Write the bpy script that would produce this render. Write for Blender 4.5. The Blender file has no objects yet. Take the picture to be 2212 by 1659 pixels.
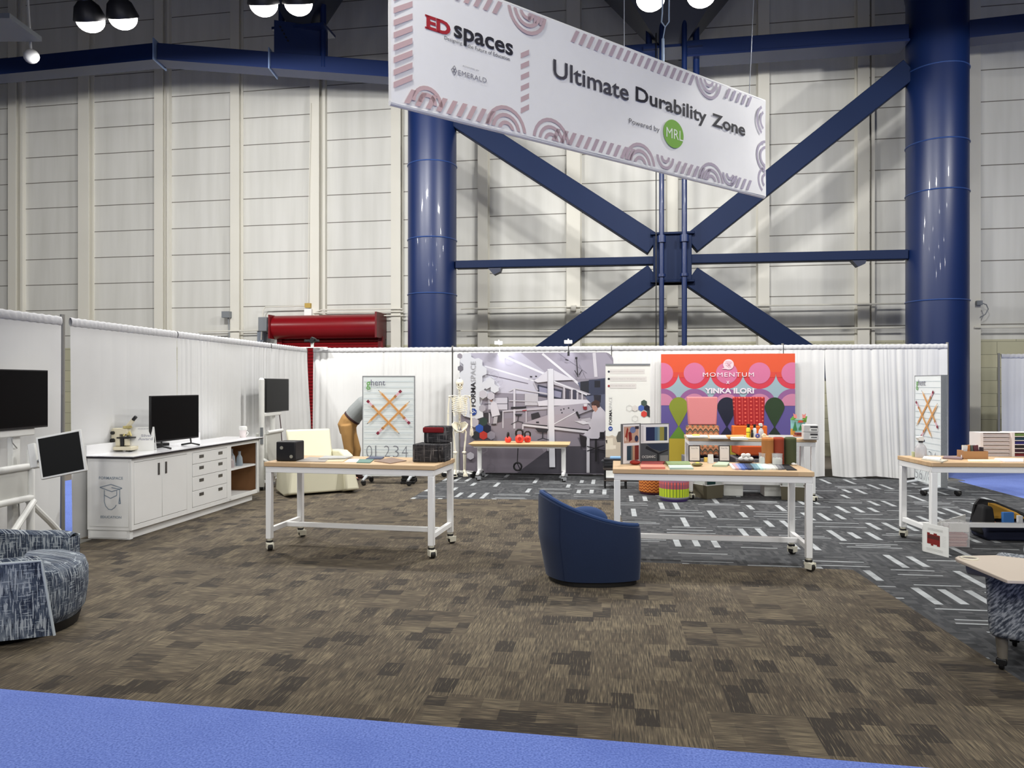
import bpy, math, random
from mathutils import Vector, Matrix
R = math.radians
scene = bpy.context.scene
COL = scene.collection
F, CX, CY, EYE = 1600.0, 1106.0, 829.5, 1.72

# ---------------------------------------------------------------- camera
cam_data = bpy.data.cameras.new('camera')
cam_data.sensor_fit = 'HORIZONTAL'; cam_data.sensor_width = 36.0
cam_data.lens = 36.0 * F / 2212.0
cam_data.clip_start = 0.05; cam_data.clip_end = 200
cam = bpy.data.objects.new('camera', cam_data)
cam.location = (0, 0, EYE); cam.rotation_euler = (R(90), 0, 0)
COL.objects.link(cam); scene.camera = cam

# ---------------------------------------------------------------- exposure and ambient of the big hall
scene.view_settings.view_transform = 'Standard'
scene.view_settings.look = 'None'
scene.view_settings.gamma = 1.0
scene.view_settings.use_curve_mapping = False
scene.view_settings.exposure = 0.12
world = bpy.data.worlds.new('hall_ambient'); scene.world = world
world.use_nodes = True
bg = world.node_tree.nodes['Background']
bg.inputs[0].default_value = (0.93, 0.96, 1.0, 1); bg.inputs[1].default_value = 0.06

FILL_W = 155.0      # watts of the unseen lamps added for overall fill
WALL_W = 640.0      # watts of the row near the wall
LENS_E = 12.0

# ---------------------------------------------------------------- pixel <-> place
def P(px, py, Y):
    return Vector(((px-CX)/F*Y, Y, EYE-(py-CY)/F*Y))
def G(px, py, z=0.0):            # point of the picture on a level surface of height z
    Y = (EYE-z)*F/(py-CY)
    return Vector(((px-CX)/F*Y, Y, z))
class Pl:                        # an upright plane; st() gives its own x and height
    def __init__(s, X, Y, ang):
        s.o = (X, Y); s.a = R(ang); s.u = (math.cos(s.a), math.sin(s.a))
    def st(s, px, py, z0=0.0):
        k = (px-CX)/F
        t = (k*s.o[1]-s.o[0])/(s.u[0]-k*s.u[1])
        Y = s.o[1]+t*s.u[1]
        return t, EYE-(py-CY)/F*Y-z0
    def at(s, t, off=0.0):       # off: towards the viewer
        return Vector((s.o[0]+t*s.u[0]+off*s.u[1], s.o[1]+t*s.u[1]-off*s.u[0], 0))

# ---------------------------------------------------------------- materials
def lin(c):
    return tuple(((x/255)/12.92 if x/255 <= 0.04045 else ((x/255+0.055)/1.055)**2.4) for x in c)
_m = {}
def mat(name, rgb, rough=0.6, metal=0.0, bump=0.0, bscale=60, var=0.0, vscale=8, emit=None, trans=0.0, alpha=1.0, spec=0.5, sheen=0.0, coat=0.0):
    """rgb 0-255 display colour of the material itself"""
    if name in _m: return _m[name]
    m = bpy.data.materials.new(name); m.use_nodes = True
    nt = m.node_tree; b = nt.nodes['Principled BSDF']; l = lin(rgb)
    b.inputs['Base Color'].default_value = (*l, 1)
    b.inputs['Roughness'].default_value = rough
    b.inputs['Metallic'].default_value = metal
    b.inputs['Specular IOR Level'].default_value = spec
    b.inputs['Transmission Weight'].default_value = trans
    b.inputs['Alpha'].default_value = alpha
    b.inputs['Coat Weight'].default_value = coat
    if sheen: b.inputs['Sheen Weight'].default_value = sheen
    tc = nt.nodes.new('ShaderNodeTexCoord')
    n = nt.nodes.new('ShaderNodeTexNoise'); n.inputs['Scale'].default_value = vscale; n.inputs['Detail'].default_value = 3
    nt.links.new(tc.outputs['Object'], n.inputs['Vector'])
    mx = nt.nodes.new('ShaderNodeMix'); mx.data_type = 'RGBA'
    v = max(var, 0.02)
    mx.inputs[6].default_value = (*[max(0, x*(1-v)) for x in l], 1)
    mx.inputs[7].default_value = (*[min(1, x*(1+v)) for x in l], 1)
    nt.links.new(n.outputs['Fac'], mx.inputs[0]); nt.links.new(mx.outputs[2], b.inputs['Base Color'])
    if bump:
        n2 = nt.nodes.new('ShaderNodeTexNoise'); n2.inputs['Scale'].default_value = bscale
        nt.links.new(tc.outputs['Object'], n2.inputs['Vector'])
        bp = nt.nodes.new('ShaderNodeBump'); bp.inputs['Strength'].default_value = bump; bp.inputs['Distance'].default_value = 0.01
        nt.links.new(n2.outputs['Fac'], bp.inputs['Height']); nt.links.new(bp.outputs['Normal'], b.inputs['Normal'])
    if emit:
        b.inputs['Emission Color'].default_value = (*emit[:3], 1); b.inputs['Emission Strength'].default_value = emit[3]
    _m[name] = m
    return m
def K(rgb, rough=0.75):          # plain printed colour
    return mat('print_%d_%d_%d' % tuple(rgb), rgb, rough)

class NT:                        # tiny helper for node graphs
    def __init__(s, name, rough=0.8):
        s.m = bpy.data.materials.new(name); s.m.use_nodes = True; s.t = s.m.node_tree
        s.b = s.t.nodes['Principled BSDF']; s.b.inputs['Roughness'].default_value = rough
        s.tc = s.t.nodes.new('ShaderNodeTexCoord'); _m[name] = s.m
    def n(s, typ, **kw):
        x = s.t.nodes.new(typ)
        for k, v in kw.items(): setattr(x, k, v)
        return x
    def put(s, sock, v):
        if hasattr(v, 'is_output') or isinstance(v, bpy.types.NodeSocket): s.t.links.new(v, sock)
        else: sock.default_value = v
    def math(s, op, a, b=0.0, c=0.0):
        x = s.n('ShaderNodeMath', operation=op); s.put(x.inputs[0], a); s.put(x.inputs[1], b)
        if len(x.inputs) > 2: s.put(x.inputs[2], c)
        return x.outputs[0]
    def xyz(s, v):
        x = s.n('ShaderNodeSeparateXYZ'); s.put(x.inputs[0], v); return x.outputs
    def comb(s, a, b, c=0.0):
        x = s.n('ShaderNodeCombineXYZ'); s.put(x.inputs[0], a); s.put(x.inputs[1], b); s.put(x.inputs[2], c); return x.outputs[0]
    def noise(s, v, scale, detail=2):
        x = s.n('ShaderNodeTexNoise'); s.put(x.inputs['Vector'], v); x.inputs['Scale'].default_value = scale; x.inputs['Detail'].default_value = detail
        return x.outputs['Fac']
    def white(s, v):
        x = s.n('ShaderNodeTexWhiteNoise', noise_dimensions='3D'); s.put(x.inputs['Vector'], v); return x.outputs['Value']
    def ramp(s, f, stops, interp='LINEAR'):
        x = s.n('ShaderNodeValToRGB'); s.put(x.inputs[0], f); r = x.color_ramp; r.interpolation = interp
        while len(r.elements) < len(stops): r.elements.new(0.5)
        for e, (p, c) in zip(r.elements, stops): e.position = p; e.color = (*lin(c), 1)
        return x.outputs[0]
    def mix(s, f, a, b, mode='MIX'):
        x = s.n('ShaderNodeMix', data_type='RGBA', blend_type=mode); s.put(x.inputs[0], f)
        for i, v in ((6, a), (7, b)):
            if isinstance(v, tuple): x.inputs[i].default_value = (*lin(v), 1)
            else: s.put(x.inputs[i], v)
        return x.outputs[2]
    def color(s, c): s.put(s.b.inputs['Base Color'], c); return s
    def bump(s, h, strength=0.3, dist=0.01):
        x = s.n('ShaderNodeBump'); s.put(x.inputs['Height'], h); x.inputs['Strength'].default_value = strength; x.inputs['Distance'].default_value = dist
        s.put(s.b.inputs['Normal'], x.outputs['Normal']); return s

# ---------------------------------------------------------------- mesh builder
class MB:
    def __init__(s): s.v = []; s.f = []; s.mi = []; s.mats = []; s.M = Matrix.Identity(4); s.cur = 0
    def use(s, m):
        if m not in s.mats: s.mats.append(m)
        s.cur = s.mats.index(m); return s
    def add(s, vs, fs):
        o = len(s.v); s.v += [tuple(s.M @ Vector(p)) for p in vs]
        s.f += [tuple(i+o for i in f) for f in fs]; s.mi += [s.cur]*len(fs); return s
    def box(s, x0, x1, y0, y1, z0, z1):
        return s.add([(x0,y0,z0),(x1,y0,z0),(x1,y1,z0),(x0,y1,z0),(x0,y0,z1),(x1,y0,z1),(x1,y1,z1),(x0,y1,z1)],
                     [(0,3,2,1),(4,5,6,7),(0,1,5,4),(1,2,6,5),(2,3,7,6),(3,0,4,7)])
    def tap(s, b, t, z0, z1):     # tapered box: b and t are (x0,x1,y0,y1)
        return s.add([(b[0],b[2],z0),(b[1],b[2],z0),(b[1],b[3],z0),(b[0],b[3],z0),(t[0],t[2],z1),(t[1],t[2],z1),(t[1],t[3],z1),(t[0],t[3],z1)],
                     [(0,3,2,1),(4,5,6,7),(0,1,5,4),(1,2,6,5),(2,3,7,6),(3,0,4,7)])
    def beam(s, p0, p1, w, h, up=(0,0,1)):   # rectangular bar from p0 to p1
        p0, p1 = Vector(p0), Vector(p1); d = (p1-p0).normalized(); a = d.cross(Vector(up))
        if a.length < 1e-4: a = Vector((1,0,0))
        a.normalize(); b = a.cross(d)
        vs = []
        for p in (p0, p1):
            for i, j in ((-1,-1),(1,-1),(1,1),(-1,1)): vs.append(p+a*(w/2*i)+b*(h/2*j))
        return s.add(vs, [(0,1,2,3),(7,6,5,4),(0,4,5,1),(1,5,6,2),(2,6,7,3),(3,7,4,0)])
    def tube(s, pts, r, n=10, caps=True, closed=False):
        pts = [Vector(p) for p in pts]; m = len(pts)
        rs = r if isinstance(r, (list, tuple)) else [r]*m
        vs, fs = [], []; a = None
        for i, p in enumerate(pts):
            if closed: d = pts[(i+1) % m]-pts[i-1]
            else: d = pts[min(i+1, m-1)]-pts[max(i-1, 0)]
            if d.length < 1e-9: d = Vector((0,0,1))
            d.normalize()
            if a is None:
                a = d.cross(Vector((0,0,1)))
                if a.length < 1e-3: a = Vector((1,0,0))
            else: a = a-d*a.dot(d)
            a.normalize(); b = d.cross(a)
            for k in range(n):
                t = 2*math.pi*k/n; vs.append(p+(a*math.cos(t)+b*math.sin(t))*rs[i])
        for i in range(m if closed else m-1):
            for k in range(n):
                i2 = (i+1) % m
                fs.append((i*n+k, i*n+(k+1)%n, i2*n+(k+1)%n, i2*n+k))
        if caps and not closed: fs += [tuple(reversed(range(n))), tuple(range((m-1)*n, m*n))]
        return s.add(vs, fs)
    def cyl(s, p0, p1, r0, r1=None, n=16): return s.tube([p0, p1], [r0, r0 if r1 is None else r1], n)
    def lathe(s, prof, c=(0,0,0), n=24, caps=True, sx=1, sy=1):
        vs, fs = [], []
        for r, z in prof:
            for k in range(n):
                t = 2*math.pi*k/n; vs.append((c[0]+r*sx*math.cos(t), c[1]+r*sy*math.sin(t), c[2]+z))
        for i in range(len(prof)-1):
            for k in range(n): fs.append((i*n+k, i*n+(k+1)%n, (i+1)*n+(k+1)%n, (i+1)*n+k))
        if caps: fs += [tuple(reversed(range(n))), tuple(range((len(prof)-1)*n, len(prof)*n))]
        return s.add(vs, fs)
    def ell(s, c, r, n=16, m=10):
        pr = [(max(1e-4, math.sin(math.pi*i/m)), -math.cos(math.pi*i/m)) for i in range(m+1)]
        vs, fs = [], []
        for q, z in pr:
            for k in range(n):
                t = 2*math.pi*k/n; vs.append((c[0]+r[0]*q*math.cos(t), c[1]+r[1]*q*math.sin(t), c[2]+r[2]*z))
        for i in range(m):
            for k in range(n): fs.append((i*n+k, i*n+(k+1)%n, (i+1)*n+(k+1)%n, (i+1)*n+k))
        return s.add(vs, fs)
    def prism(s, pts, y0, y1):    # outline in x,z pushed along y
        n = len(pts)
        vs = [(x, y0, z) for x, z in pts]+[(x, y1, z) for x, z in pts]
        return s.add(vs, [tuple(range(n)), tuple(reversed(range(n, 2*n)))]+[(i, i+n, (i+1)%n+n, (i+1)%n) for i in range(n)])
    def slab(s, pts, z0, z1):     # outline in x,y pushed along z
        n = len(pts)
        vs = [(x, y, z0) for x, y in pts]+[(x, y, z1) for x, y in pts]
        return s.add(vs, [tuple(reversed(range(n))), tuple(range(n, 2*n))]+[(i, (i+1)%n, (i+1)%n+n, i+n) for i in range(n)])
    def grid(s, fn, nu, nv, wrap=False):
        vs = [fn(i/nu, j/nv) for j in range(nv+1) for i in range(nu+1)]
        w = nu+1
        return s.add(vs, [(j*w+i, j*w+i+1, (j+1)*w+i+1, (j+1)*w+i) for j in range(nv) for i in range(nu)])
    def build(s, name, m=None, parent=None, bevel=0.0, seg=2, smooth=35, fix=False, solid=0.0, sub=0):
        me = bpy.data.meshes.new(name); me.from_pydata(s.v, [], s.f)
        if m is not None: me.materials.append(m)
        else:
            for x in s.mats: me.materials.append(x)
            for p, i in zip(me.polygons, s.mi): p.material_index = i
        if fix:
            import bmesh
            bm = bmesh.new(); bm.from_mesh(me); bmesh.ops.remove_doubles(bm, verts=bm.verts, dist=1e-5)
            bmesh.ops.recalc_face_normals(bm, faces=bm.faces); bm.to_mesh(me); bm.free()
        me.update()
        if smooth:
            for p in me.polygons: p.use_smooth = True
            me.set_sharp_from_angle(angle=R(smooth))
        o = bpy.data.objects.new(name, me); COL.objects.link(o)
        if parent: o.parent = parent
        if solid:
            k = o.modifiers.new('solid', 'SOLIDIFY'); k.thickness = solid; k.offset = 0
        if bevel:
            k = o.modifiers.new('bevel', 'BEVEL'); k.width = bevel; k.segments = seg; k.limit_method = 'ANGLE'; k.angle_limit = R(40)
        if sub:
            k = o.modifiers.new('sub', 'SUBSURF'); k.levels = sub; k.render_levels = sub
        return o

def tag(o, label, cat, group=None, kind=None):
    o['label'] = label
    if cat: o['category'] = cat
    if group: o['group'] = group
    if kind: o['kind'] = kind
    return o
def thing(name, label, cat, loc=(0,0,0), rz=0.0, group=None):
    o = bpy.data.objects.new(name, None); COL.objects.link(o); o.empty_display_size = 0.1
    o.location = loc; o.rotation_euler = (0, 0, rz)
    return tag(o, label, cat, group)
def struct(name, mb, m=None, **kw):
    o = mb.build(name, m, **kw); o['kind'] = 'structure'; return o
def copy_tree(o, parent=None):
    c = o.copy(); COL.objects.link(c); c.parent = parent
    for ch in list(o.children): copy_tree(ch, c)
    return c

_tx = {}
def text_data(body, bold=0.0, spacing=1.0):
    k = (body, bold, spacing)
    if k in _tx: return _tx[k]
    cu = bpy.data.curves.new('letters', 'FONT'); cu.body = body; cu.size = 1; cu.offset = bold; cu.resolution_u = 3; cu.space_character = spacing
    o = bpy.data.objects.new('letters', cu); COL.objects.link(o)
    dg = bpy.context.evaluated_depsgraph_get(); dg.update()
    me = bpy.data.meshes.new_from_object(o.evaluated_get(dg))
    vs = [v.co.copy() for v in me.vertices]; fs = [tuple(p.vertices) for p in me.polygons]
    bpy.data.objects.remove(o); bpy.data.curves.remove(cu); bpy.data.meshes.remove(me)
    x0 = min(v.x for v in vs); x1 = max(v.x for v in vs); y0 = min(v.y for v in vs); y1 = max(v.y for v in vs)
    vs = [((v.x-x0)/(x1-x0), (v.y-y0)/(y1-y0)) for v in vs]
    _tx[k] = (vs, fs); return _tx[k]
def put_text(mb, body, x0, x1, z0, z1, y=-0.004, bold=0.0, up=False, spacing=1.0, skew=0.0):
    """letters on the x,z plane fitted in a box; up: reads upwards"""
    vs, fs = text_data(body, bold, spacing)
    if up: q = [(x1-(x1-x0)*b, y, z0+(z1-z0)*a) for a, b in vs]
    else: q = [(x0+(x1-x0)*a, y, z0+(z1-z0)*b+skew*a) for a, b in vs]
    return mb.add(q, fs)
def text(name, parent, body, x0, x1, z0, z1, m, **kw):
    mb = MB(); put_text(mb, body, x0, x1, z0, z1, **kw); return mb.build(name, m, parent, smooth=0)
class Art:                       # flat printed shapes, later ones on top
    def __init__(s, step=0.0005, y=-0.003, ink=1.0): s.ink = ink; s.mb = MB(); s.y = y; s.step = step
    def poly(s, rgb, pts):
        s.mb.use(s.k(rgb)); s.mb.add([(x, s.y, z) for x, z in pts], [tuple(range(len(pts)))]); s.y -= s.step; return s
    def k(s, c): return K(tuple(int(v*s.ink) for v in c))
    def rect(s, rgb, x0, x1, z0, z1): return s.poly(rgb, [(x0,z0),(x1,z0),(x1,z1),(x0,z1)])
    def disc(s, rgb, cx, cz, r, rz=None, n=28, a0=0, a1=360):
        rz = r if rz is None else rz
        return s.poly(rgb, [(cx+r*math.cos(R(a0+(a1-a0)*i/n)), cz+rz*math.sin(R(a0+(a1-a0)*i/n))) for i in range(n if a1-a0 >= 360 else n+1)])
    def line(s, rgb, p, q, w):
        d = Vector((q[0]-p[0], q[1]-p[1])); d.normalize(); nx, nz = -d.y*w/2, d.x*w/2
        return s.poly(rgb, [(p[0]+nx,p[1]+nz),(q[0]+nx,q[1]+nz),(q[0]-nx,q[1]-nz),(p[0]-nx,p[1]-nz)])
    def ring(s, rgb, cx, cz, r, w, n=28, a0=0, a1=360, rz=None):
        rz = r if rz is None else rz; q = rz/r
        s.mb.use(s.k(rgb)); vs = []
        for i in range(n+1):
            t = R(a0+(a1-a0)*i/n); c, d = math.cos(t), math.sin(t)
            vs += [(cx+(r-w/2)*c, s.y, cz+(r-w/2)*d*q), (cx+(r+w/2)*c, s.y, cz+(r+w/2)*d*q)]
        s.mb.add(vs, [(2*i, 2*i+1, 2*i+3, 2*i+2) for i in range(n)]); s.y -= s.step; return s
    def hexa(s, rgb, cx, cz, r, w=None):
        if w: return s.ring(rgb, cx, cz, r, w, n=6, a0=30, a1=390)
        return s.poly(rgb, [(cx+r*math.cos(R(30+60*i)), cz+r*math.sin(R(30+60*i))) for i in range(6)])
    def text(s, rgb, body, x0, x1, z0, z1, **kw):
        s.mb.use(s.k(rgb)); put_text(s.mb, body, x0, x1, z0, z1, y=s.y, **kw); s.y -= s.step; return s
    def build(s, name, parent): return s.mb.build(name, None, parent, smooth=0)

# shared materials
white_steel = mat('white_powder_coated_steel', (248,248,247), 0.4)
white_lam = mat('white_laminate', (236,236,236), 0.35)
black_pl = mat('black_plastic', (14,14,16), 0.45)
screen_m = mat('dark_glass_screen', (5,5,6), 0.35, spec=0.08)
chrome = mat('brushed_chrome', (190,190,192), 0.3, 1.0)
grey_steel = mat('grey_steel', (128,132,136), 0.5, 0.2)
bone_m = mat('ivory_bone_plastic', (236,230,210), 0.5)
navy_paint = mat('navy_gloss_paint', (11,32,76), 0.40, var=0.1, vscale=1.5, coat=0.1)
navy_flat = mat('navy_satin_paint', (8,26,58), 0.62, var=0.1, vscale=1.5, spec=0.2)
wall_paint = mat('cream_wall_paint', (220,217,206), 0.7, var=0.06, vscale=0.8)
red_steel = mat('red_enamelled_steel', (124,12,22), 0.3, var=0.1)
paper_white = mat('white_paper', (240,240,236), 0.8)
dark_box = mat('dark_navy_steel', (12,24,52), 0.5)
# ================================================================ floor, carpets
GA = R(-7.6)                     # the booth's own grid is turned by this angle
gu = Vector((math.cos(GA), math.sin(GA), 0)); gv = Vector((-math.sin(GA), math.cos(GA), 0))
def brown_mat():
    t = NT('brown_tile_carpet', 0.95); p = t.tc.outputs['Object']
    mp = t.n('ShaderNodeMapping'); mp.inputs['Rotation'].default_value = (0, 0, -GA); t.put(mp.inputs['Vector'], p)
    x, y, _ = t.xyz(mp.outputs[0])
    tx = t.math('FLOOR', t.math('MULTIPLY', x, 2.0)); ty = t.math('FLOOR', t.math('MULTIPLY', y, 2.0))
    par = t.math('GREATER_THAN', t.white(t.comb(tx, ty, 4.0)), 0.72)      # tiles laid in two directions
    def layer(a, b, seed):       # blocks long in b, streaks along b
        ca = t.math('FLOOR', t.math('MULTIPLY', a, 8.0)); cb = t.math('FLOOR', t.math('ADD', t.math('MULTIPLY', b, 5.0), t.math('MULTIPLY', t.white(t.comb(ca, seed, 1.0)), 1.0)))
        blk = t.white(t.comb(ca, cb, seed))
        st = t.noise(t.comb(t.math('MULTIPLY', a, 130.0), t.math('MULTIPLY', b, 7.0), seed), 1.0, 2)
        st2 = t.noise(t.comb(t.math('MULTIPLY', a, 30.0), t.math('MULTIPLY', b, 3.0), seed+5), 1.0, 2)
        return blk, st, st2
    A = layer(x, y, 1.0); B = layer(y, x, 9.0)
    def mixf(u, v): 
        q = t.n('ShaderNodeMix', data_type='FLOAT'); t.put(q.inputs[0], par); t.put(q.inputs[2], u); t.put(q.inputs[3], v); return q.outputs[0]
    blk, st, st2 = mixf(A[0], B[0]), mixf(A[1], B[1]), mixf(A[2], B[2])
    base = t.ramp(blk, [(0, (52,45,40)), (0.12, (58,50,43)), (0.2, (92,81,67)), (0.65, (104,93,77)), (1, (124,112,92))])
    c = t.mix(t.math('MULTIPLY', t.math('SUBTRACT', 0.58, st), 3.6), base, (60,55,48))
    c = t.mix(t.math('MULTIPLY', t.math('SUBTRACT', st, 0.56), 5.0), c, (144,131,107))
    c = t.mix(t.math('MULTIPLY', t.math('SUBTRACT', st2, 0.52), 1.6), c, (66,60,53))
    f = t.noise(p, 320.0, 2)
    c = t.mix(0.25, c, t.ramp(f, [(0.3, (50,46,40)), (0.7, (150,142,124))]), 'OVERLAY')
    t.color(c).bump(f, 0.25, 0.004); return t.m
def grey_mat():
    t = NT('charcoal_dash_carpet', 0.95); p = t.tc.outputs['Object']
    mp = t.n('ShaderNodeMapping'); mp.inputs['Rotation'].default_value = (0, 0, -GA); t.put(mp.inputs['Vector'], p)
    x, y, _ = t.xyz(mp.outputs[0]); S = 1/0.61
    tx = t.math('FLOOR', t.math('MULTIPLY', x, S)); ty = t.math('FLOOR', t.math('MULTIPLY', y, S))
    par = t.math('MODULO', t.math('ABSOLUTE', t.math('ADD', tx, ty)), 2.0)
    def lanes(a, b, nl, seed, thr, f0, f1):
        l = t.math('MULTIPLY', a, S*nl); li = t.math('FLOOR', l); fr = t.math('SUBTRACT', l, li)
        line = t.math('MULTIPLY', t.math('GREATER_THAN', fr, f0), t.math('LESS_THAN', fr, f1))
        on = t.math('GREATER_THAN', t.white(t.comb(li, t.math('FLOOR', t.math('MULTIPLY', b, S)), seed)), thr)
        fb = t.math('FRACT', t.math('MULTIPLY', b, S))
        w = t.white(t.comb(li, t.math('FLOOR', t.math('MULTIPLY', b, S)), seed+3))
        cut = t.math('MULTIPLY', t.math('GREATER_THAN', fb, t.math('MULTIPLY', w, 0.25)), t.math('LESS_THAN', fb, t.math('SUBTRACT', 1.0, t.math('MULTIPLY', w, 0.18))))
        seg = t.math('ADD', 0.68, t.math('MULTIPLY', t.white(t.comb(li, t.math('FLOOR', t.math('MULTIPLY', b, S*7)), seed+8)), 0.32))
        return t.math('MULTIPLY', t.math('MULTIPLY', t.math('MULTIPLY', line, on), cut), seg)
    LA = lanes(x, y, 3.0, 2.0, 0.35, 0.34, 0.66); LB = lanes(y, x, 7.0, 7.0, 0.66, 0.34, 0.62)
    q = t.n('ShaderNodeMix', data_type='FLOAT'); t.put(q.inputs[0], par); t.put(q.inputs[2], LA); t.put(q.inputs[3], LB)
    f = t.noise(p, 260.0, 2)
    ca = t.math('FLOOR', t.math('MULTIPLY', x, 10)); cb = t.math('FLOOR', t.math('MULTIPLY', y, 26))
    da = t.math('FLOOR', t.math('MULTIPLY', x, 26)); db = t.math('FLOOR', t.math('MULTIPLY', y, 10))
    w2 = t.n('ShaderNodeMix', data_type='FLOAT'); t.put(w2.inputs[0], par); t.put(w2.inputs[2], t.white(t.comb(da, db, 1))); t.put(w2.inputs[3], t.white(t.comb(ca, cb, 2)))
    base = t.ramp(w2.outputs[0], [(0, (58,60,63)), (0.5, (72,74,77)), (1, (94,95,97))])
    base = t.mix(0.3, base, t.ramp(f, [(0.3, (40,40,42)), (0.7, (140,140,142))]), 'OVERLAY')
    c = t.mix(q.outputs[0], base, (178,182,184))
    t.color(c).bump(f, 0.2, 0.004); return t.m
def blue_mat():
    t = NT('blue_aisle_carpet', 0.98); p = t.tc.outputs['Object']
    a = t.noise(p, 90.0, 4); b = t.noise(p, 1.6, 3); d = t.noise(p, 260, 2)
    c = t.ramp(a, [(0.25, (60,86,172)), (0.5, (100,126,208)), (0.75, (130,154,226))])
    c = t.mix(t.math('MULTIPLY', t.math('SUBTRACT', b, 0.5), 1.6), c, (62,90,178))
    t.color(c).bump(d, 0.4, 0.006); t.b.inputs['Sheen Weight'].default_value = 0.15; return t.m
MB().box(-34, 34, -16, 30, -0.25, -0.012)
fl = MB(); fl.box(-34, 34, -16, 30, -0.25, -0.012)
struct('floor', fl, mat('grey_brown_concrete', (108,100,92), 0.7, var=0.15, vscale=1.0), smooth=0)

A0 = (-2.89, 4.18); A1 = (1.87, 3.32)          # front edge of the booth flooring
sl = (A1[1]-A0[1])/(A1[0]-A0[0])
def front(x): return A0[1]+(x-A0[0])*sl
c = MB(); c.slab([(-9, -9), (13, -9), (13, front(13)), (-9, front(-9))], -0.012, 0.0)
tag(c.build('aisle_carpet', blue_mat(), smooth=0), 'bright blue aisle carpet running across the foreground', 'carpet')
pA = Vector((-1.53, 11.1)); pB = Vector((1.52, 11.0)); pC = Vector((1.22, 7.16)); pD = Vector((3.16, 6.86)); pE = Vector((2.86, 2.9))
g2 = Vector((gv.x, gv.y))
back_l = pA+g2*3.6
br = [(-5.6, front(-5.6)+0.001), (pE.x, front(pE.x)+0.001), tuple(pD), tuple(pC), tuple(pB), tuple(pA), tuple(back_l), (-4.35, 15.05)]
c = MB(); c.slab(br, -0.012, -0.001)
tag(c.build('brown_carpet', brown_mat(), smooth=0), 'mottled brown and taupe tile carpet covering the booth floor', 'carpet')
c = MB(); c.slab([(pE.x, front(pE.x)+0.002), (7.0, front(7.0)+0.002), (7.7, 11.1), (7.95, 13.5), tuple(back_l), tuple(pA), tuple(pB), tuple(pC), tuple(pD)], -0.012, -0.0015)
tag(c.build('charcoal_carpet', grey_mat(), smooth=0), 'charcoal carpet with pale dashes at the back and right of the booth', 'carpet')
c = MB(); c.slab([(7.0, front(7.0)+0.002), (13, front(13)+0.002), (14, 15.6), (8.1, 16.2), (7.95, 13.5), (7.7, 11.1)], -0.012, -0.001)
tag(c.build('aisle_carpet', _m['blue_aisle_carpet'], smooth=0), 'blue aisle carpet beyond the right end of the booth', 'carpet')
c = MB(); c.slab([(-5.62, 4.7), (-5.05, 8.0), (-4.45, 13.6), (-7.8, 14.2), (-9.0, 5.2)], -0.012, -0.001)
tag(c.build('aisle_carpet', _m['blue_aisle_carpet'], smooth=0), 'blue carpet glimpsed through the gap in the left drapes', 'carpet')

# ================================================================ hall wall
WA = -9.71
W = Pl(-1.83, 19.3, WA)
def wall_mat():
    t = NT('cream_wall_panels', 0.65); p = t.tc.outputs['Object']; x, y, z = t.xyz(p)
    q = t.math('DIVIDE', t.math('ADD', z, -0.145+0.735), 0.735); fr = t.math('FRACT', q)
    line = t.math('LESS_THAN', fr, 0.030)
    big = t.noise(t.comb(t.math('MULTIPLY', x, 3.0), y, t.math('MULTIPLY', z, 0.25)), 1.2, 3)
    c = t.ramp(big, [(0.25, (204,203,196)), (0.6, (216,215,209)), (0.9, (222,221,216))])
    c = t.mix(line, c, (112,108,100))
    # block work at the foot of the wall
    br = t.n('ShaderNodeTexBrick'); t.put(br.inputs['Vector'], t.comb(x, z, 0.0)); br.inputs['Scale'].default_value = 1.0
    br.inputs['Brick Width'].default_value = 0.8; br.inputs['Row Height'].default_value = 0.3; br.inputs['Mortar Size'].default_value = 0.008
    br.inputs['Color1'].default_value = (*lin((196,192,164)), 1); br.inputs['Color2'].default_value = (*lin((186,184,160)), 1); br.inputs['Mortar'].default_value = (*lin((150,148,128)), 1)
    low = t.math('LESS_THAN', z, 2.75)
    c = t.mix(low, c, br.outputs['Color'])
    t.color(c).bump(fr, 0.0, 0.01); return t.m
wb = MB(); wb.box(-24, 18, 0, 0.3, -0.012, 15)
wo = struct('wall_back', wb, wall_mat(), smooth=0); wo.location = (W.o[0], W.o[1], 0); wo.rotation_euler = (0, 0, R(WA))
studs = [38, 191, 352, 515, 686, 860, 1046, 1240, 1452, 1647, 1860, 2097, 2330]
n = 0
for i, px in enumerate(studs+[-110, -250]):
    s, _ = W.st(px, 500); n += 1
    m = MB(); w = 0.13 if i not in (1, 7) else 0.17
    m.box(s-w, s+w, -0.20, -0.17, 0, 14.9); m.box(s-0.02, s+0.02, -0.17, -0.02, 0, 14.9); m.box(s-w*1.15, s+w*1.15, -0.02, 0.0, 0, 14.9)
    if i in (0, 2, 4, 10): m.box(s+0.20, s+0.27, -0.12, 0.0, 0, 14.9)
    o = struct('trim_%d' % n, m, wall_paint, smooth=0); o.location = wo.location; o.rotation_euler = wo.rotation_euler
# side walls and ceiling far overhead
cl = MB(); cl.box(-34, 34, -16, 30, 14.9, 15.1)
struct('ceiling', cl, mat('dark_roof_deck', (40,44,54), 0.8), smooth=0)

def wl(name, mb, m, label=None, cat=None, **kw):   # a thing fixed to the hall wall, built in wall coordinates
    o = mb.build(name, m, **kw); o.location = wo.location; o.rotation_euler = wo.rotation_euler
    if label: tag(o, label, cat)
    return o

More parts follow.
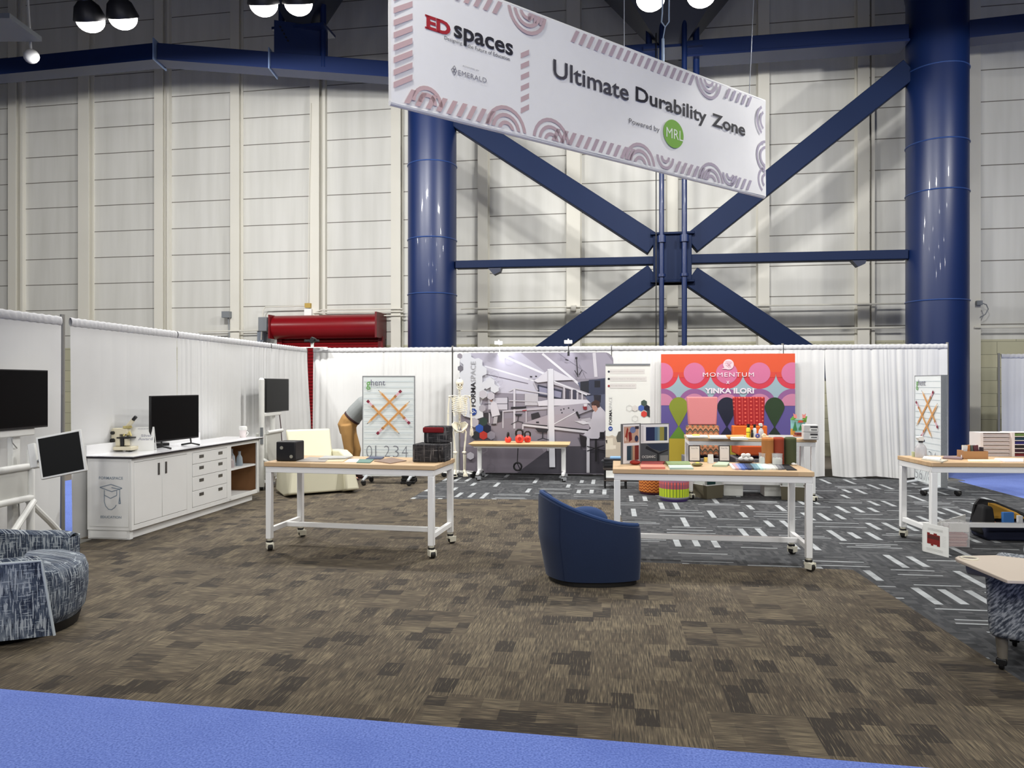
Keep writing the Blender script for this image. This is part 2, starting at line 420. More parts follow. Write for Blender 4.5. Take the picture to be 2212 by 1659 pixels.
# ================================================================ columns and braces
CPl = Pl(-1.83, 17.0, WA)
def column(x, y, r, label, seams):
    t = thing('steel_column', label, 'column', (x, y, 0), 0, None)
    m = MB(); m.lathe([(r+0.12, 0), (r+0.12, 0.08), (r, 0.1), (r, 9.6)] , n=48); m.build('shaft', navy_paint, t)
    for z in seams:
        m = MB(); m.tube([((r+0.004)*math.cos(a), (r+0.004)*math.sin(a), z) for a in [2*math.pi*k/48 for k in range(48)]], 0.014, 6, closed=True)
        m.build('weld_seam', mat('navy_seam_paint', (40,66,120), 0.4), t)
    m = MB(); m.lathe([(r, 9.6), (r*1.25, 10.4), (r*1.7, 12.2), (r*2.2, 14.8)], n=24); m.build('flared_head', navy_paint, t)
    return t
column(-1.83, 17.0, 0.555, 'tall round navy steel column behind the pencil whiteboard and skeleton', [3.75, 5.0, 6.7, 8.3])
column(8.72, 15.2, 0.575, 'thick round navy steel column at the right end of the booth', [3.4, 5.6, 6.6, 8.1])

def cp(px, py, off=0.0):
    s, z = CPl.st(px, py); return Vector((s, -off, z))
bt = thing('cross_brace', 'navy steel X-shaped wall brace with central hub between the two columns', 'brace', (CPl.o[0], CPl.o[1], 0), R(WA))
def ibeam(name, p, q, h, d, parent, mt=navy_flat):
    m = MB(); p, q = Vector(p), Vector(q)
    ax = (q-p).normalized(); up = Vector((0, 1, 0)).cross(ax); 
    if up.z < 0: up = -up
    m.beam(p, q, d, h, up=up)
    return m.build(name, mt, parent, smooth=0, bevel=0.01, seg=1)
hc = cp(1452, 558)
m = MB()
hx0, hz1 = cp(1411, 507).x, cp(1411, 507).z; hx1, hz0 = cp(1493, 612).x, cp(1493, 612).z
m.box(hx0, hx1, -0.2, 0.2, hz0, hz1); m.box(hx0-0.06, hx1+0.06, -0.26, 0.26, hz1-0.05, hz1); m.box(hx0-0.06, hx1+0.06, -0.26, 0.26, hz0, hz0+0.05)
m.build('hub', navy_flat, bt, smooth=0, bevel=0.01, seg=1)
ibeam('diagonal', cp(1040, 292)+Vector((-0.9, 0, 0.66)), cp(1412, 530), 0.46, 0.30, bt)
ibeam('diagonal', cp(1492, 528), cp(1962, 152), 0.44, 0.30, bt)
ibeam('diagonal', cp(1412, 592), cp(1225, 725)+Vector((-2.6, 0, -1.86)), 0.44, 0.30, bt)
ibeam('diagonal', cp(1492, 598), cp(1688, 728)+Vector((2.2, 0, -1.58)), 0.44, 0.30, bt)
ibeam('strut', cp(986, 573), cp(1412, 564), 0.17, 0.25, bt)
ibeam('strut', cp(1490, 561), cp(1958, 551), 0.19, 0.25, bt)
for px, py in ((1070, 585), (1853, 567)):
    m = MB(); p = cp(px, py); m.prism([(p.x-0.15, p.z+0.05), (p.x+0.15, p.z+0.05), (p.x+0.12, p.z-0.04), (p.x-0.02, p.z-0.1)], -0.1, 0.1); m.build('bracket', dark_box, bt, smooth=0)
# top chords
zt = 8.75
m = MB(); p = cp(1482, 132); q = cp(1962, 108)
for nm, x0, x1 in (('top_chord', cp(1482,130).x, cp(1955,110).x), ('top_chord', cp(986,150).x, cp(1420,135).x)):
    m = MB(); m.box(x0, x1, -0.24, 0.24, zt-0.02, zt+0.30); m.box(x0, x1, -0.30, 0.30, zt-0.07, zt-0.02); m.build(nm, navy_paint, bt, smooth=0, bevel=0.008, seg=1)
# twin pipes through the hub
for px, w in ((1428, 0.052), (1476, 0.056)):
    x = cp(px, 557).x; m = MB()
    m.cyl((x, -0.38, 0.0), (x, -0.38, 9.7), w, n=14)
    m.cyl((x, -0.38, hz1-0.25), (x, -0.38, hz1-0.1), w*1.7, n=14)
    m.cyl((x, -0.38, hz0+0.1), (x, -0.38, hz0+0.16), w*1.6, n=14)
    t = thing('drain_pipe', 'navy vertical pipe running past the %s of the brace hub' % ('left side' if px < 1450 else 'right side'), 'pipe', bt.location, R(WA), 'pipes on the brace hub')
    m.build('pipe', navy_paint, t)
m = MB(); x = cp(1416.5, 500).x; m.cyl((x, -0.36, 2.0), (x, -0.36, 9.2), 0.012, n=8)
o = m.build('thin_cable', black_pl); o.location = bt.location; o.rotation_euler = bt.rotation_euler; tag(o, 'thin dark cable hanging left of the twin navy pipes', 'cable')

# inverted pyramids of roof struts above hub and beam, built of plates
def tree_strut(name, base, label, wide=2.6, up=4.2):
    t = thing(name, label, 'strut', base, R(WA))
    m = MB(); a = 0.25; b = wide
    m.tap((-a, a, -a, a), (-b, b, -b*0.6, b*0.6), 0.0, up)
    m.build('plate_cone', mat('dark_roof_steel', (20,28,48), 0.45), t, smooth=0)
    for sx in (-0.5, 0.5):
        m = MB(); m.tube([(sx, -0.1, -0.9), (sx, -0.1, 0.5)], 0.07, 12); m.build('pipe_stub', navy_paint, t)
    m = MB(); m.box(-0.62, 0.62, -0.34, 0.3, -0.06, 0.0); m.build('collar_plate', navy_paint, t, smooth=0)
    return t
hb = CPl.at(hc.x); tree_strut('roof_strut', (hb.x, hb.y, 8.95), 'dark steel pyramid strut rising above the brace hub', 3.3, 4.2)

# left run of the beam
L0 = Vector((-2.4, 17.08, zt)); L1 = Vector(((345-CX)/F*16.1, 16.1, zt)); L2 = Vector((-12.6, 17.1, zt)); L3 = Vector((-20, 18.6, zt))
t = thing('ring_beam', 'navy steel beam along the top of the wall left of the left column', 'beam', (0,0,0), 0)
def rb(p, q, par):
    m = MB(); d = (q-p).normalized(); m.beam(p+Vector((0,0,0.14)), q+Vector((0,0,0.14)), 0.4, 0.32); m.build('beam_length', navy_paint, par, smooth=0, bevel=0.008, seg=1)
    m = MB(); m.beam(p+Vector((0,0,-0.045)), q+Vector((0,0,-0.045)), 0.44, 0.05); m.build('flange', navy_paint, par, smooth=0)
rb(L0, L1, t); rb(L1, L2, t); rb(L2, L3, t)
for p in (L1, Vector(((590-CX)/F*16.55, 16.55, zt))):
    m = MB(); m.box(p.x-0.012, p.x+0.012, p.y-0.3, p.y+0.3, zt-0.1, zt+0.36); m.build('splice_plate', mat('pale_blue_steel', (120,140,175), 0.4), t, smooth=0)
p0 = P(592, 120, 16.35); p1 = P(708, 125, 16.7)
m = MB(); m.add([(p0.x, p0.y, zt+0.28), (p1.x, p1.y, zt+0.28), (p1.x, p1.y, zt+1.0), (p0.x, p0.y, zt+1.0)], [(0,1,2,3)])
m.build('gusset_plate', navy_paint, t, smooth=0, solid=0.03)
m = MB()
for k in range(5):
    a = p0.lerp(p1, 0.12+0.035*k); m.cyl((a.x, a.y-0.035, zt+0.86-0.07*k), (a.x, a.y-0.018, zt+0.86-0.07*k), 0.022, n=8)
m.build('bolt_holes', black_pl, t)
mid = p0.lerp(p1, 0.5); tree_strut('roof_strut', (mid.x, mid.y+0.25, zt+0.95), 'dark steel pyramid strut above the gusset plate on the left beam', 2.4, 4.2)
t = thing('ring_beam', 'navy steel beam leaving the right side of the right column', 'beam', (0,0,0), 0)
rb(Vector((9.25, 15.1, zt)), Vector((12.6, 14.2, zt)), t)

# ceiling trusses and ducts seen dimly
for i, (y, z) in enumerate(((12.5, 12.6), (16.2, 12.9))):
    t = thing('roof_truss', ('nearer' if i == 0 else 'farther')+' dark roof truss just visible under the ceiling', 'truss', (0, y, z), R(WA), 'roof trusses')
    m = MB(); ds = mat('dark_roof_steel', (20,28,48), 0.45)
    m.beam((-16, 0, 0), (16, 0, 0), 0.25, 0.25); m.beam((-16, 0, 1.6), (16, 0, 1.6), 0.25, 0.25); m.build('chord', ds, t, smooth=0)
    m = MB()
    for k in range(16):
        x = -16+2*k; m.beam((x, 0, 0), (x+1, 0, 1.6), 0.12, 0.12); m.beam((x+1, 0, 1.6), (x+2, 0, 0), 0.12, 0.12)
    m.build('web', ds, t, smooth=0)

# ================================================================ lamps
lens_m = mat('glowing_lamp_lens', (255,255,255), 0.5, emit=(1.0, 0.96, 0.88, LENS_E))
housing_m = mat('lamp_reflector', (60,60,64), 0.4, 0.6)
def lamp(x, y, z, label, tilt=16, w=None, group='high bay lamps', az=0.0, src=0.36, cut=False):
    t = thing('high_bay_lamp', label, 'lamp', (x, y, z), az, group)
    t.rotation_euler = (R(tilt), 0, az)
    m = MB(); m.lathe([(0.09, 0.42), (0.10, 0.30), (0.18, 0.22), (0.24, 0.04), (0.24, 0.02), (0.222, 0.02), (0.19, 0.19), (0.09, 0.24)], n=24, caps=False); m.build('reflector', housing_m, t)
    m = MB(); m.cyl((0, 0, 0.42), (0, 0, 0.60), 0.07); m.tube([(0, 0, 0.6), (0, 0, 1.0)], 0.012, 6); m.build('ballast', housing_m, t)
    m = MB(); m.ell((0, 0, 0.02), (0.21, 0.21, 0.18), 20, 12); m.build('lens', lens_m, t)
    if cut:                      # reflector with a sharp cut-off
        ld = bpy.data.lights.new('lamp_light', 'SPOT'); ld.spot_size = R(158); ld.spot_blend = 0.10; ld.shadow_soft_size = 0.13; ld.energy = WALL_W if w is None else w
    else:
        ld = bpy.data.lights.new('lamp_light', 'AREA'); ld.shape = 'DISK'; ld.size = src; ld.energy = FILL_W if w is None else w
    ld.color = (1.0, 0.985, 0.955)
    lo = bpy.data.objects.new('lamp_light', ld); COL.objects.link(lo); lo.parent = t; lo.location = (0, 0, -0.20)
    return t
ly = 11.4
for px, py, Y, lb in ((196, 47, 11.6, 'leftmost glowing lamp of the upper left pair'), (266, 41, 11.6, 'second glowing lamp of the upper left pair'),
                  (570, 12, 11.3, 'left glowing lamp of the pair above the left beam'), (645, 10, 11.3, 'right glowing lamp of the pair above the left beam'),
                  (1405, 0, 10.9, 'glowing lamp just right of the banner, left of its pair'), (1514, -8, 10.9, 'glowing lamp above the right part of the banner, right of its pair')):
    p = P(px, py, Y); lamp(p.x, p.y, p.z, lb, tilt=32, cut=True)
for x, y in ((5.4, 9.7), (9.6, 9.8), (-12.5, 11.8)):
    lamp(x, y, 7.3, 'added high bay lamp out of view, for overall fill', tilt=32, cut=True)
for x, y, k in ((-7.5, 4.6, .7), (-1.5, 4.4, .7), (4.5, 4.2, .7), (9.5, 4.4, .7), (-5.0, -2.0, 1.1), (1.0, -2.2, 1.1), (7.0, -2.0, 1.1), (-6.0, -8.5, 2.0), (1.0, -8.5, 2.0), (8.0, -8.5, 2.0)):  # unseen lamps added overhead and behind the camera as fill light
    lamp(x, y, 7.6, 'added high bay lamp out of view, for overall fill', tilt=0 if y > -5 else 20, src=0.7, w=FILL_W*k)
# ================================================================ drapes
def drape_mat():
    t = NT('white_drape_cloth', 0.9); p = t.tc.outputs['Object']
    w = t.noise(p, 500, 1); b = t.noise(p, 1.0, 3)
    c = t.ramp(b, [(0.3, (208,208,207)), (0.7, (220,220,219))])
    t.color(c).bump(w, 0.1, 0.002); t.b.inputs['Subsurface Weight'].default_value = 0.0; return t.m
cloth = drape_mat()
pocket_m = mat('gathered_rod_pocket', (196,196,198), 0.9, bump=0.3, bscale=40)
pole_m = mat('grey_drape_pole', (150,148,142), 0.4, 0.4)
def drape(label, x0, y0, x1, y1, ztop, zbot=0.02, amp=0.035, dens=9.0, seed=1, fl0=0.0, fl1=0.0, cat='drape', name='pipe_drape', calm=()):
    rnd = random.Random(seed)
    L = math.hypot(x1-x0, y1-y0); t = thing(name, label, cat, (x0, y0, 0), math.atan2(y1-y0, x1-x0), 'white pipe and drape panels')
    ph = [(rnd.uniform(0, 6.28), rnd.uniform(0.6, 1.7), rnd.uniform(0.5, 1)) for _ in range(5)]
    def fold(s):
        v = 0
        for a, k, q in ph:
            w_ = math.sin(a+s*dens*k*2.4+1.6*math.sin(s*1.3+a)+0.8*math.sin(s*4.1+2*a)); v += q*(1-2*math.sqrt(abs(w_)))*(0.5+0.5*math.sin(s*2.3*k+a*3))
        e = 1.0
        for c0, c1 in calm:
            if c0 < s < c1: e = 0.25
        return v/2.6*e
    nu = max(12, int(L/0.014)); nv = 12
    def fn(u, v):
        z = ztop-0.09-(ztop-0.09-zbot)*v; s = u*L
        sh = (fl0*(1-u)+fl1*u)*v**1.3
        return (s+sh+0.02*v*math.sin(s*5+seed), fold(s)*amp*(0.45+0.55*v), z+0.015*(v == 1)*math.sin(s*7+seed))
    m = MB(); m.grid(fn, nu, nv); m.build('curtain', cloth, t, smooth=180)
    def fp(u, v):
        s = u*L; b = 0.020+0.003*math.sin(s*90+2*math.sin(s*13)); th = v*2*math.pi
        return (s, b*math.sin(th), ztop-0.045+0.047*math.cos(th)+0.003*math.sin(s*60))
    m = MB(); m.grid(fp, nu, 10); m.build('rod_pocket', pocket_m, t, smooth=180)
    return t
def pole(x, y, h, label):
    m = MB(); m.cyl((0, 0, 0), (0, 0, h), 0.024); m.box(-0.2, 0.2, -0.2, 0.2, 0, 0.008)
    o = m.build('drape_pole', pole_m); o.location = (x, y, 0); tag(o, label, 'pole', 'drape support poles')
# left side of the booth: a line from the corner towards the viewer
LX0, LY0, LS = -4.08, 14.9, 0.1064
def lp(Y): return (LX0-(LY0-Y)*LS, Y)
def ly_at(px):
    k = (px-CX)/F; return (LX0-LY0*LS)/(k-LS)
ya, yb, yc, yd, ye = 4.6, ly_at(132), ly_at(152), ly_at(381), ly_at(584)
segs = [(lp(ya), lp(yb), 'white drape panel at the far left behind the large screen', 3, 0.008, 3.2, 0, -0.04),
        (lp(yc), lp(yd), 'smooth white drape panel behind the white lab cabinet', 4, 0.010, 3.4, 0.05, 0),
        (lp(yd+0.02), lp(ye), 'gathered white drape panel behind the cabinet screen', 5, 0.03, 9, 0, 0),
        (lp(ye+0.02), lp(14.75), 'last white drape panel of the left side, flaring into the corner', 6, 0.04, 4.5, 0, 0.32)]
for (a, b, lb, sd, am, dn, f0, f1) in segs: drape(lb, a[0], a[1], b[0], b[1], 2.44, amp=am, dens=dn, seed=sd, fl0=f0, fl1=f1)
yy = ly_at(141); pole(lp(yy)[0]-0.03, yy, 2.47, 'grey drape pole in the gap at the far left')
pole(-4.15, 14.95, 2.46, 'grey drape pole in the back left corner')
# the pole's sleeve that shows as a grey strip
# back side
DP = Pl(-4.08, 14.9, -7.66)
def dp(px): 
    s, _ = DP.st(px, 800); return DP.at(s)
bk = [(677, 976, 'white back drape panel behind the bending person', 11, 0.05, 8, 0, 0), (979, 1320, 'white back drape panel behind the laboratory backdrop', 12, 0.04, 10, 0, 0),
      (1322, 1691, 'white back drape panel behind the orange and pink backdrop', 13, 0.035, 9, 0, 0), (1693, 1781, 'narrow white back drape panel right of the orange backdrop', 14, 0.035, 6, 0, 0.02),
      (1781, 2046, 'white back drape panel behind the right pencil whiteboard', 15, 0.06, 7, 0.13, 0)]
for (a, b, lb, sd, am, dn, f0, f1) in bk:
    p, q = dp(a), dp(b); drape(lb, p.x, p.y, q.x, q.y, 2.44, amp=am, dens=dn, seed=sd, fl0=f0, fl1=f1, zbot=0.03)
for px, lb in ((977.5, 'drape pole beside the skeleton'), (1321, 'drape pole right of the laboratory backdrop'), (1692, 'drape pole behind the right edge of the orange backdrop'), (2049, 'drape pole at the right end of the back drapes')):
    p = dp(px); pole(p.x, p.y+0.04, 2.47, lb)
# far right drape
p = P(2163, 900, 15.6); drape('pale grey-white drape beyond the navy column at the right edge', p.x, p.y, p.x+2.4, p.y-0.32, 2.35, amp=0.04, dens=8, seed=21)
pole(p.x-0.04, p.y+0.02, 2.37, 'dark drape pole beyond the navy column')

# ================================================================ things on the hall wall
def wp(px, py): return W.st(px, py)
t = thing('rolling_door', 'red rolling steel door with barrel hood on the hall wall', 'door', wo.location, R(WA))
x0, zc = wp(612, 710); x1, _ = wp(832, 710)
m = MB(); r = 0.31
m.tube([(x0, -0.42, zc), (x1, -0.42, zc)], r, 28); m.build('barrel_hood', red_steel, t, bevel=0.01)
m = MB(); m.box(x0-0.04, x0, -0.76, -0.05, zc-r, zc+r); m.box(x1, x1+0.05, -0.78, -0.05, zc-r, zc+r+0.03); m.build('end_plate', mat('dark_red_steel', (110,12,20), 0.4), t, smooth=0)
m = MB()
for k in range(34): m.tube([(x0+0.12, -0.28, 0.06+k*0.085), (x1-0.05, -0.28, 0.06+k*0.085)], 0.045, 6)
m.build('slat_curtain', red_steel, t)
m = MB(); m.box(x0+0.0, x0+0.14, -0.36, -0.2, -0.0, zc-r+0.05); m.box(x1-0.07, x1+0.07, -0.36, -0.2, 0, zc-r+0.05); m.build('guide_rail', mat('dark_red_steel', (110,12,20), 0.4), t, smooth=0)
mb_ = MB(); a, z = wp(592, 705); mb_.box(a-0.14, a+0.1, -0.6, -0.3, z-0.17, z+0.2); mb_.cyl((a+0.1, -0.45, z-0.02), (a+0.28, -0.45, z-0.02), 0.1)
o = wl('door_motor', mb_, grey_steel, 'grey motor unit bolted left of the red door barrel', 'motor', bevel=0.01)
mb_ = MB(); a, z = wp(570, 727); mb_.box(a-0.09, a+0.09, -0.2, -0.02, z-0.15, z+0.15)
wl('junction_box', mb_, mat('blue_grey_box', (140,148,160), 0.5), 'pale grey electrical box below the door motor', 'box', bevel=0.01)
mb_ = MB(); a, z = wp(502, 682); mb_.box(a-0.12, a+0.1, -0.34, -0.2, z-0.08, z+0.09); mb_.tube([(a+0.02, -0.24, z-0.08), (a+0.04, -0.24, z-0.3), (a+0.08, -0.23, 1.5)], 0.015, 8)
wl('junction_box', mb_, grey_steel, 'grey box with conduit on a wall stud left of the red door', 'box')
mb_ = MB(); a, z = wp(674, 662); mb_.box(a-0.08, a+0.08, -0.28, -0.2, z-0.06, z+0.06)
wl('junction_box', mb_, mat('brass_yellow', (180,150,70), 0.5), 'small yellow electrical box above the red door', 'box')
mb_ = MB(); a, z = wp(676, 677); mb_.box(a-0.1, a+0.1, -0.32, -0.2, z-0.09, z+0.09)
wl('junction_box', mb_, paper_white, 'small white electrical box above the red door', 'box')
def pipe(pts, label, r=0.018, m_=wall_paint, off=0.24):
    mb2 = MB(); q = [(*wp(a, b),) for a, b in pts]; mb2.tube([(s, -off, z) for s, z in q], r, 8)
    return wl('conduit', mb2, m_, label, 'conduit')
pipe([(574, 735), (578, 672), (583, 665), (668, 663)], 'cream conduit curving up beside the door motor to the yellow box')
pipe([(690, 676), (704, 671), (876, 669)], 'upper cream conduit running from the red door to the left column')
pipe([(686, 678), (720, 677), (878, 675)], 'middle cream conduit running from the red door to the left column')
pipe([(640, 687), (740, 685), (878, 683)], 'lower cream conduit directly above the red door barrel')
pipe([(440, 718), (570, 715)], 'cream conduit running left from the door motor at drape height')
pipe([(674, 656), (676, 430), (680, 230)], 'thin conduit climbing the wall stud above the red door', 0.012)
pipe([(1000, 669), (1250, 665), (1640, 663), (1950, 658)], 'long cream conduit crossing the wall behind the cross brace', 0.02)
pipe([(1000, 716), (1400, 716), (1640, 713), (1950, 709)], 'low cream conduit crossing the wall just above the drapes', 0.02)
pipe([(2095, 709), (2150, 709), (2240, 708)], 'cream conduit right of the right column', 0.02, wall_paint, 0.24)
mb_ = MB(); s0, z0 = wp(2100, 657); s1, _ = wp(2110, 657); mb_.box(s0-0.02, s1, -0.3, -0.22, z0-0.05, z0+0.05)
mb_.tube([(s1, -0.24, z0), (s1+0.1, -0.24, z0-0.04), (s1+0.14, -0.24, z0-0.14), (s1+0.08, -0.24, z0-0.26), (s1-0.02, -0.24, z0-0.32)], 0.012, 6)
wl('outlet', mb_, grey_steel, 'wall outlet with looping cable right of the right column', 'outlet')
mb_ = MB(); s0, z0 = wp(1241, 668); mb_.box(s0-0.06, s0+0.06, -0.32, -0.2, z0-0.07, z0+0.07)
wl('junction_box', mb_, wall_paint, 'cream box on the wall stud left of the brace', 'box')
# pale ceiling fittings at the top left
m = MB(); p = P(10, 60, 12.0); m.box(p.x-1.0, p.x+0.35, p.y-0.4, p.y+0.4, p.z-0.04, p.z+0.04); m.tube([(p.x-0.3, p.y, p.z+0.04), (p.x-0.3, p.y, 14.9)], 0.015, 6)
tag(m.build('ceiling_panel', grey_steel, smooth=0), 'grey rectangular panel hanging at the top left edge', 'panel')
m = MB(); p = P(68, 122, 12.5); m.ell((p.x, p.y, p.z), (0.13, 0.1, 0.12), 14, 8); m.tube([(p.x, p.y, p.z), (p.x-0.15, p.y+0.1, p.z+1.4), (p.x-0.15, p.y+0.1, 14.9)], 0.02, 6)
tag(m.build('hall_speaker', mat('pale_grey_plastic', (190,190,190), 0.5)), 'small pale rounded fitting hanging below the upper left lamps', 'speaker')

# clamp light on the drape corner
cpt = P(676, 752, 14.8)
t = thing('clamp_light', 'small black flood light clamped on the corner of the drapes', 'lamp', (cpt.x, cpt.y-0.05, 2.44))
m = MB(); m.box(-0.35, 0.3, -0.05, 0.05, 0.0, 0.015); m.build('base_plate', paper_white, t, smooth=0)
m = MB(); m.tube([(0, 0, 0.015), (0, 0, 0.1)], 0.03, 8); m.build('arm', paper_white, t)
m = MB(); m.beam((-0.02, 0, 0.1), (0.04, 0, 0.2), 0.16, 0.08); m.box(-0.16, 0.14, -0.02, 0.02, 0.12, 0.16); m.build('head', black_pl, t, bevel=0.008)

# ================================================================ hanging banner
B = Pl(-1.02, 6.25, math.degrees(math.atan2(3.15, 4.24))); BL = math.hypot(4.24, 3.15); BZ = 4.10; BH = 1.21
t = thing('hanging_banner', 'long white fabric banner hanging from wires with striped border and black lettering', 'banner', (B.o[0], B.o[1], BZ), B.a)
ban_m = mat('white_banner_fabric', (244,243,241), 0.8, bump=0.25, bscale=5)
def wav(s, z): return 0.003*math.sin(s*7+z*3)+0.003*math.sin(z*4+s*2.1)
m = MB(); m.grid(lambda u, v: (u*BL, wav(u*BL, v*BH), v*BH), 90, 20); m.grid(lambda u, v: (BL-u*BL, 0.05+wav(u*BL, v*BH), v*BH), 40, 8)
m.build('fabric', ban_m, t, smooth=180)
m = MB(); m.tube([(0, 0.025, 0.0), (BL, 0.025, 0.0)], 0.024, 10); m.tube([(0, 0.025, BH), (BL, 0.025, BH)], 0.024, 10); m.build('pocket_rod', ban_m, t)
def bs(px, py): return B.st(px, py, BZ)
# border pattern
pat = {}
def lay(col, vs, fs): pat.setdefault(col, MB()).add([(x, -0.0075, z) for x, z in vs], fs)
def colr(s): 
    f = max(0, min(1, s/BL)); f = int(f*7)/7.0
    a, b = (206,176,176), (168,164,182); return tuple(int(a[i]+(b[i]-a[i])*f) for i in range(3))
def clipz(z): return max(0.02, min(BH-0.02, z))
bw = 0.15
def stripes(x0, x1, z0, z1, vert=False, lean=0.07):
    st = 0.105; nn = int(((z1-z0) if vert else (x1-x0))/st)
    for k in range(nn):
        if vert:
            z = z0+k*st; lay(colr(x0), [(x0, z), (x1, z+lean), (x1, z+lean+0.05), (x0, z+0.05)], [(0,1,2,3)])
        else:
            x = x0+k*st; lay(colr(x), [(x, z0), (x+0.05, z0), (x+0.05+lean, z1), (x+lean, z1)], [(0,1,2,3)])
def arcs(cx, cz, rs, a0, a1):
    for r in rs:
        vs = []; nn = 12
        for i in range(nn+1):
            a = R(a0+(a1-a0)*i/nn)
            for q in (r, r+0.035): vs.append((max(0.02, min(BL-0.02, cx+q*math.cos(a))), clipz(cz+q*math.sin(a))))
        lay(colr(cx), vs, [(2*i, 2*i+1, 2*i+3, 2*i+2) for i in range(nn)])
xdiv = bs(1133, 150)[0]
stripes(0.03, 0.20, 0, 0, True)
stripes(0.02, 0.20, 0.12, BH-0.2, True, 0.11)
stripes(0.12, 1.15, 0.02, bw); stripes(1.75, 3.0, 0.02, bw); stripes(3.55, 4.2, 0.02, bw); stripes(4.55, 5.0, 0.02, bw)
stripes(0.3, 1.2, BH-bw, BH-0.02); stripes(2.0, 3.9, BH-bw, BH-0.02); stripes(4.45, 5.0, BH-bw, BH-0.02)
stripes(xdiv-0.05, xdiv+0.05, 0.2, BH-0.3, True, 0.06)
for cx in (1.2, 1.75, 3.0, 4.2): arcs(cx, 0.0, (0.06, 0.13, 0.2), 0, 180)
for cx in (3.4, 4.55): arcs(cx, 0.16, (0.04, 0.11), 180, 360)
for cx in (1.45, 4.15): arcs(cx, BH, (0.06, 0.13, 0.2), 180, 360)
arcs(1.75, BH-0.1, (0.12, 0.19, 0.26), 90, 180); 
arcs(5.28, 0.95, (0.10, 0.17), 120, 240); arcs(5.28, 0.5, (0.1, 0.17), 90, 270); arcs(5.28, 0.2, (0.06, 0.14), 90, 240)
arcs(0.35, 0.06, (0.06, 0.12), 0, 180)
bmix = MB()
for c_, mb2 in pat.items():
    bmix.use(K(c_, 0.8)); bmix.add(mb2.v, mb2.f)
bmix.build('border_pattern', None, t, smooth=0)
L = MB()
def bt_(body, pl, pr, bot, top, col, bold=0.0, sp=1.0):
    x0 = bs(pl, 100)[0]; x1 = bs(pr, 100)[0]
    L = MB(); L.use(K(col)); put_text(L, body, x0, x1, bs(*bot)[1], bs(*top)[1], y=-0.0095, bold=bold, spacing=sp); L.build('printed_word', None, t, smooth=0)
INK = (34,32,42); RED = (172,30,44)
bt_('ED', 920, 972, (918, 62), (919, 32), RED, 0.045)
L = MB()
for a, b in ((0, 6), (21, 27)):          # slab serifs of the E and D
    x0, x1 = bs(917+a*1.15, 60)[0], bs(926+a*1.1, 60)[0]
    for z0, z1 in ((bs(918, 62)[1], bs(918, 58)[1]), (bs(919, 36)[1], bs(919, 32)[1])):
        L.use(K(RED)); L.add([(x0, -0.0095, z0), (x1, -0.0095, z0), (x1, -0.0095, z1), (x0, -0.0095, z1)], [(0,1,2,3)])
L.build('letter_serif', None, t, smooth=0)
bt_('spaces', 979.5, 1107, (1004.7, 100.3), (979.4, 53.6), INK, 0.02)
bt_('Designing', 959, 997, (990, 98), (959, 78), (90,88,96))
bt_('the Future of Education', 1009, 1100, (1010, 103.5), (1010, 95), (90,88,96))
bt_('POWERED BY', 999, 1034, (1000, 145), (1000, 142), (150,148,154))
bt_('EMERALD', 989, 1050, (989, 162.5), (989, 151.6), (128,126,136), 0, 1.1)
cx, cz = bs(980.5, 153); L = MB()
for dx, dz in ((0, 0.024), (0, -0.024), (-0.018, 0), (0.012, 0)):
    L.use(K((128,126,136))); vs = []
    for k in range(5):
        a = math.pi/2*k
        for q in (0.011, 0.018): vs.append((cx+dx+q*math.cos(a), -0.0095, cz+dz+q*1.2*math.sin(a)))
    L.add(vs, [(2*i, 2*i+1, 2*i+3, 2*i+2) for i in range(4)])
bt_('Ultimate', 1194, 1357, (1209, 171.8), (1227, 139), (70,68,76), 0.012)
bt_('Durability', 1372, 1525, (1520, 275), (1372, 186.5), (40,38,46), 0.018)
bt_('Zone', 1537, 1608.5, (1537, 272), (1537, 244), (30,28,36), 0.022)
bt_('Powered by', 1357.5, 1423.4, (1420.7, 288.5), (1358.5, 255.8), (96,94,102))
L.build('printed_emblem', None, t, smooth=0); L = MB()
cx, cz = bs(1453.8, 289.7); rx = (bs(1476, 280)[0]-bs(1432.5, 280)[0])/2; rz_ = (bs(1453.8, 259.5)[1]-bs(1453.8, 319.8)[1])/2
L.use(K((122,176,64))); L.add([(cx+rx*math.cos(2*math.pi*k/40), -0.0095, cz+rz_*math.sin(2*math.pi*k/40)) for k in range(40)], [tuple(range(40))])
L.use(K((232,240,222))); put_text(L, 'MRL', cx-rx*0.72, cx+rx*0.95, cz-0.055, cz+0.055, y=-0.011, bold=0.0)
L.build('green_roundel', None, t, smooth=0)
B3 = Vector((B.u[0], B.u[1], 0))
for i, (px, py) in enumerate(((1352, 106), (1622, 200))):
    s, z = B.st(px, py); p = B.at(s, -0.025)
    m = MB(); m.tube([(p.x, p.y, BZ+BH), (p.x+(0.03 if i == 0 else 0.5), p.y+0.2, 14.9)], 0.005, 6)
    tag(m.build('suspension_wire', mat('wire_steel', (190,195,205), 0.3, 0.6)), ('left' if i == 0 else 'right')+' thin wire from which the white banner hangs', 'wire', 'banner suspension wires')
p = B.at(0.25, -0.025); m = MB(); m.tube([(p.x, p.y, BZ+BH), (p.x, p.y, 14.9)], 0.005, 6)
m.build('suspension_wire', _m['wire_steel']); tag(bpy.data.objects[-1] if False else COL.objects[-1], 'wire above the left end of the white banner', 'wire', 'banner suspension wires')
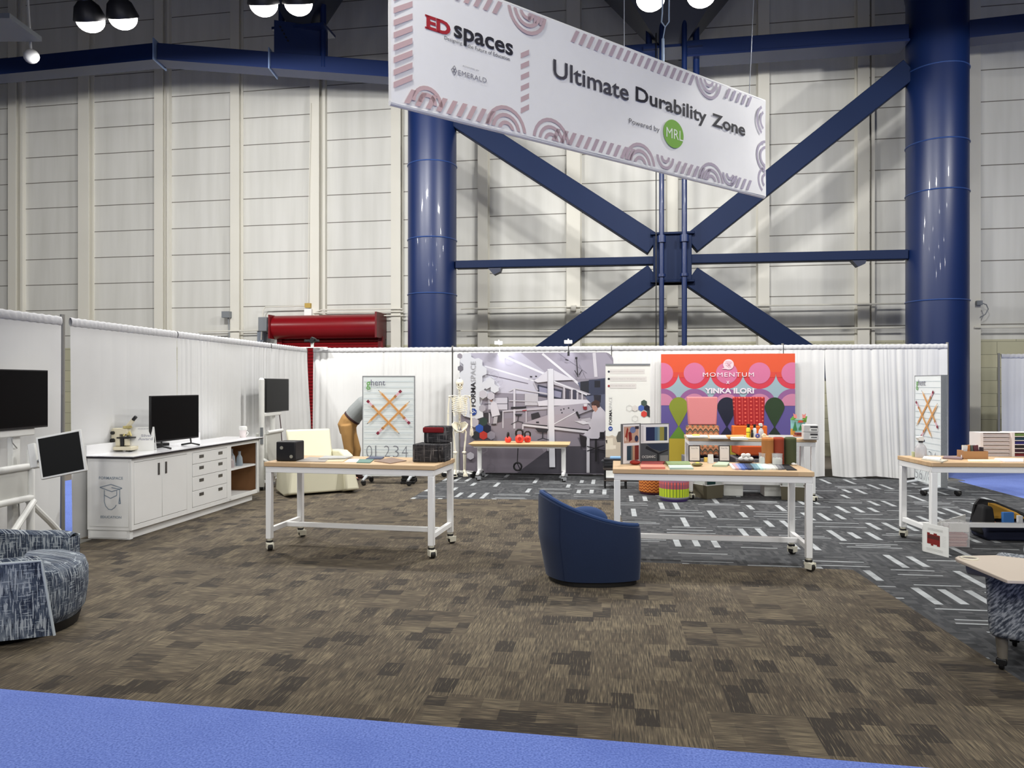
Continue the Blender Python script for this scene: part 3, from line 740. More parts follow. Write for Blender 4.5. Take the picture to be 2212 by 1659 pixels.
# hook and strap hanging near the lamps
m = MB(); p = P(1437, 52, 10.0); m.tube([(p.x-0.02, p.y, p.z+3), (p.x-0.04, p.y, p.z+0.15), (p.x-0.05, p.y, p.z+0.03), (p.x, p.y, p.z-0.04), (p.x+0.05, p.y, p.z+0.03), (p.x+0.05, p.y, p.z+0.2), (p.x+0.09, p.y, p.z+3)], 0.010, 8)
m.tube([(p.x-0.03, p.y, p.z-0.2), (p.x-0.03, p.y, p.z-0.75)], 0.02, 8); m.tube([(p.x, p.y, p.z-0.03), (p.x-0.03, p.y, p.z-0.2)], 0.008, 6)
tag(m.build('rigging_strap', mat('pale_sling', (170,190,215), 0.5)), 'pale looped rigging strap hanging between the two lamps above the banner', 'strap')
# ================================================================ work tables
def wood_mat(name, c0, c1):
    t = NT(name, 0.45); p = t.tc.outputs['Object']; x, y, z = t.xyz(p)
    cell = t.math('FLOOR', t.math('MULTIPLY', y, 22.0)); cell2 = t.math('FLOOR', t.math('ADD', t.math('MULTIPLY', x, 3.0), t.math('MULTIPLY', t.white(t.comb(cell, 1.0, 2.0)), 3.0)))
    w = t.white(t.comb(cell, cell2, 0.0)); g = t.noise(t.comb(t.math('MULTIPLY', x, 2.0), t.math('MULTIPLY', y, 60.0), t.math('MULTIPLY', z, 40.0)), 2.0, 3)
    c = t.mix(w, c0, c1); c = t.mix(t.math('MULTIPLY', t.math('SUBTRACT', g, 0.5), 0.7), c, tuple(int(v*0.72) for v in c0))
    t.color(c); return t.m
wood = wood_mat('butcher_block_top', (206,172,132), (222,192,152))
caster_m = mat('ivory_caster_plastic', (226,222,204), 0.4)
def caster(x, y, parent, h=0.12, name='caster', a=0.3, mw=caster_m):
    m = MB(); m.M = Matrix.Translation((x, y, 0)) @ Matrix.Rotation(a, 4, 'Z')
    m.cyl((0, 0, h-0.02), (0, 0, h), 0.026)
    m.tap((-0.03, 0.05, -0.035, 0.035), (-0.03, 0.03, -0.03, 0.03), 0.055, h-0.035)
    m.box(-0.02, 0.055, -0.036, -0.026, 0.02, 0.08); m.box(-0.02, 0.055, 0.026, 0.036, 0.02, 0.08)
    o = m.build(name, mw, parent, bevel=0.004)
    m = MB(); m.M = Matrix.Translation((x, y, 0)) @ Matrix.Rotation(a, 4, 'Z'); m.cyl((0.02, -0.022, 0.037), (0.02, 0.022, 0.037), 0.037, n=18); m.cyl((0, 0, h-0.036), (0, 0, h-0.018), 0.034)
    m.build('wheel', mat('dark_wheel', (34,32,30), 0.6), o)
def table(label, fx, fy, ang, w=1.83, d=0.76, h=0.915, mesh_from=None):
    """(fx,fy): front left corner of the top"""
    t = thing('work_table', label, 'table', (fx, fy, 0), R(ang), None)
    m = MB(); m.box(0, w, 0, d, h-0.045, h); m.build('tabletop', wood, t, bevel=0.005)
    s = 0.06; i = 0.012; tz = h-0.047
    m = MB(); m.box(i, w-i, i, i+s*0.8, tz-0.06, tz); m.box(i, w-i, d-i-s*0.8, d-i, tz-0.06, tz); m.box(i, i+s, i+s*0.8, d-i-s*0.8, tz-0.06, tz); m.box(w-i-s, w-i, i+s*0.8, d-i-s*0.8, tz-0.06, tz)
    m.build('apron_frame', white_steel, t, bevel=0.003, seg=1)
    for x in (i, w-i-s):
        for y in (i, d-i-s):
            m = MB(); m.box(x, x+s, y, y+s, 0.12, tz-0.06); m.build('leg', white_steel, t, bevel=0.004, seg=1)
            caster(x+s/2, y+s/2, t, a=-0.9 if y < 0.1 else 0.8)
        m = MB(); m.box(x+0.008, x+s-0.008, i+s, d-i-s, 0.185, 0.235); m.build('side_stretcher', white_steel, t, bevel=0.003, seg=1)
    m = MB(); m.box(i+s-0.008, w-i-s+0.008, d/2-0.025, d/2+0.025, 0.187, 0.235); m.build('long_stretcher', white_steel, t, bevel=0.003, seg=1)
    return t
T1 = table('white steel work table with wood top carrying a black cube and stepped seat sample', -2.56, 7.64, -11.2)
T2 = table('white steel work table with wood top carrying fabric swatches, right of the blue chair', 0.956, 7.03, -8.0)
T3 = table('white steel work table at the right edge with spray bottle and drawer racks', 4.30, 7.60, -3.0, w=1.83, d=0.74)
T5 = table('white steel work table with bottles, behind the swatch table', 2.63, 11.06, -8.5)
# low flip table with kettlebells
def low_table():
    a = G(1010.7, 958.7, 0.66); b = G(1232, 959.3, 0.66)
    ang = math.atan2(b.y-a.y, b.x-a.x)-R(4); w = 1.80; d = 0.70; h = 0.66
    t = thing('mobile_table', 'low wood-topped table on white T legs in front of the laboratory backdrop', 'table', (a.x, a.y, 0), ang)
    m = MB(); m.tap((0.07, w-0.06, 0.04, d-0.04), (0, w, 0, d), h-0.045, h); m.build('tabletop', wood_mat('pale_oak_top', (216,180,128), (226,194,146)), t, bevel=0.006)
    m = MB(); m.box(0.09, w-0.09, 0.08, d-0.08, h-0.075, h-0.045); m.build('under_frame', white_steel, t, smooth=0)
    for x in (0.16, w-0.12):
        m = MB(); m.box(x-0.04, x+0.04, d/2-0.03, d/2+0.03, 0.14, h-0.075); m.box(x-0.022, x+0.022, d/2+0.04, d/2+0.07, 0.14, h-0.1); m.build('column', white_steel, t, bevel=0.01)
        m = MB(); m.tube([(x, 0.03, 0.115), (x, d/2, 0.14), (x, d-0.03, 0.115)], [0.026, 0.042, 0.026], 12); f = m.build('foot', white_steel, t)
        caster(x, 0.06, t, 0.12, a=0.6, mw=mat('grey_caster', (150,152,156), 0.4)); caster(x, d-0.06, t, 0.12, a=0.6, mw=_m['grey_caster'])
    m = MB(); m.tube([(w*0.48, 0.3, h-0.08), (w*0.475, 0.25, 0.3), (w*0.5, 0.25, 0.2)], 0.008, 6)
    m.tube([(w*0.48+0.07*math.cos(a_), 0.24, 0.24+0.07*math.sin(a_)) for a_ in [k*0.5236 for k in range(12)]], 0.016, 8, closed=True); m.build('power_cord', black_pl, t)
    return t, w
TK, TKW = low_table()
def on(t, px, py, h):            # point of a level surface under a pixel
    return G(px, py, h)
red_rub = mat('coral_red_vinyl', (226,66,52), 0.45)
def kettlebell(px, py, r, rz, label):
    p = G(px, py, 0.66)
    p.z = 0.66
    t = thing('kettlebell', label, 'kettlebell', p, rz, 'kettlebells on the low table')
    m = MB(); m.lathe([(r*0.5, 0), (r*0.8, r*0.2), (r, r*0.85), (r*0.93, r*1.3), (r*0.6, r*1.75), (r*0.2, r*1.85)], n=24); m.build('weight', red_rub, t)
    m = MB(); q = r*1.0; m.tube([(-q*0.55, 0, r*1.4), (-q*0.78, 0, r*2.0), (-q*0.72, 0, r*2.6), (-q*0.35, 0, r*2.95), (q*0.35, 0, r*2.95), (q*0.72, 0, r*2.6), (q*0.78, 0, r*2.0), (q*0.55, 0, r*1.4)], [r*.24]*8, 12); m.build('handle', mat('black_rubber_grip', (24,22,24), 0.5), t)
    m = MB(); m.cyl((0, -r*1.02, r*0.95), (0, -r*0.8, r*0.95), r*0.42, n=20); m.build('badge', mat('dark_red_badge', (170,36,34), 0.5), t)
kettlebell(1097.5, 956, 0.060, 1.35, 'smallest red kettlebell, seen edge on, left of the other two')
kettlebell(1122, 956.5, 0.080, 0.05, 'largest red kettlebell with black handle, in the middle')
kettlebell(1139.5, 955.5, 0.066, 0.2, 'red kettlebell at the right of the row of three')

# ================================================================ small props on table 1
def at(px, py, h=0.915): p = G(px, py, h); p.z = h; return p
def flat(name, label, cat, corners, h, th, m_, group=None, h2=None):
    """a thin sheet or tile; corners are pixels of its outline on the surface of height h"""
    ps = [G(a, b, h+th) for a, b in corners]; c = sum(ps, Vector())/len(ps)
    mb = MB(); mb.slab([(p.x-c.x, p.y-c.y) for p in ps], 0, th); o = mb.build(name, m_, smooth=0); o.location = (c.x, c.y, h)
    # keep outline counter-clockwise
    o.data.validate(); import bmesh
    bm = bmesh.new(); bm.from_mesh(o.data); bmesh.ops.recalc_face_normals(bm, faces=bm.faces); bm.to_mesh(o.data); bm.free()
    return tag(o, label, cat, group)
p = at(617, 996.5); t = thing('cube_stool_sample', 'small black upholstered cube with two grey dots on the left work table', 'cube', p, R(-9))
s = 0.108
m = MB(); m.box(-s, s, 0, 2*s, 0, 0.205); m.build('cube', mat('black_vinyl', (16,17,22), 0.5), t, bevel=0.014, seg=3)
for x, z in ((-0.045, 0.14), (0.062, 0.05)):
    m = MB(); m.cyl((x, -0.003, z), (x, 0.002, z), 0.018, n=20); m.build('dot', mat('grey_dot', (150,150,140), 0.7), t)
felt = mat('charcoal_plaid_fabric', (62,60,62), 0.95)
def plaid():
    t_ = NT('charcoal_woven_fabric', 0.95); x, y, z = t_.xyz(t_.tc.outputs['Object'])
    a = t_.noise(t_.comb(t_.math('MULTIPLY', x, 60), t_.math('MULTIPLY', y, 60), t_.math('MULTIPLY', z, 5)), 1.0, 2)
    b = t_.noise(t_.comb(t_.math('MULTIPLY', x, 5), t_.math('MULTIPLY', y, 5), t_.math('MULTIPLY', z, 70)), 1.0, 2)
    f = t_.math('MAXIMUM', a, b); t_.color(t_.ramp(f, [(0.5, (38,37,40)), (0.62, (70,68,70)), (0.75, (130,126,124))])); return t_.m
pl = plaid()
p = at(925, 999); t = thing('stepped_seat_sample', 'charcoal stepped seat block with red band on the left work table', 'seat sample', p, R(-11))
m = MB(); m.box(-0.17, 0.095, -0.0, 0.30, 0, 0.185); m.tap((0.095, 0.16, 0.05, 0.30), (0.095, 0.16, 0.02, 0.30), 0, 0.185); m.build('seat_block', pl, t, bevel=0.012)
m = MB(); m.box(-0.10, 0.16, 0.16, 0.36, 0.186, 0.36); m.build('back_block', pl, t, bevel=0.012)
m = MB(); m.box(-0.11, 0.12, 0.148, 0.30, 0.292, 0.352); m.build('red_bolster', mat('dark_red_wool', (128,18,26), 0.9), t, bevel=0.015, seg=3)
tl = 'material samples laid on the left work table'
flat('sample_tile', 'large grey textured sample tile beside the black cube', 'sample', [(640, 996), (702, 997), (714, 989), (668, 987)], 0.915, 0.008, K((168,162,156)), tl)
flat('sample_tile', 'light grey sample tile overlapping behind the grey one', 'sample', [(688, 990), (745, 989), (763, 985), (702, 984)], 0.923, 0.012, K((186,186,184)), tl)
flat('sample_tile', 'beige fabric sample in the middle of the left work table', 'sample', [(702, 997), (740, 997), (752, 990), (716, 989)], 0.915, 0.005, K((214,200,168)), tl)
flat('sample_tile', 'white card sample left of the teal sample', 'sample', [(744, 998), (772, 998), (776, 991), (754, 991)], 0.915, 0.004, paper_white, tl)
flat('sample_tile', 'teal green sample near the front edge of the left work table', 'sample', [(770, 998.5), (799, 999), (808, 992), (777, 991.5)], 0.915, 0.008, K((112,146,136)), tl)
flat('sample_tile', 'navy grey sample at the back of the left work table', 'sample', [(790, 991), (825, 990), (830, 986), (800, 985.5)], 0.915, 0.012, K((80,88,110)), tl)
flat('sample_tile', 'mauve brown angled sample left of the stepped seat', 'sample', [(808, 995), (843, 1000.5), (878, 994.5), (846, 988)], 0.915, 0.008, K((148,126,112)), tl)

# ================================================================ white lab cabinet
ca = Vector((-4.17, 8.13)); cb = Vector((-3.75, 11.12)); cl_ = (cb-ca).length; cang = math.atan2(cb.y-ca.y, cb.x-ca.x)
t = thing('lab_cabinet', 'long white laboratory base cabinet with doors, drawers and open shelf along the left drape', 'cabinet', (ca.x, ca.y, 0), cang)
CT = t; D = 0.565; H = 0.925; H0 = 0.10; LN = cl_
cabw = mat('white_cabinet_paint', (232,232,230), 0.45)
m = MB()
m.box(0.03, 1.215, 0.055, D, H0, H-0.03); m.box(1.215, 2.12, 0.055, D, H0, H-0.03)       # carcasses behind the fronts
m.box(2.12, LN-0.03, D-0.03, D, H0, H-0.03)
m.box(2.12, LN-0.03, 0.03, D-0.03, H0, H0+0.03); m.box(2.12, LN-0.03, 0.03, D-0.03, H-0.05, H-0.03)
m.box(LN-0.06, LN-0.03, 0.03, D-0.03, H0+0.03, H-0.05)
m.build('carcass', cabw, t, bevel=0.002, seg=1)
m = MB()   # face frame
fr = 0.04
for a, b in ((0.03, 0.075), (1.10, 1.215), (2.06, 2.17), (LN-0.10, LN-0.03)): m.box(a, b, 0.03, 0.055, H0, H-0.03)
m.box(0.075, LN-0.1, 0.031, 0.055, H-0.075, H-0.03); m.box(0.075, LN-0.1, 0.031, 0.055, H0, H0+0.055)
m.build('face_frame', cabw, t, bevel=0.002, seg=1)
m = MB(); m.box(0.10, LN-0.14, 0.09, D-0.02, 0, H0); m.box(0.045, 0.10, 0.06, D, 0.0, H0); m.build('plinth', cabw, t, smooth=0)
handle_m = mat('recessed_pull_metal', (110,108,106), 0.35, 0.8)
for x0, x1, hx in ((0.08, 0.585, 0.52), (0.59, 1.095, 0.66)):
    m = MB(); m.box(x0, x1, 0.028, 0.054, H0+0.06, H-0.08); dd = m.build('door', cabw, t, bevel=0.003, seg=1)
    m = MB(); m.box(hx-0.018, hx+0.018, 0.022, 0.03, 0.66, 0.80); m.build('door_handle', handle_m, dd, bevel=0.003)
zz = [(0.705, 0.84), (0.555, 0.70), (0.40, 0.55), (0.165, 0.395)]
for z0, z1 in ((0.705, 0.845), (0.545, 0.70), (0.365, 0.54), (0.16, 0.36)):
    m = MB(); m.box(1.222, 2.054, 0.028, 0.054, z0, z1); dd = m.build('drawer', cabw, t, bevel=0.003, seg=1)
    for hx in (1.42, 1.88):
        m = MB(); m.box(hx-0.05, hx+0.05, 0.022, 0.03, z1-0.075, z1-0.035); m.build('drawer_handle', handle_m, dd, bevel=0.003)
m = MB(); m.box(2.171, LN-0.065, 0.06, D-0.035, 0.51, 0.535); m.build('shelf', cabw, t, smooth=0)
m = MB(); m.box(2.171, LN-0.065, D-0.036, D-0.031, H0+0.03, H-0.05); m.box(LN-0.066, LN-0.061, 0.075, D-0.036, H0+0.031, H-0.051); m.build('back_panel', mat('brown_hardboard', (132,92,56), 0.7), t, smooth=0)
m = MB(); m.box(0.02, LN, 0.0, D+0.03, H-0.03, H-0.02); m.box(0.0, LN+0.02, -0.01, D+0.03, H-0.02, H-0.008); m.build('counter_core', mat('black_phenolic_edge', (26,20,28), 0.5), t, smooth=0)
m = MB(); m.box(0.0, LN+0.02, -0.01, D+0.03, H-0.008, H); m.build('countertop', mat('glossy_white_counter', (236,236,240), 0.15), t, smooth=0)
m = MB(); m.box(0.03, 2.3, D+0.005, D+0.03, H, H+0.11); m.build('backsplash', white_lam, t, smooth=0)
# end panel that faces the viewer: local x=0 side; drawn in the panel's own frame
ep = bpy.data.objects.new('end_panel', None); 
m = MB(); m.box(0.024, 0.03, 0.06, D-0.03, H0+0.04, H-0.06); m.box(0.038, 0.045, 0.09, D-0.03, 0.012, H0-0.012); ep = m.build('end_panel', cabw, t, bevel=0.002, seg=1)
m = MB(); gy = (132,146,162); m.use(K(gy))
def ep_xyz(vs): return [(0.0215, D-0.03-(x), z) for x, z in vs]
def ep_text(body, x0, x1, z0, z1, bold=0.0):
    vs, fs = text_data(body, bold); m.add(ep_xyz([(x0+(x1-x0)*a, z0+(z1-z0)*b) for a, b in vs]), fs)
ep_text('FORMASPACE', 0.12, 0.41, 0.665, 0.695, 0.01); ep_text('EDUCATION', 0.14, 0.39, 0.235, 0.262, 0.01)
def ep_line(pts, w=0.008):
    for a, b in zip(pts, pts[1:]):
        d = Vector((b[0]-a[0], b[1]-a[1])); d.normalize(); nx, nz = -d.y*w/2, d.x*w/2
        m.add(ep_xyz([(a[0]+nx, a[1]+nz), (b[0]+nx, b[1]+nz), (b[0]-nx, b[1]-nz), (a[0]-nx, a[1]-nz)]), [(0,1,2,3)])
ep_line([(0.13, 0.575), (0.265, 0.61), (0.40, 0.57), (0.275, 0.53), (0.13, 0.575)])
ep_line([(0.27, 0.575), (0.37, 0.56), (0.37, 0.47)])
ep_line([(0.37, 0.47), (0.36, 0.40), (0.38, 0.40), (0.37, 0.47)], 0.01)
ep_line([(0.185, 0.545), (0.185, 0.49), (0.26, 0.455), (0.335, 0.49), (0.335, 0.54)])
ep_line([(0.185, 0.49), (0.185, 0.42), (0.20, 0.37), (0.235, 0.335), (0.27, 0.33), (0.31, 0.355), (0.33, 0.385)])
m.build('printed_emblem', None, ep, smooth=0)
def cabp(s, y, z=H):   # point in cabinet frame -> world
    c_, s_ = math.cos(cang), math.sin(cang); return Vector((ca.x+s*c_-y*s_, ca.y+s*s_+y*c_, z))
# microscope
p = G(260, 976, H); t = thing('microscope', 'cream laboratory microscope standing on the near end of the white cabinet', 'microscope', (p.x, p.y+0.07, H), R(-5))
mic = mat('cream_microscope_enamel', (216,208,182), 0.4)
m = MB(); m.slab([(-0.15, -0.09), (0.15, -0.09), (0.15, 0.06), (0.08, 0.1), (-0.15, 0.1)], 0.018, 0.06); m.build('base', mic, t, bevel=0.008)
m = MB(); [m.box(x-0.015, x+0.015, y-0.015, y+0.015, 0, 0.018) for x in (-0.13, 0.13) for y in (-0.07, 0.07)]; m.build('foot', black_pl, t)
m = MB(); m.tap((-0.13, -0.02, -0.045, 0.045), (-0.13, -0.03, -0.04, 0.04), 0.06, 0.26); m.box(-0.12, 0.07, -0.04, 0.04, 0.20, 0.275); m.build('arm', mic, t, bevel=0.012)
m = MB(); m.box(-0.05, 0.12, -0.06, 0.06, 0.155, 0.17); m.box(-0.04, 0.02, -0.03, 0.03, 0.06, 0.155); m.build('stage', black_pl, t, bevel=0.003)
m = MB(); m.cyl((0.045, 0, 0.07), (0.045, 0, 0.15), 0.03); m.build('condenser', mic, t)
m = MB(); m.cyl((0.05, 0, 0.275), (0.05, 0, 0.30), 0.05); m.cyl((0.06, 0, 0.19), (0.055, 0, 0.22), 0.03)
for k in range(3): a = 2.1*k; m.cyl((0.05+0.02*math.cos(a), 0.02*math.sin(a), 0.235), (0.05+0.045*math.cos(a), 0.045*math.sin(a), 0.18), 0.012)
m.build('turret', mat('microscope_brass', (196,182,120), 0.35, 0.5), t)
m = MB(); m.cyl((0.05, 0, 0.29), (0.12, 0, 0.37), 0.024); m.build('eyepiece_tube', mic, t)
m = MB(); m.cyl((0.115, 0, 0.365), (0.155, 0, 0.41), 0.02); m.build('eyepiece', black_pl, t)
for z in (0.13, 0.22):
    m = MB(); m.cyl((-0.1, -0.07, z), (-0.1, 0.07, z), 0.026 if z < 0.2 else 0.02); m.build('focus_knob', black_pl, t)
# tent sign
p = G(304, 975, H); t = thing('tent_sign', 'white folded tent sign with grey lettering between microscope and screen', 'sign', (p.x-0.03, p.y+0.05, H), R(12))
m = MB(); m.add([(-0.16, 0, 0), (0.15, 0, 0), (0.14, 0.06, 0.28), (-0.16, 0.06, 0.28), (-0.16, 0.13, 0), (0.15, 0.13, 0)], [(0,1,2,3), (3,2,5,4)]); m.build('card', paper_white, t, smooth=0, solid=0.004)
for body, x0, x1, z0, z1 in (('Silver', 0.0, 0.12, 0.165, 0.195), ('Award', -0.03, 0.13, 0.125, 0.158), ('-----', -0.04, 0.11, 0.257, 0.262)):
    m = MB(); m.use(K((176,176,184))); vs, fs = text_data(body, 0.02)
    m.add([(x0+(x1-x0)*a, 0.06*(z0+(z1-z0)*b)/0.28-0.006, z0+(z1-z0)*b) for a, b in vs], fs)
    m.build('printed_word', None, t, smooth=0)
# monitor on the cabinet
a = P(326, 900, 8.85); b = P(429.5, 900, 9.75)
t = thing('monitor', 'black flat screen on splayed feet standing on the white cabinet', 'screen', (a.x, a.y, 0.0), math.atan2(b.y-a.y, b.x-a.x))
wm = math.hypot(b.x-a.x, b.y-a.y); z0 = H+0.09; z1 = EYE-(857-CY)/F*8.85+0.01
m = MB(); m.box(0, wm, 0, 0.03, z0, z1); m.build('housing', black_pl, t, bevel=0.004)
m = MB(); m.box(0.012, wm-0.012, -0.002, 0.0, z0+0.02, z1-0.012); m.build('screen', screen_m, t, smooth=0)
for x in (0.2, wm-0.16):
    m = MB(); m.tube([(x, 0.015, z0+0.03), (x, 0.0, H+0.03), (x+0.02, -0.11, H+0.008)], 0.011, 8); m.tube([(x, 0.0, H+0.03), (x, 0.14, H+0.008)], 0.011, 8); m.build('foot', black_pl, t)
p = cabp(1.05, 0.22); m = MB(); m.box(-0.09, 0.09, -0.05, 0.05, 0, 0.035); o = m.build('media_box', black_pl, bevel=0.006); pp = G(348, 963, H); o.location = (pp.x, pp.y, H); o.rotation_euler = (0, 0, 1.2); tag(o, 'small black box under the left corner of the cabinet screen', 'box')
p = G(525, 945, H); t = thing('tall_cup', 'white tall cup with rounded lid at the far end of the white cabinet', 'cup', (p.x, p.y, H))
m = MB(); m.lathe([(0.045, 0), (0.05, 0.09), (0.05, 0.11)], n=20); m.build('cup', mat('white_blush_plastic', (236,226,224), 0.4), t)
m = MB(); m.lathe([(0.057, 0.11), (0.06, 0.14), (0.055, 0.165), (0.0, 0.17)], n=20, caps=False); m.build('lid', paper_white, t)
m = MB(); m.tube([(0.05, 0, 0.09), (0.08, 0, 0.07), (0.05, 0, 0.03)], 0.008, 8); m.build('handle', paper_white, t)
# glassware on the open shelf
glass = mat('clear_glass', (236,242,242), 0.05, alpha=0.22)
for k, (s, y, sc, cl2) in enumerate(((2.26, 0.20, 1.0, (214,150,150)), (2.38, 0.14, 0.8, (226,214,214)), (2.52, 0.22, 1.2, (206,214,220)), (2.62, 0.15, 1.0, (190,204,214)))):
    p = cabp(s, y, 0.536); m = MB(); m.lathe([(0.045*sc, 0), (0.05*sc, 0.02), (0.04*sc, 0.12*sc), (0.018*sc, 0.16*sc), (0.018*sc, 0.2*sc), (0.024*sc, 0.21*sc)], n=16)
    o = m.build('glass_flask', mat('frosted_flask_%d' % k, cl2, 0.1, trans=0.5)); o.location = p
    tag(o, ['pinkish flask at the left of the open cabinet shelf', 'small pale flask second on the open cabinet shelf', 'largest clear flask on the open cabinet shelf', 'bluish flask at the right of the open cabinet shelf'][k], 'flask', 'flasks on the open cabinet shelf')
# ================================================================ media carts
cart_m = mat('white_cart_steel', (226,226,222), 0.4)
def tvpanel(t, x0, x1, y, z0, z1):
    m = MB(); m.box(x0, x1, y-0.0, y+0.035, z0, z1); m.box(x0+0.15, x1-0.15, y+0.035, y+0.06, z0+0.08, z1-0.1); o = m.build('television', black_pl, t, bevel=0.004)
    m = MB(); m.box(x0+0.012, x1-0.012, y-0.003, y, z0+0.018, z1-0.012); m.build('screen', screen_m, o, smooth=0)
# near cart, its screen parallel to the left drape
a = P(0, 870, 6.60); 
t = thing('media_cart', 'white wheeled media cart with large black screen at the left edge', 'media cart', (-4.62, 6.30, 0), R(86.0))
zt0, zt1 = 1.30, 1.855
tvpanel(t, -0.02, 0.97, 0.0, zt0, zt1)
m = MB(); m.box(0.0, 0.82, 0.02, 0.07, zt0-0.07, zt0+0.0); m.build('screen_rail', cart_m, t, bevel=0.01)
m = MB(); m.box(0.58, 0.68, 0.06, 0.12, 0.30, zt0+0.3); m.build('upright', cart_m, t, bevel=0.01)
m = MB(); m.tube([(0.665, -0.05, 0.05), (0.665, -0.05, 1.09), (0.665, -0.05, 1.12)], [0.035, 0.035, 0.02], 14); m.build('front_tube', cart_m, t)
m = MB(); m.tube([(-0.1, -0.05, 0.05), (-0.1, -0.05, 1.12)], 0.035, 14); m.build('front_tube', cart_m, t)
m = MB(); m.box(-0.06, 0.63, -0.06, 0.16, 0.67, 0.93); m.build('equipment_box', mat('pale_grey_cart_box', (206,206,200), 0.5), t, bevel=0.02)
for z in (0.95, 0.655):
    m = MB(); m.tube([(-0.1, -0.06, z), (0.66, -0.06, z)], 0.032, 12); m.build('cross_tube', cart_m, t)
m = MB(); m.tube([(0.665, -0.03, 0.62), (1.0, 0.0, 0.36), (1.36, 0.04, 0.06)], 0.03, 10); m.build('brace', cart_m, t)
m = MB(); m.tube([(0.665, -0.08, 0.62), (0.2, -0.2, 0.36), (-0.25, -0.3, 0.08)], 0.03, 10); m.build('brace', cart_m, t)
m = MB(); m.tube([(0.55, -0.02, 0.62), (0.57, -0.02, 0.35), (0.62, -0.02, 0.04)], 0.006, 6); m.tube([(0.52, 0.03, 1.24), (0.5, 0.0, 1.18), (0.62, 0.05, 1.12)], 0.005, 6); m.build('power_cord', mat('light_grey_cable', (150,150,148), 0.6), t)
for x, y in ((1.36, 0.04), (-0.25, -0.3), (0.665, -0.05), (-0.1, -0.05)): caster(x, y, t, 0.09)
# little touch monitor on an arm
q = P(132, 981, 6.55); qt = thing('touch_monitor', 'small tilted monitor with white frame on an arm beside the large left screen', 'monitor', q, R(28))
qt.rotation_euler = (R(-12), R(-11), R(14))
m = MB(); m.box(-0.185, 0.185, 0, 0.035, -0.19, 0.19); m.build('frame', cart_m, qt, bevel=0.006)
m = MB(); m.box(-0.165, 0.165, -0.003, 0.0, -0.172, 0.172); m.build('screen', mat('grey_black_screen', (17,18,19), 0.4, spec=0.1), qt, smooth=0)
m = MB(); m.tube([(-0.1, 0.03, 0.0), (-0.2, 0.1, 0.0), (-0.27, 0.22, 0.02)], 0.014, 8); m.build('arm', grey_steel, qt)
m = MB(); m.box(-0.30, -0.24, 0.12, 0.20, -0.05, 0.17); m.build('bracket', cart_m, qt, bevel=0.006)
# far cart
t = thing('media_cart', 'white wheeled media cart with black screen near the back left corner', 'media cart', (-4.02, 12.05, 0), R(85.5))
tvpanel(t, 0.05, 1.03, 0.0, 1.25, 1.81)
for x, h in ((-0.08, 1.82), (0.55, 1.5)):
    m = MB(); m.tube([(x, 0.02 if x < 0 else 0.1, 0.06), (x, 0.02 if x < 0 else 0.1, h-0.03), (x, 0.02 if x < 0 else 0.1, h)], [0.045, 0.045, 0.02], 14); m.build('upright', cart_m, t)
m = MB(); m.box(0.0, 0.7, 0.0, 0.05, 1.19, 1.25); m.build('screen_rail', cart_m, t, bevel=0.01)
m = MB(); m.box(0.0, 0.62, -0.03, 0.16, 0.16, 0.92); m.build('equipment_box', _m['pale_grey_cart_box'], t, bevel=0.02)
m = MB(); m.tube([(0.0, -0.04, 0.93), (0.62, -0.04, 0.93)], 0.03, 12); m.build('cross_tube', cart_m, t)
m = MB(); m.box(-0.14, -0.11, -0.02, 0.02, 0.75, 1.02); m.build('side_handle', grey_steel, t)
m = MB(); m.tube([(-0.08, 0.0, 0.5), (0.0, -0.3, 0.3), (0.05, -0.45, 0.1)], 0.03, 10); m.build('brace', cart_m, t)
m = MB(); m.tube([(0.72, 0.05, 1.24), (0.8, 0.05, 0.95), (0.86, 0.04, 0.4), (0.9, 0.04, 0.05)], 0.008, 6); m.build('power_cord', mat('dark_red_cable', (60,16,22), 0.6), t)
for x, y in ((-0.08, 0.02), (0.55, 0.1), (0.05, -0.45), (0.9, -0.2)): caster(x, y, t, 0.10, mw=_m['grey_caster'])

# ================================================================ cream moulded lounge chair
cream = mat('cream_moulded_plastic', (214,210,186), 0.45)
c0 = Vector((-3.10, 11.75, 0)); t = thing('moulded_chair', 'cream moulded plastic lounge chair with flared base behind the left work table', 'chair', c0, R(32))
m = MB(); m.tap((-0.40, 0.40, -0.26, 0.42), (-0.34, 0.34, -0.24, 0.40), 0.03, 0.40); m.build('seat', cream, t, bevel=0.03, seg=3)
m = MB(); m.add([(-0.33, 0.14, 0.38), (0.33, 0.14, 0.38), (0.36, 0.42, 0.98), (-0.36, 0.42, 0.98), (-0.33, 0.30, 0.36), (0.33, 0.30, 0.36), (0.36, 0.50, 0.98), (-0.36, 0.50, 0.98)],
                [(0,1,2,3), (7,6,5,4), (0,4,5,1), (1,5,6,2), (2,6,7,3), (3,7,4,0)]); m.build('backrest', cream, t, bevel=0.03, seg=3)
for sx in (-1, 1):
    m = MB(); x0, x1 = (0.34*sx, 0.50*sx)
    pr = [(-0.42, 0.06), (-0.16, 0.0), (0.34, 0.04), (0.44, 0.30), (0.40, 0.64), (-0.05, 0.66), (-0.30, 0.60), (-0.34, 0.40)]
    vs = [(x0, y, z) for y, z in pr]+[(x1+0.06*sx*(1 if z < 0.2 else 0), y, z) for y, z in pr]; n = len(pr)
    m.add(vs, [tuple(range(n)), tuple(reversed(range(n, 2*n)))]+[(i, (i+1)%n, (i+1)%n+n, i+n) for i in range(n)])
    m.build('arm_side', cream, t, bevel=0.03, seg=3, fix=True)
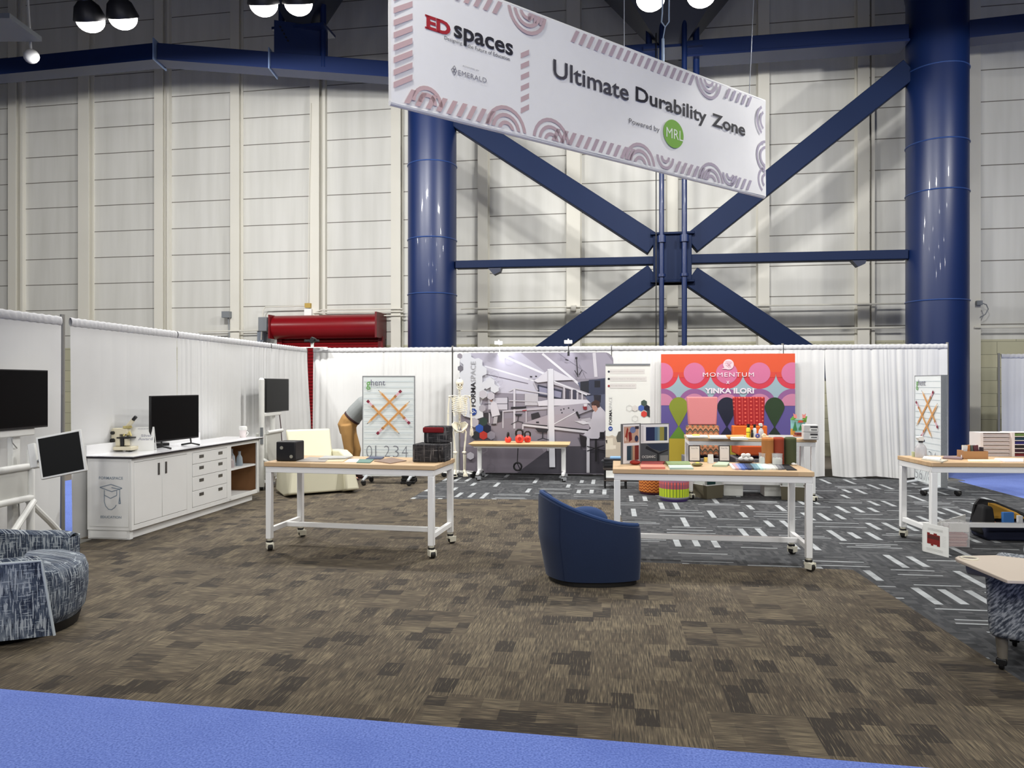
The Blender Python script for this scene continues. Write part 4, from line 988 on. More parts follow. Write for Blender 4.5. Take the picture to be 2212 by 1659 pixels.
# ================================================================ whiteboards
glassboard = mat('glossy_white_board', (232,238,238), 0.15)
def whiteboard(label, loc, rz, th=0.04, style=0):
    t = thing('mobile_whiteboard', label, 'whiteboard', loc, rz, None)
    w, z0, z1 = 0.915, 0.13, 1.86
    m = MB(); m.box(0, w, 0, th, z0, z1); m.build('board', glassboard, t, smooth=0, bevel=0.003, seg=1)
    m = MB(); 
    for a in ((0, 0.012, z0, z1), (w-0.012, w, z0, z1), (0.012, w-0.012, z1-0.012, z1)): m.box(a[0], a[1], -0.004, th+0.004, a[2], a[3])
    m.build('edge_trim', mat('grey_aluminium_trim', (146,148,152), 0.4, 0.3), t, smooth=0)
    A = Art(0.0004, -0.0045); ln = (176,188,196)
    for k in range(14): z = z1-0.10-k*0.098; A.rect(ln, 0.03, w-0.03, z, z+0.006)
    A.text((110,168,92), 'g', 0.07, 0.145, z1-0.24, z1-0.10, bold=0.01)
    A.text((108,108,124), 'hent', 0.15, 0.40, z1-0.165, z1-0.065, bold=0.0)
    def px(zx, zy): return ((zx-1128)/562*0.885+0.015, z1-(zy-165)/860*1.4*0.96-0.01)
    def pencil(tip, end):
        a, b = px(*tip), px(*end); d = Vector((b[0]-a[0], b[1]-a[1])); 
        def pt(f): return (a[0]+d.x*f, a[1]+d.y*f)
        A.line((224,168,104), pt(0.10), pt(0.84), 0.038); A.line((198,134,78), pt(0.12), pt(0.84), 0.010)
        nx, nz = -d.y/d.length*0.019, d.x/d.length*0.019
        A.poly((226,190,150), [pt(0.0), (pt(0.11)[0]+nx, pt(0.11)[1]+nz), (pt(0.11)[0]-nx, pt(0.11)[1]-nz)])
        A.line((60,50,48), pt(0.0), pt(0.03), 0.009); A.line((176,120,74), pt(0.80), pt(0.85), 0.046)
        A.line((222,176,186), pt(0.85), pt(0.95), 0.034); A.line((128,32,56), pt(0.94), pt(1.0), 0.046)
    pencil((1172,688), (1552,320)); pencil((1298,315), (1645,685)); pencil((1645,438), (1283,800)); pencil((1532,795), (1175,430))
    for k, ch in enumerate('01234'): A.text((122,124,132), ch, 0.075+k*0.155, 0.075+k*0.155+(0.10 if ch != '1' else 0.018), z0+0.33, z0+0.53, bold=-0.02)
    for k, ch in enumerate('56789'): A.text((122,124,132), ch, 0.075+k*0.155, 0.175+k*0.155, z0+0.05, z0+0.22, bold=-0.02)
    A.build('printed_design', t)
    for x in (0.07, w-0.07):
        m = MB(); m.tube([(x, -0.26, 0.085), (x, th/2, 0.135), (x, 0.28, 0.085)], [0.02, 0.03, 0.02], 10); m.build('foot', mat('silver_foot', (206,210,214), 0.3, 0.4), t)
        for y in (-0.24, 0.26): caster(x, y, t, 0.08, mw=black_pl)
    return t
p = P(782.8, 900, 12.78); whiteboard('tall mobile whiteboard with crossed pencils facing the viewer, left of the skeleton', (p.x, p.y, 0), R(-4))
p = P(1976, 900, 12.26); q = P(2028.8, 900, 11.42)
whiteboard('tall mobile whiteboard with crossed pencils seen at a steep angle, before the right drape end', (p.x, p.y, 0), math.atan2(q.y-p.y, q.x-p.x), th=0.085)
for k in range(3):
    pp = G(880, 1046, 0); m = MB(); m.box(-0.12, 0.12, -0.09, 0.09, 0, 0.052); o = m.build('black_case', black_pl, bevel=0.01); o.location = (pp.x+0.006*k, pp.y+0.1, 0.0535*k); o.rotation_euler = (0, 0, 0.05*k)
    tag(o, ['lowest', 'middle', 'top'][k]+' of three small black cases stacked under the left whiteboard', 'case', 'black cases under the whiteboard')

# ================================================================ person bending over
def skin(name, chain, edges, m_, parent=None, sub=2):
    me = bpy.data.meshes.new(name); me.from_pydata([c[:3] for c in chain], edges, []); me.materials.append(m_)
    o = bpy.data.objects.new(name, me); COL.objects.link(o)
    if parent: o.parent = parent
    sk = o.modifiers.new('skin', 'SKIN'); sk.use_smooth_shade = True
    for i, c in enumerate(chain):
        me.skin_vertices[0].data[i].radius = (c[3], c[4] if len(c) > 4 else c[3])
    me.skin_vertices[0].data[0].use_root = True
    s2 = o.modifiers.new('sub', 'SUBSURF'); s2.levels = sub; s2.render_levels = sub
    return o
o3 = P(752, 1036, 13.42); 
t = thing('person', 'person in grey shirt and khaki trousers bending forward behind the left whiteboard', 'person', (o3.x, o3.y, 0), R(-4))
# local x: to the right (towards the head), z up
J = [(-0.01,0,1.00,0.09,0.10), (0.12,0,1.19,0.09,0.10), (0.31,0,1.345,0.10,0.12), (0.46,0,1.385,0.085,0.11), (0.55,0,1.36,0.05,0.055), (0.64,0,1.30,0.08,0.075), (0.70,0,1.22,0.072,0.07),
     (0.02,-0.10,0.94,0.085), (0.05,-0.11,0.52,0.06), (-0.02,-0.11,0.10,0.042), (0.10,-0.12,0.03,0.035), (0.22,-0.13,0.025,0.025),
     (0.02,0.10,0.94,0.085), (0.12,0.12,0.53,0.06), (0.06,0.12,0.10,0.042), (0.18,0.13,0.03,0.035), (0.30,0.14,0.025,0.025),
     (0.45,-0.19,1.34,0.052), (0.44,-0.23,1.06,0.042), (0.52,-0.20,0.83,0.030), (0.55,-0.19,0.77,0.026,0.016),
     (0.45,0.19,1.34,0.052), (0.50,0.23,1.07,0.042), (0.60,0.20,0.85,0.030), (0.63,0.19,0.79,0.026,0.016)]
E = [(0,1),(1,2),(2,3),(3,4),(4,5),(5,6),(0,7),(7,8),(8,9),(9,10),(10,11),(0,12),(12,13),(13,14),(14,15),(15,16),(3,17),(17,18),(18,19),(19,20),(3,21),(21,22),(22,23),(23,24)]
for base in (20, 24):            # fingers and thumb
    bx, by, bz = J[base][:3]
    for k in range(4):
        i = len(J); y = by+(k-1.5)*0.018; J += [(bx+0.02, y, bz-0.045, 0.009), (bx+0.03, y, bz-0.08+0.006*abs(k-1.3), 0.008)]; E += [(base, i), (i, i+1)]
    i = len(J); J += [(bx+0.035, by-0.03, bz-0.005, 0.010), (bx+0.055, by-0.035, bz-0.03, 0.009)]; E += [(base, i), (i, i+1)]
skin('body', J, E, mat('light_skin', (206,158,130), 0.6), t)
def cloth_body(name, parts, m_):     # overlapping tubes fused into one surface
    m = MB()
    for pts, rs in parts: m.tube(pts, rs, 18)
    o = m.build(name, m_, t); k = o.modifiers.new('fuse', 'REMESH'); k.mode = 'VOXEL'; k.voxel_size = 0.014; k.use_smooth_shade = True
    k = o.modifiers.new('soft', 'SMOOTH'); k.factor = 0.6; k.iterations = 5
    return o
cloth_body('khaki_trousers', [([(0.10,0,1.14), (0.03,0,1.06), (-0.02,0,0.97), (0.0,0,0.86), (0.02,0,0.80)], [0.150, 0.168, 0.172, 0.15, 0.10])]+
    [([(0.0, y*0.9, 0.98), (0.02, y, 0.80), (kx, y*1.1, 0.52), (fx, y*1.1, 0.12), (fx, y*1.1, 0.075)], [0.12, 0.112, 0.088, 0.072, 0.074]) for y, kx, fx in ((-0.10, 0.05, -0.02), (0.10, 0.12, 0.06))], mat('khaki_cotton', (168,128,76), 0.9, bump=0.2, bscale=12))
cloth_body('grey_shirt', [([(0.06,0,1.08), (0.14,0,1.19), (0.30,0,1.34), (0.44,0,1.40), (0.53,0,1.385)], [0.158, 0.165, 0.172, 0.155, 0.07])]+
    [([(0.42, y*0.7, 1.38), (0.45, y, 1.33), (ex, ey, 1.07), (ex+0.03, ey, 0.98)], [0.09, 0.082, 0.062, 0.058]) for y, ex, ey in ((-0.17, 0.44, -0.23), (0.17, 0.50, 0.23))], mat('grey_shirt_cotton', (142,146,146), 0.9, bump=0.3, bscale=9))
m = MB(); m.M = Matrix.Translation((0.075, 0, 1.105)) @ Matrix.Rotation(R(42), 4, 'Y'); m.lathe([(0.166, -0.02), (0.170, 0.0), (0.166, 0.02)], n=24, caps=False); m.build('belt', mat('dark_belt', (58,30,30), 0.6), t)
m = MB(); m.ell((0.70, 0, 1.285), (0.10, 0.085, 0.09), 16, 10); m.build('hair', mat('brown_hair', (70,50,36), 0.8), t)
for x, y in ((0.06, -0.12), (0.14, 0.13)):
    m = MB(); m.tap((x-0.13, x+0.20, y-0.05, y+0.05), (x-0.12, x+0.05, y-0.04, y+0.04), 0, 0.10); m.build('shoe', mat('dark_red_shoe', (54,22,24), 0.6), t, bevel=0.02)
m = MB(); m.tube([(0.34, 0.1, 1.0), (0.36, 0.05, 0.7), (0.35, 0.05, 0.42)], [0.07, 0.09, 0.07], 14)
bg_ = m.build('dark_bag', mat('black_nylon', (18,18,20), 0.8)); bg_.location = (t.location.x+0.02, t.location.y-0.0, 0); 
bg_.data.transform(Matrix.Translation((0, 0, -0.35))); tag(bg_, 'black bag on the floor just behind the left edge of the whiteboard', 'bag')

# ================================================================ skeleton
sp = P(993, 1029, 13.6)
t = thing('skeleton_model', 'ivory anatomical skeleton hanging on a wheeled stand at the left of the laboratory backdrop', 'skeleton', (sp.x, sp.y, 0), R(8))
m = MB()
m.ell((0, 0.0, 1.74), (0.072, 0.09, 0.078), 18, 12); m.ell((0, -0.05, 1.685), (0.052, 0.045, 0.05), 14, 8); m.box(-0.02, 0.02, -0.10, -0.06, 1.655, 1.668)
m.use(bone_m); sk = m.build('skull', bone_m, t)
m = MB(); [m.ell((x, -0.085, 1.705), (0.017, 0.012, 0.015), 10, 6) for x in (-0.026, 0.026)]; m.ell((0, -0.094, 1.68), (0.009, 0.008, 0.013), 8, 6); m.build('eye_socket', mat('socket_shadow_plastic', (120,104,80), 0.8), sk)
m = MB(); m.tube([(-0.045, -0.02, 1.66), (-0.035, -0.07, 1.628), (0, -0.09, 1.622), (0.035, -0.07, 1.628), (0.045, -0.02, 1.66)], 0.012, 8); m.build('jaw', bone_m, sk)
m = MB(); 
for k in range(24):
    z = 1.64-k*0.028; y = 0.03+0.03*math.sin((1.64-z)*6.0); m.ell((0, y, z), (0.02, 0.018, 0.011), 10, 6); m.box(-0.03, 0.03, y+0.008, y+0.02, z-0.004, z+0.004)
m.build('spine', bone_m, t)
m = MB()
for k in range(11):
    z = 1.50-k*0.033; w = 0.085+0.055*math.sin(min(1, (k+1)/6)*math.pi/2)-0.01*max(0, k-7); dp_ = 0.085
    for sx in (-1, 1):
        pts = []
        for j in range(9):
            a = math.pi*j/8*(1.0 if k < 8 else 0.72); pts.append((sx*w*math.sin(a), 0.05-dp_*(1-math.cos(a))*0.85, z-0.055*(j/8)+0.02*math.sin(a)))
        m.tube(pts, 0.0065, 6)
m.build('rib_cage', bone_m, t)
m = MB(); m.tap((-0.016, 0.016, -0.1, -0.088), (-0.026, 0.026, -0.098, -0.086), 1.27, 1.48); m.build('sternum', bone_m, t, bevel=0.004)
m = MB()
for sx in (-1, 1):
    m.tube([(0.015*sx, -0.09, 1.485), (0.09*sx, -0.06, 1.51), (0.175*sx, 0.0, 1.50)], 0.009, 8)
    m.prism([(0.06*sx, 1.48), (0.16*sx, 1.47), (0.10*sx, 1.33)], 0.06, 0.068)
m.build('shoulder_girdle', bone_m, t, fix=True)
m = MB()
for sx in (-1, 1):
    m.grid(lambda u, v, sx=sx: (sx*(0.03+0.11*math.sin(u*1.5)*(0.35+0.65*v)+0.0), 0.05-0.10*u, 0.88+0.14*v-0.03*u), 8, 6)
    m.tube([(0.03*sx, 0.05, 1.0), (0.10*sx, 0.02, 1.02), (0.145*sx, -0.04, 0.98), (0.12*sx, -0.05, 0.92), (0.05*sx, -0.055, 0.86), (0.0, -0.055, 0.85)], 0.011, 8)
    m.tube([(0.10*sx, -0.01, 0.92), (0.06*sx, 0.01, 0.82), (0.02*sx, -0.04, 0.84)], 0.010, 8)
m.prism([(-0.04, 1.0), (0.04, 1.0), (0.0, 0.87)], 0.04, 0.06)
m.build('pelvis', bone_m, t, fix=True)
for sx in (-1, 1):
    m = MB(); x = 0.185*sx
    m.ell((x, 0, 1.49), (0.024, 0.024, 0.024), 10, 8); m.tube([(x, 0, 1.49), (x+0.02*sx, 0, 1.35), (x+0.025*sx, 0, 1.19)], [0.014, 0.010, 0.017], 8)
    m.tube([(x+0.02*sx, -0.005, 1.18), (x+0.02*sx, -0.02, 0.93)], [0.011, 0.008], 8); m.tube([(x+0.035*sx, 0.005, 1.18), (x+0.035*sx, -0.015, 0.93)], [0.008, 0.011], 8); m.ell((x+0.028*sx, -0.018, 0.91), (0.022, 0.013, 0.016), 8, 6)
    am = m.build('arm_bones', bone_m, t)
    m = MB()
    for k in range(5): m.tube([(x+(0.012+0.009*k)*sx, -0.018, 0.90), (x+(0.004+0.014*k)*sx, -0.025, 0.83), (x+(0.0+0.015*k)*sx, -0.035, 0.755+0.012*abs(k-2))], [0.006, 0.005, 0.004], 6)
    m.build('hand_bones', bone_m, am)
for sx in (-1, 1):
    m = MB(); x = 0.095*sx; lift = 0.0
    m.ell((x-0.012*sx, -0.01, 0.88), (0.024, 0.024, 0.024), 10, 8); m.tube([(x, -0.01, 0.875), (x+0.02*sx, 0, 0.84), (x-0.01*sx, -0.01, 0.48)], [0.014, 0.016, 0.018], 8)
    m.ell((x-0.012*sx, -0.01, 0.465), (0.042, 0.03, 0.026), 10, 8); m.ell((x-0.01*sx, -0.045, 0.46), (0.018, 0.012, 0.02), 8, 6)
    m.tube([(x-0.012*sx, -0.01, 0.43), (x-0.016*sx, 0, 0.14)], [0.024, 0.014], 8); m.tube([(x+0.018*sx, 0.01, 0.42), (x+0.01*sx, 0.01, 0.14)], [0.009, 0.008], 8)
    lg = m.build('leg_bones', bone_m, t)
    m = MB(); m.ell((x-0.01*sx, 0.03, 0.105), (0.028, 0.045, 0.025), 10, 6); m.tube([(x-0.01*sx, 0.0, 0.125), (x, -0.06, 0.10), (x+0.01*sx, -0.12, 0.06)], [0.028, 0.022, 0.018], 8)
    for k in range(5): m.tube([(x+(k-2)*0.013, -0.08, 0.085), (x+(k-2)*0.018, -0.15, 0.05), (x+(k-2)*0.02, -0.20+0.01*abs(k-1), 0.04)], [0.008, 0.007, 0.006], 6)
    m.build('foot_bones', bone_m, lg)
m = MB(); m.cyl((0, 0.10, 0.07), (0, 0.10, 1.55), 0.016); m.tube([(0, 0.10, 1.55), (0, 0.09, 1.75), (0, 0.02, 1.83), (0, 0.0, 1.80)], 0.010, 8); m.tube([(0, 0.1, 0.95), (0, 0.03, 0.95)], 0.01, 8)
st = m.build('stand_pole', chrome, t)
for k in range(5):
    a = 2*math.pi*k/5+0.5; q = (0.30*math.cos(a), 0.10+0.26*math.sin(a))
    m = MB(); m.tube([(0, 0.10, 0.10), (q[0], q[1], 0.075)], [0.028, 0.018], 8); g_ = m.build('stand_foot', paper_white, t)
    caster(q[0], q[1], t, 0.075, mw=black_pl)
# two small white panels behind the skeleton's leg are part of the drape; nothing else here

# ================================================================ laboratory backdrop
LB = Pl(P(993, 900, 14.12).x, 14.12, -6.3)
bw_ = LB.st(1325, 900)[0]; btop = 2.31
t = thing('laboratory_backdrop', 'wide printed fabric backdrop showing a white laboratory with hexagons', 'backdrop', (LB.o[0], LB.o[1], 0), LB.a)
def rr(w, z0, z1, r, n=8):
    pts = [(0, z0), (w, z0)]
    pts += [(w-r+r*math.cos(math.pi/2*i/n), z1-r+r*math.sin(math.pi/2*i/n)) for i in range(n+1)]
    pts += [(r-r*math.sin(math.pi/2*i/n), z1-r+r*math.cos(math.pi/2*i/n)) for i in range(n+1)]
    return pts
m = MB(); m.prism(rr(bw_, 0.03, btop, 0.16), 0.004, 0.05); m.build('frame_panel', mat('backdrop_edge', (206,204,208), 0.6), t, smooth=0)
A = Art(0.0003, 0.0035, 0.87)
A.poly((150,144,158), rr(bw_, 0.03, btop, 0.16))
def z5(zx, zy):    # a point of the print as seen in the photo
    s, z = LB.st(940+zx/4.88, 720+zy/4.88); return (max(0.0, min(bw_, s)), max(0.03, min(btop, z)))
def PG(c, *pts): A.poly(c, [z5(*p) for p in pts])
def LNc(c, a, b, w): A.line(c, z5(*a), z5(*b), w/4.88*14/1600)
CE = (172,166,182)
PG(CE, (330,206), (1800,206), (1870,300), (1870,470), (1500,480), (1000,420), (500,330), (262,300))
PG((196,192,210), (330,206), (900,206), (1250,480), (1040,500), (500,330), (262,300))
PG((206,204,220), (500,330), (1040,500), (1100,640), (950,640), (500,620))
PG((226,226,238), (262,280), (500,330), (690,560), (600,640), (500,700), (440,900), (262,800))
LNc((240,240,250), (520,345), (1040,500), 16); LNc((244,244,252), (660,215), (1180,440), 22); LNc((240,238,246), (1130,215), (1640,640), 24)
LNc((226,222,232), (1675,206), (1695,460), 34); LNc((126,120,136), (505,425), (980,530), 9)
LNc((140,134,150), (1300,210), (1600,420), 4); LNc((140,134,150), (1520,330), (1590,480), 4)
PG((96,102,128), (1500,520), (1790,470), (1790,900), (1700,760), (1640,740), (1560,640))
PG((40,42,54), (1530,510), (1620,500), (1620,640), (1530,640)); PG((60,66,90), (1620,490), (1790,480), (1790,640), (1620,660)); PG((30,32,44), (1680,500), (1740,500), (1740,570), (1680,570)); PG((40,40,54), (1670,650), (1750,650), (1745,730), (1680,730))
# floor of the printed room
PG((146,138,150), (262,870), (520,880), (700,900), (1200,860), (1790,900), (1870,1100), (1870,1473), (262,1473))
PG((128,120,132), (262,1200), (1100,1150), (1240,1473), (262,1473))
PG((70,66,76), (860,1473), (1240,1190), (1560,1190), (1870,1200), (1870,1473))
PG((104,98,110), (1500,1100), (1800,1100), (1870,1230), (1560,1230))
# windows, wall boards
PG((56,58,78), (1080,540), (1340,600), (1335,700), (1085,660)); PG((150,150,176), (1095,560), (1330,620), (1325,680), (1100,640))
PG((200,198,208), (945,630), (1085,640), (1085,760), (945,760)); PG((210,208,220), (560,680), (765,680), (765,805), (560,805)); LNc((60,60,74), (520,745), (765,742), 6); LNc((60,60,74), (765,670), (765,806), 6)
LNc((190,186,196), (1040,520), (1080,600), 16)
# far benches
PG((196,192,204), (700,815), (1190,770), (1190,800), (720,830)); LNc((210,208,218), (715,820), (715,1000), 12); LNc((218,216,226), (835,580), (835,1005), 22)
LNc((200,196,206), (960,820), (960,940), 14); LNc((210,208,218), (780,610), (840,580), 12); LNc((210,208,218), (840,580), (1190,640), 14); LNc((206,204,214), (780,710), (1180,720), 10)
PG((50,48,56), (515,840), (560,835), (565,940), (520,900)); LNc((206,204,214), (572,840), (572,950), 12); PG((64,60,70), (560,825), (710,820), (700,930), (650,940), (600,870))
PG((40,38,46), (840,850), (925,850), (900,870), (850,870)); LNc((40,38,46), (880,860), (870,930), 8); LNc((40,38,46), (870,925), (930,940), 6); LNc((40,38,46), (870,925), (800,960), 6)
PG((44,42,50), (1010,850), (1090,830), (1110,880), (1020,910)); PG((40,38,46), (800,775), (960,770), (960,790), (800,800)); PG((176,60,70), (920,810), (965,806), (965,816), (920,820))
# standing figure in the far room
PG((222,220,230), (600,700), (650,740), (685,860), (600,880), (580,780)); PG((90,50,50), (570,680), (600,676), (612,700), (600,715), (575,700)); PG((198,150,140), (575,695), (600,700), (606,722), (582,718)); PG((188,184,192), (620,880), (660,875), (650,960), (610,960)); PG((50,44,50), (590,955), (650,950), (640,966), (595,966))
# big shelving
PG((226,224,234), (1040,500), (1215,370), (1420,470), (1480,490), (1250,500), (1080,520))
PG((200,196,206), (1250,500), (1640,640), (1620,650), (1250,540)); LNc((236,236,244), (1250,505), (1600,650), 12)
for x, z0, z1 in ((1360, 560, 690), (1440, 590, 700), (1500, 620, 700), (1550, 630, 700)): LNc((206,202,212), (x, z0), (x, z1), 18)
for x in (1400, 1475): PG((66,66,84), (x-20, 590), (x+14, 600), (x+14, 690), (x-20, 690))
PG((228,226,236), (1080,720), (1190,700), (1250,690), (1600,700), (1640,735), (1400,760), (1090,765))
PG((178,172,184), (1250,770), (1600,735), (1660,800), (1250,960)); 
for x, y in ((1320, 800), (1350, 790), (1400, 780), (1330, 830), (1450, 800)): PG((60,58,70), (x, y), (x+14, y), (x+14, y+14), (x, y+14))
PG((176,168,180), (920,950), (1190,860), (1450,840), (1640,960), (1620,1015), (1240,980)); LNc((40,36,46), (915,952), (1200,975), 9); LNc((40,36,46), (1240,980), (1630,1020), 10)
LNc((222,220,228), (920,965), (1190,995), 22); LNc((222,220,228), (1250,1000), (1600,1040), 26)
LNc((232,232,240), (1215,375), (1235,1410), 60); LNc((206,204,214), (1190,390), (1190,1240), 10); LNc((226,224,232), (1612,1040), (1612,1470), 32); LNc((206,202,212), (925,970), (925,1010), 18)
LNc((232,230,238), (1255,955), (1480,830), 10)
PG((36,34,42), (1055,1005), (1195,1010), (1180,1045), (1090,1040)); LNc((36,34,42), (1135,1040), (1135,1110), 10); LNc((36,34,42), (1135,1105), (1080,1125), 8); LNc((36,34,42), (1135,1105), (1200,1125), 8)
PG((48,44,54), (1065,930), (1095,930), (1095,945), (1065,945))
# seated figure
PG((214,210,220), (1700,800), (1740,770), (1795,830), (1795,1020), (1720,1110), (1640,1110), (1560,1070), (1640,1000), (1600,930), (1650,900), (1660,830)); PG((30,26,32), (1520,1060), (1600,1100), (1590,1190), (1540,1200))
PG((200,150,134), (1650,760), (1700,760), (1715,800), (1690,830), (1660,800)); PG((72,46,42), (1648,730), (1690,700), (1735,720), (1735,780), (1705,775), (1690,750), (1650,762)); LNc((200,196,206), (1640,905), (1540,920), 34)
PG((30,28,36), (1480,830), (1500,820), (1530,890), (1515,900)); PG((236,234,242), (1470,925), (1560,920), (1640,950), (1560,960)); PG((140,40,50), (1555,770), (1600,770), (1600,805), (1565,805)); PG((230,226,232), (1565,745), (1600,740), (1600,770), (1570,772))
PG((26,24,30), (1735,1040), (1780,1040), (1790,1100), (1735,1110)); LNc((26,24,30), (1695,1110), (1695,1350), 20); LNc((26,24,30), (1600,1190), (1790,1240), 9); LNc((26,24,30), (1780,1180), (1600,1240), 9)
LNc((40,36,44), (1490,260), (1505,460), 10); LNc((40,36,44), (1470,390), (1505,450), 8); LNc((40,36,44), (1550,385), (1515,440), 8); PG((40,36,44), (1475,250), (1500,250), (1500,275), (1475,275)); PG((40,36,44), (1370,270), (1405,280), (1405,292), (1375,285)); PG((40,36,44), (1000,450), (1025,452), (1025,466), (1000,466)); PG((40,36,44), (1055,446), (1075,448), (1075,462), (1055,462))
# white hexagon field with lettering
HX = 46/4.88*14/1600
def HXc(c, zx, zy, r=46, w=None):
    s, z = z5(zx, zy); A.hexa(c, s, z, r/4.88*14.05/1600, w)
wf = (228,230,238)
PG(wf, (300,210), (380,210), (385,250), (420,270), (460,260), (500,285), (500,340), (545,370), (545,430), (500,450), (500,520), (540,570), (500,610), (470,640), (470,740), (500,780), (510,880), (440,905), (370,890), (300,870), (262,820), (262,420), (300,370), (300,330), (264,300), (264,280))
for x, y in ((585, 510), (630, 580), (545, 540), (505, 640)): HXc(wf, x, y, 50)
HXc((206,202,212), 505, 640, 44); HXc((206,202,212), 590, 660, 44); HXc((180,176,188), 500, 790, 40); HXc((196,190,200), 415, 940, 52); HXc((156,150,162), 262, 240, 30); HXc((120,118,128), 270, 370, 34)
for x, y, c in ((628, 440, (180,176,196)), (670, 510, (190,186,204)), (590, 250, (196,192,210)), (770, 270, (196,192,210)), (590, 1420, (110,106,116)), (510, 1215, (170,164,174))): HXc(c, x, y, 46, 0.006)
HXc((200,196,206), 375, 1290, 42)
for x, y, c in ((512, 930, (40,62,56)), (470, 1002, (38,84,178)), (550, 1002, (14,16,44)), (430, 1075, (38,42,48)), (511, 1075, (212,58,46)), (593, 1075, (150,144,158))): HXc(c, x, y, 47)
s0, z0 = z5(378, 770); s1, z1 = z5(430, 515); A.text((26,24,34), 'FORMA', s0, s1, z0, z1, up=True, bold=0.015)
s0, z0 = z5(378, 510); s1, z1 = z5(430, 295); A.text((180,180,186), 'SPACE', s0, s1, z0, z1, up=True)
s, z = z5(405, 828); A.poly((30,66,150), [(s+0.068*math.cos(R(22.5+45*k)), z+0.070*math.sin(R(22.5+45*k))) for k in range(8)])
for k, (a, b) in enumerate((((-0.045, 0.02), (-0.01, -0.02)), ((-0.01, -0.02), (0.012, 0.012)), ((0.012, 0.012), (0.045, -0.01)))): A.line((236,240,246), (s+a[0], z+a[1]), (s+b[0], z+b[1]), 0.014)
A.disc((236,240,246), s-0.005, z+0.032, 0.009)
A.build('printed_scene', t)
# little clip lights above the backdrop
for i, (px, py) in enumerate(((1079, 742), (1228, 740))):
    s, z = LB.st(px, py); q = LB.at(s, 0.0)
    t2 = thing('clip_light', ('left' if i == 0 else 'right')+' small white clip-on display light above the laboratory backdrop', 'lamp', (q.x, q.y, btop), LB.a, 'clip lights above the backdrop')
    m = MB(); m.tube([(0, 0.03, -0.02), (0, 0.03, 0.12), (0, -0.1, z-btop-0.02)], 0.008, 8); m.box(-0.02, 0.02, 0.0, 0.06, -0.06, 0.02); m.build('arm', mat('clip_black', (30,30,32), 0.5) if i else paper_white, t2)
    m = MB(); m.box(-0.075, 0.075, -0.17, -0.09, z-btop-0.03, z-btop+0.035); m.tube([(0, -0.12, z-btop+0.03), (0, -0.1, z-btop+0.06)], 0.015, 8); m.build('head', paper_white, t2, bevel=0.012)
    ld = bpy.data.lights.new('clip_beam', 'SPOT'); ld.energy = 12 if i == 0 else 4; ld.spot_size = R(95); ld.spot_blend = 0.9; ld.shadow_soft_size = 0.04; ld.color = (0.92, 0.95, 1.0)
    lo = bpy.data.objects.new('clip_beam', ld); COL.objects.link(lo); lo.parent = t2; lo.location = (0, -0.24, z-btop-0.02)
    lo.rotation_euler = (Vector((0.35 if i == 0 else -0.1, 0.32, -0.55)).to_track_quat('-Z', 'Y').to_euler())
# ================================================================ roll-up banner
RB = Pl(P(1308, 900, 13.2).x, 13.2, -6.5); rw = RB.st(1404.5, 900)[0]
t = thing('rollup_banner', 'tall white roll-up banner with hexagons between the two large backdrops', 'banner', (RB.o[0], RB.o[1], 0), RB.a)
m = MB(); m.box(0, rw, 0.0, 0.006, 0.06, 2.06); m.build('banner_sheet', mat('white_vinyl_sheet', (228,228,222), 0.6), t, smooth=0)
m = MB(); m.box(0.0, rw, -0.01, 0.015, 2.055, 2.08); m.build('top_rail', grey_steel, t, smooth=0)
m = MB(); m.box(-0.02, rw+0.02, -0.06, 0.07, 0.012, 0.065); m.box(0.05, 0.12, -0.16, 0.16, 0.0, 0.012); m.box(rw-0.12, rw-0.05, -0.16, 0.16, 0.0, 0.012); m.build('base_cassette', mat('light_grey_alloy', (196,198,200), 0.4, 0.4), t, bevel=0.008)
m = MB(); m.cyl((rw/2, 0.05, 0.06), (rw/2, 0.02, 2.06), 0.01); m.build('support_pole', grey_steel, t)
A = Art(0.0003, -0.001)
def z8(zx, zy): s, z = RB.st(1280+zx/7.54, 780+zy/7.54); return s, z
for y, xr, c in ((172, 840, (60,64,76)), (290, 870, (26,26,34)), (405, 700, (150,50,56))):
    a = z8(265, y+38); b = z8(xr, y-38); A.rect((214,210,206), a[0]+0.02, b[0]+0.01, a[1], b[1]); A.hexa(c, z8(265, y)[0], z8(265, y)[1], 0.022)
    body = {172: 'Experts in Inspired Educational Furniture', 290: 'Precisely Made for Durability & Longevity', 405: 'Proudly Made in Austin, TX'}[y]
    A.text((120,104,104), body, z8(300, y)[0], z8(xr-12, y)[0], a[1]+0.036, b[1]-0.036)
a = z8(268, 1035); b = z8(318, 790); A.text((26,26,34), 'FORMA', a[0], b[0], a[1], b[1], up=True, bold=0.01)
a = z8(268, 785); b = z8(318, 580); A.text((196,196,196), 'SPACE', a[0], b[0], a[1], b[1], up=True)
s, z = z8(292, 1100); A.poly((40,70,150), [(s+0.04*math.cos(R(22.5+45*k)), z+0.042*math.sin(R(22.5+45*k))) for k in range(8)]); A.line((236,240,246), (s-0.02, z+0.008), (s, z-0.012), 0.009); A.line((236,240,246), (s, z-0.012), (s+0.022, z+0.006), 0.009)
hr = 52/7.54*13.1/1600
for x, y, c in ((838, 682, (66,82,74)), (793, 765, (70,98,168)), (885, 765, (20,24,44)), (838, 862, (206,62,52))): A.hexa(c, *z8(x, y), hr*1.02)
A.poly((50,58,60), [z8(885, 815), z8(935, 790), z8(935, 915), z8(885, 890)])
for x, y in ((600, 765), (692, 935)): A.hexa((190,188,186), *z8(x, y), hr, 0.008)
A.hexa((214,208,202), *z8(690, 768), hr)
a = z8(215, 1340)
A.poly((196,184,166), [z8(212, 1215), z8(260, 1225), z8(320, 1205), z8(370, 1230), z8(420, 1190), z8(470, 1180), z8(930, 1180), z8(930, 1500), z8(930, 1700), z8(212, 1700)])
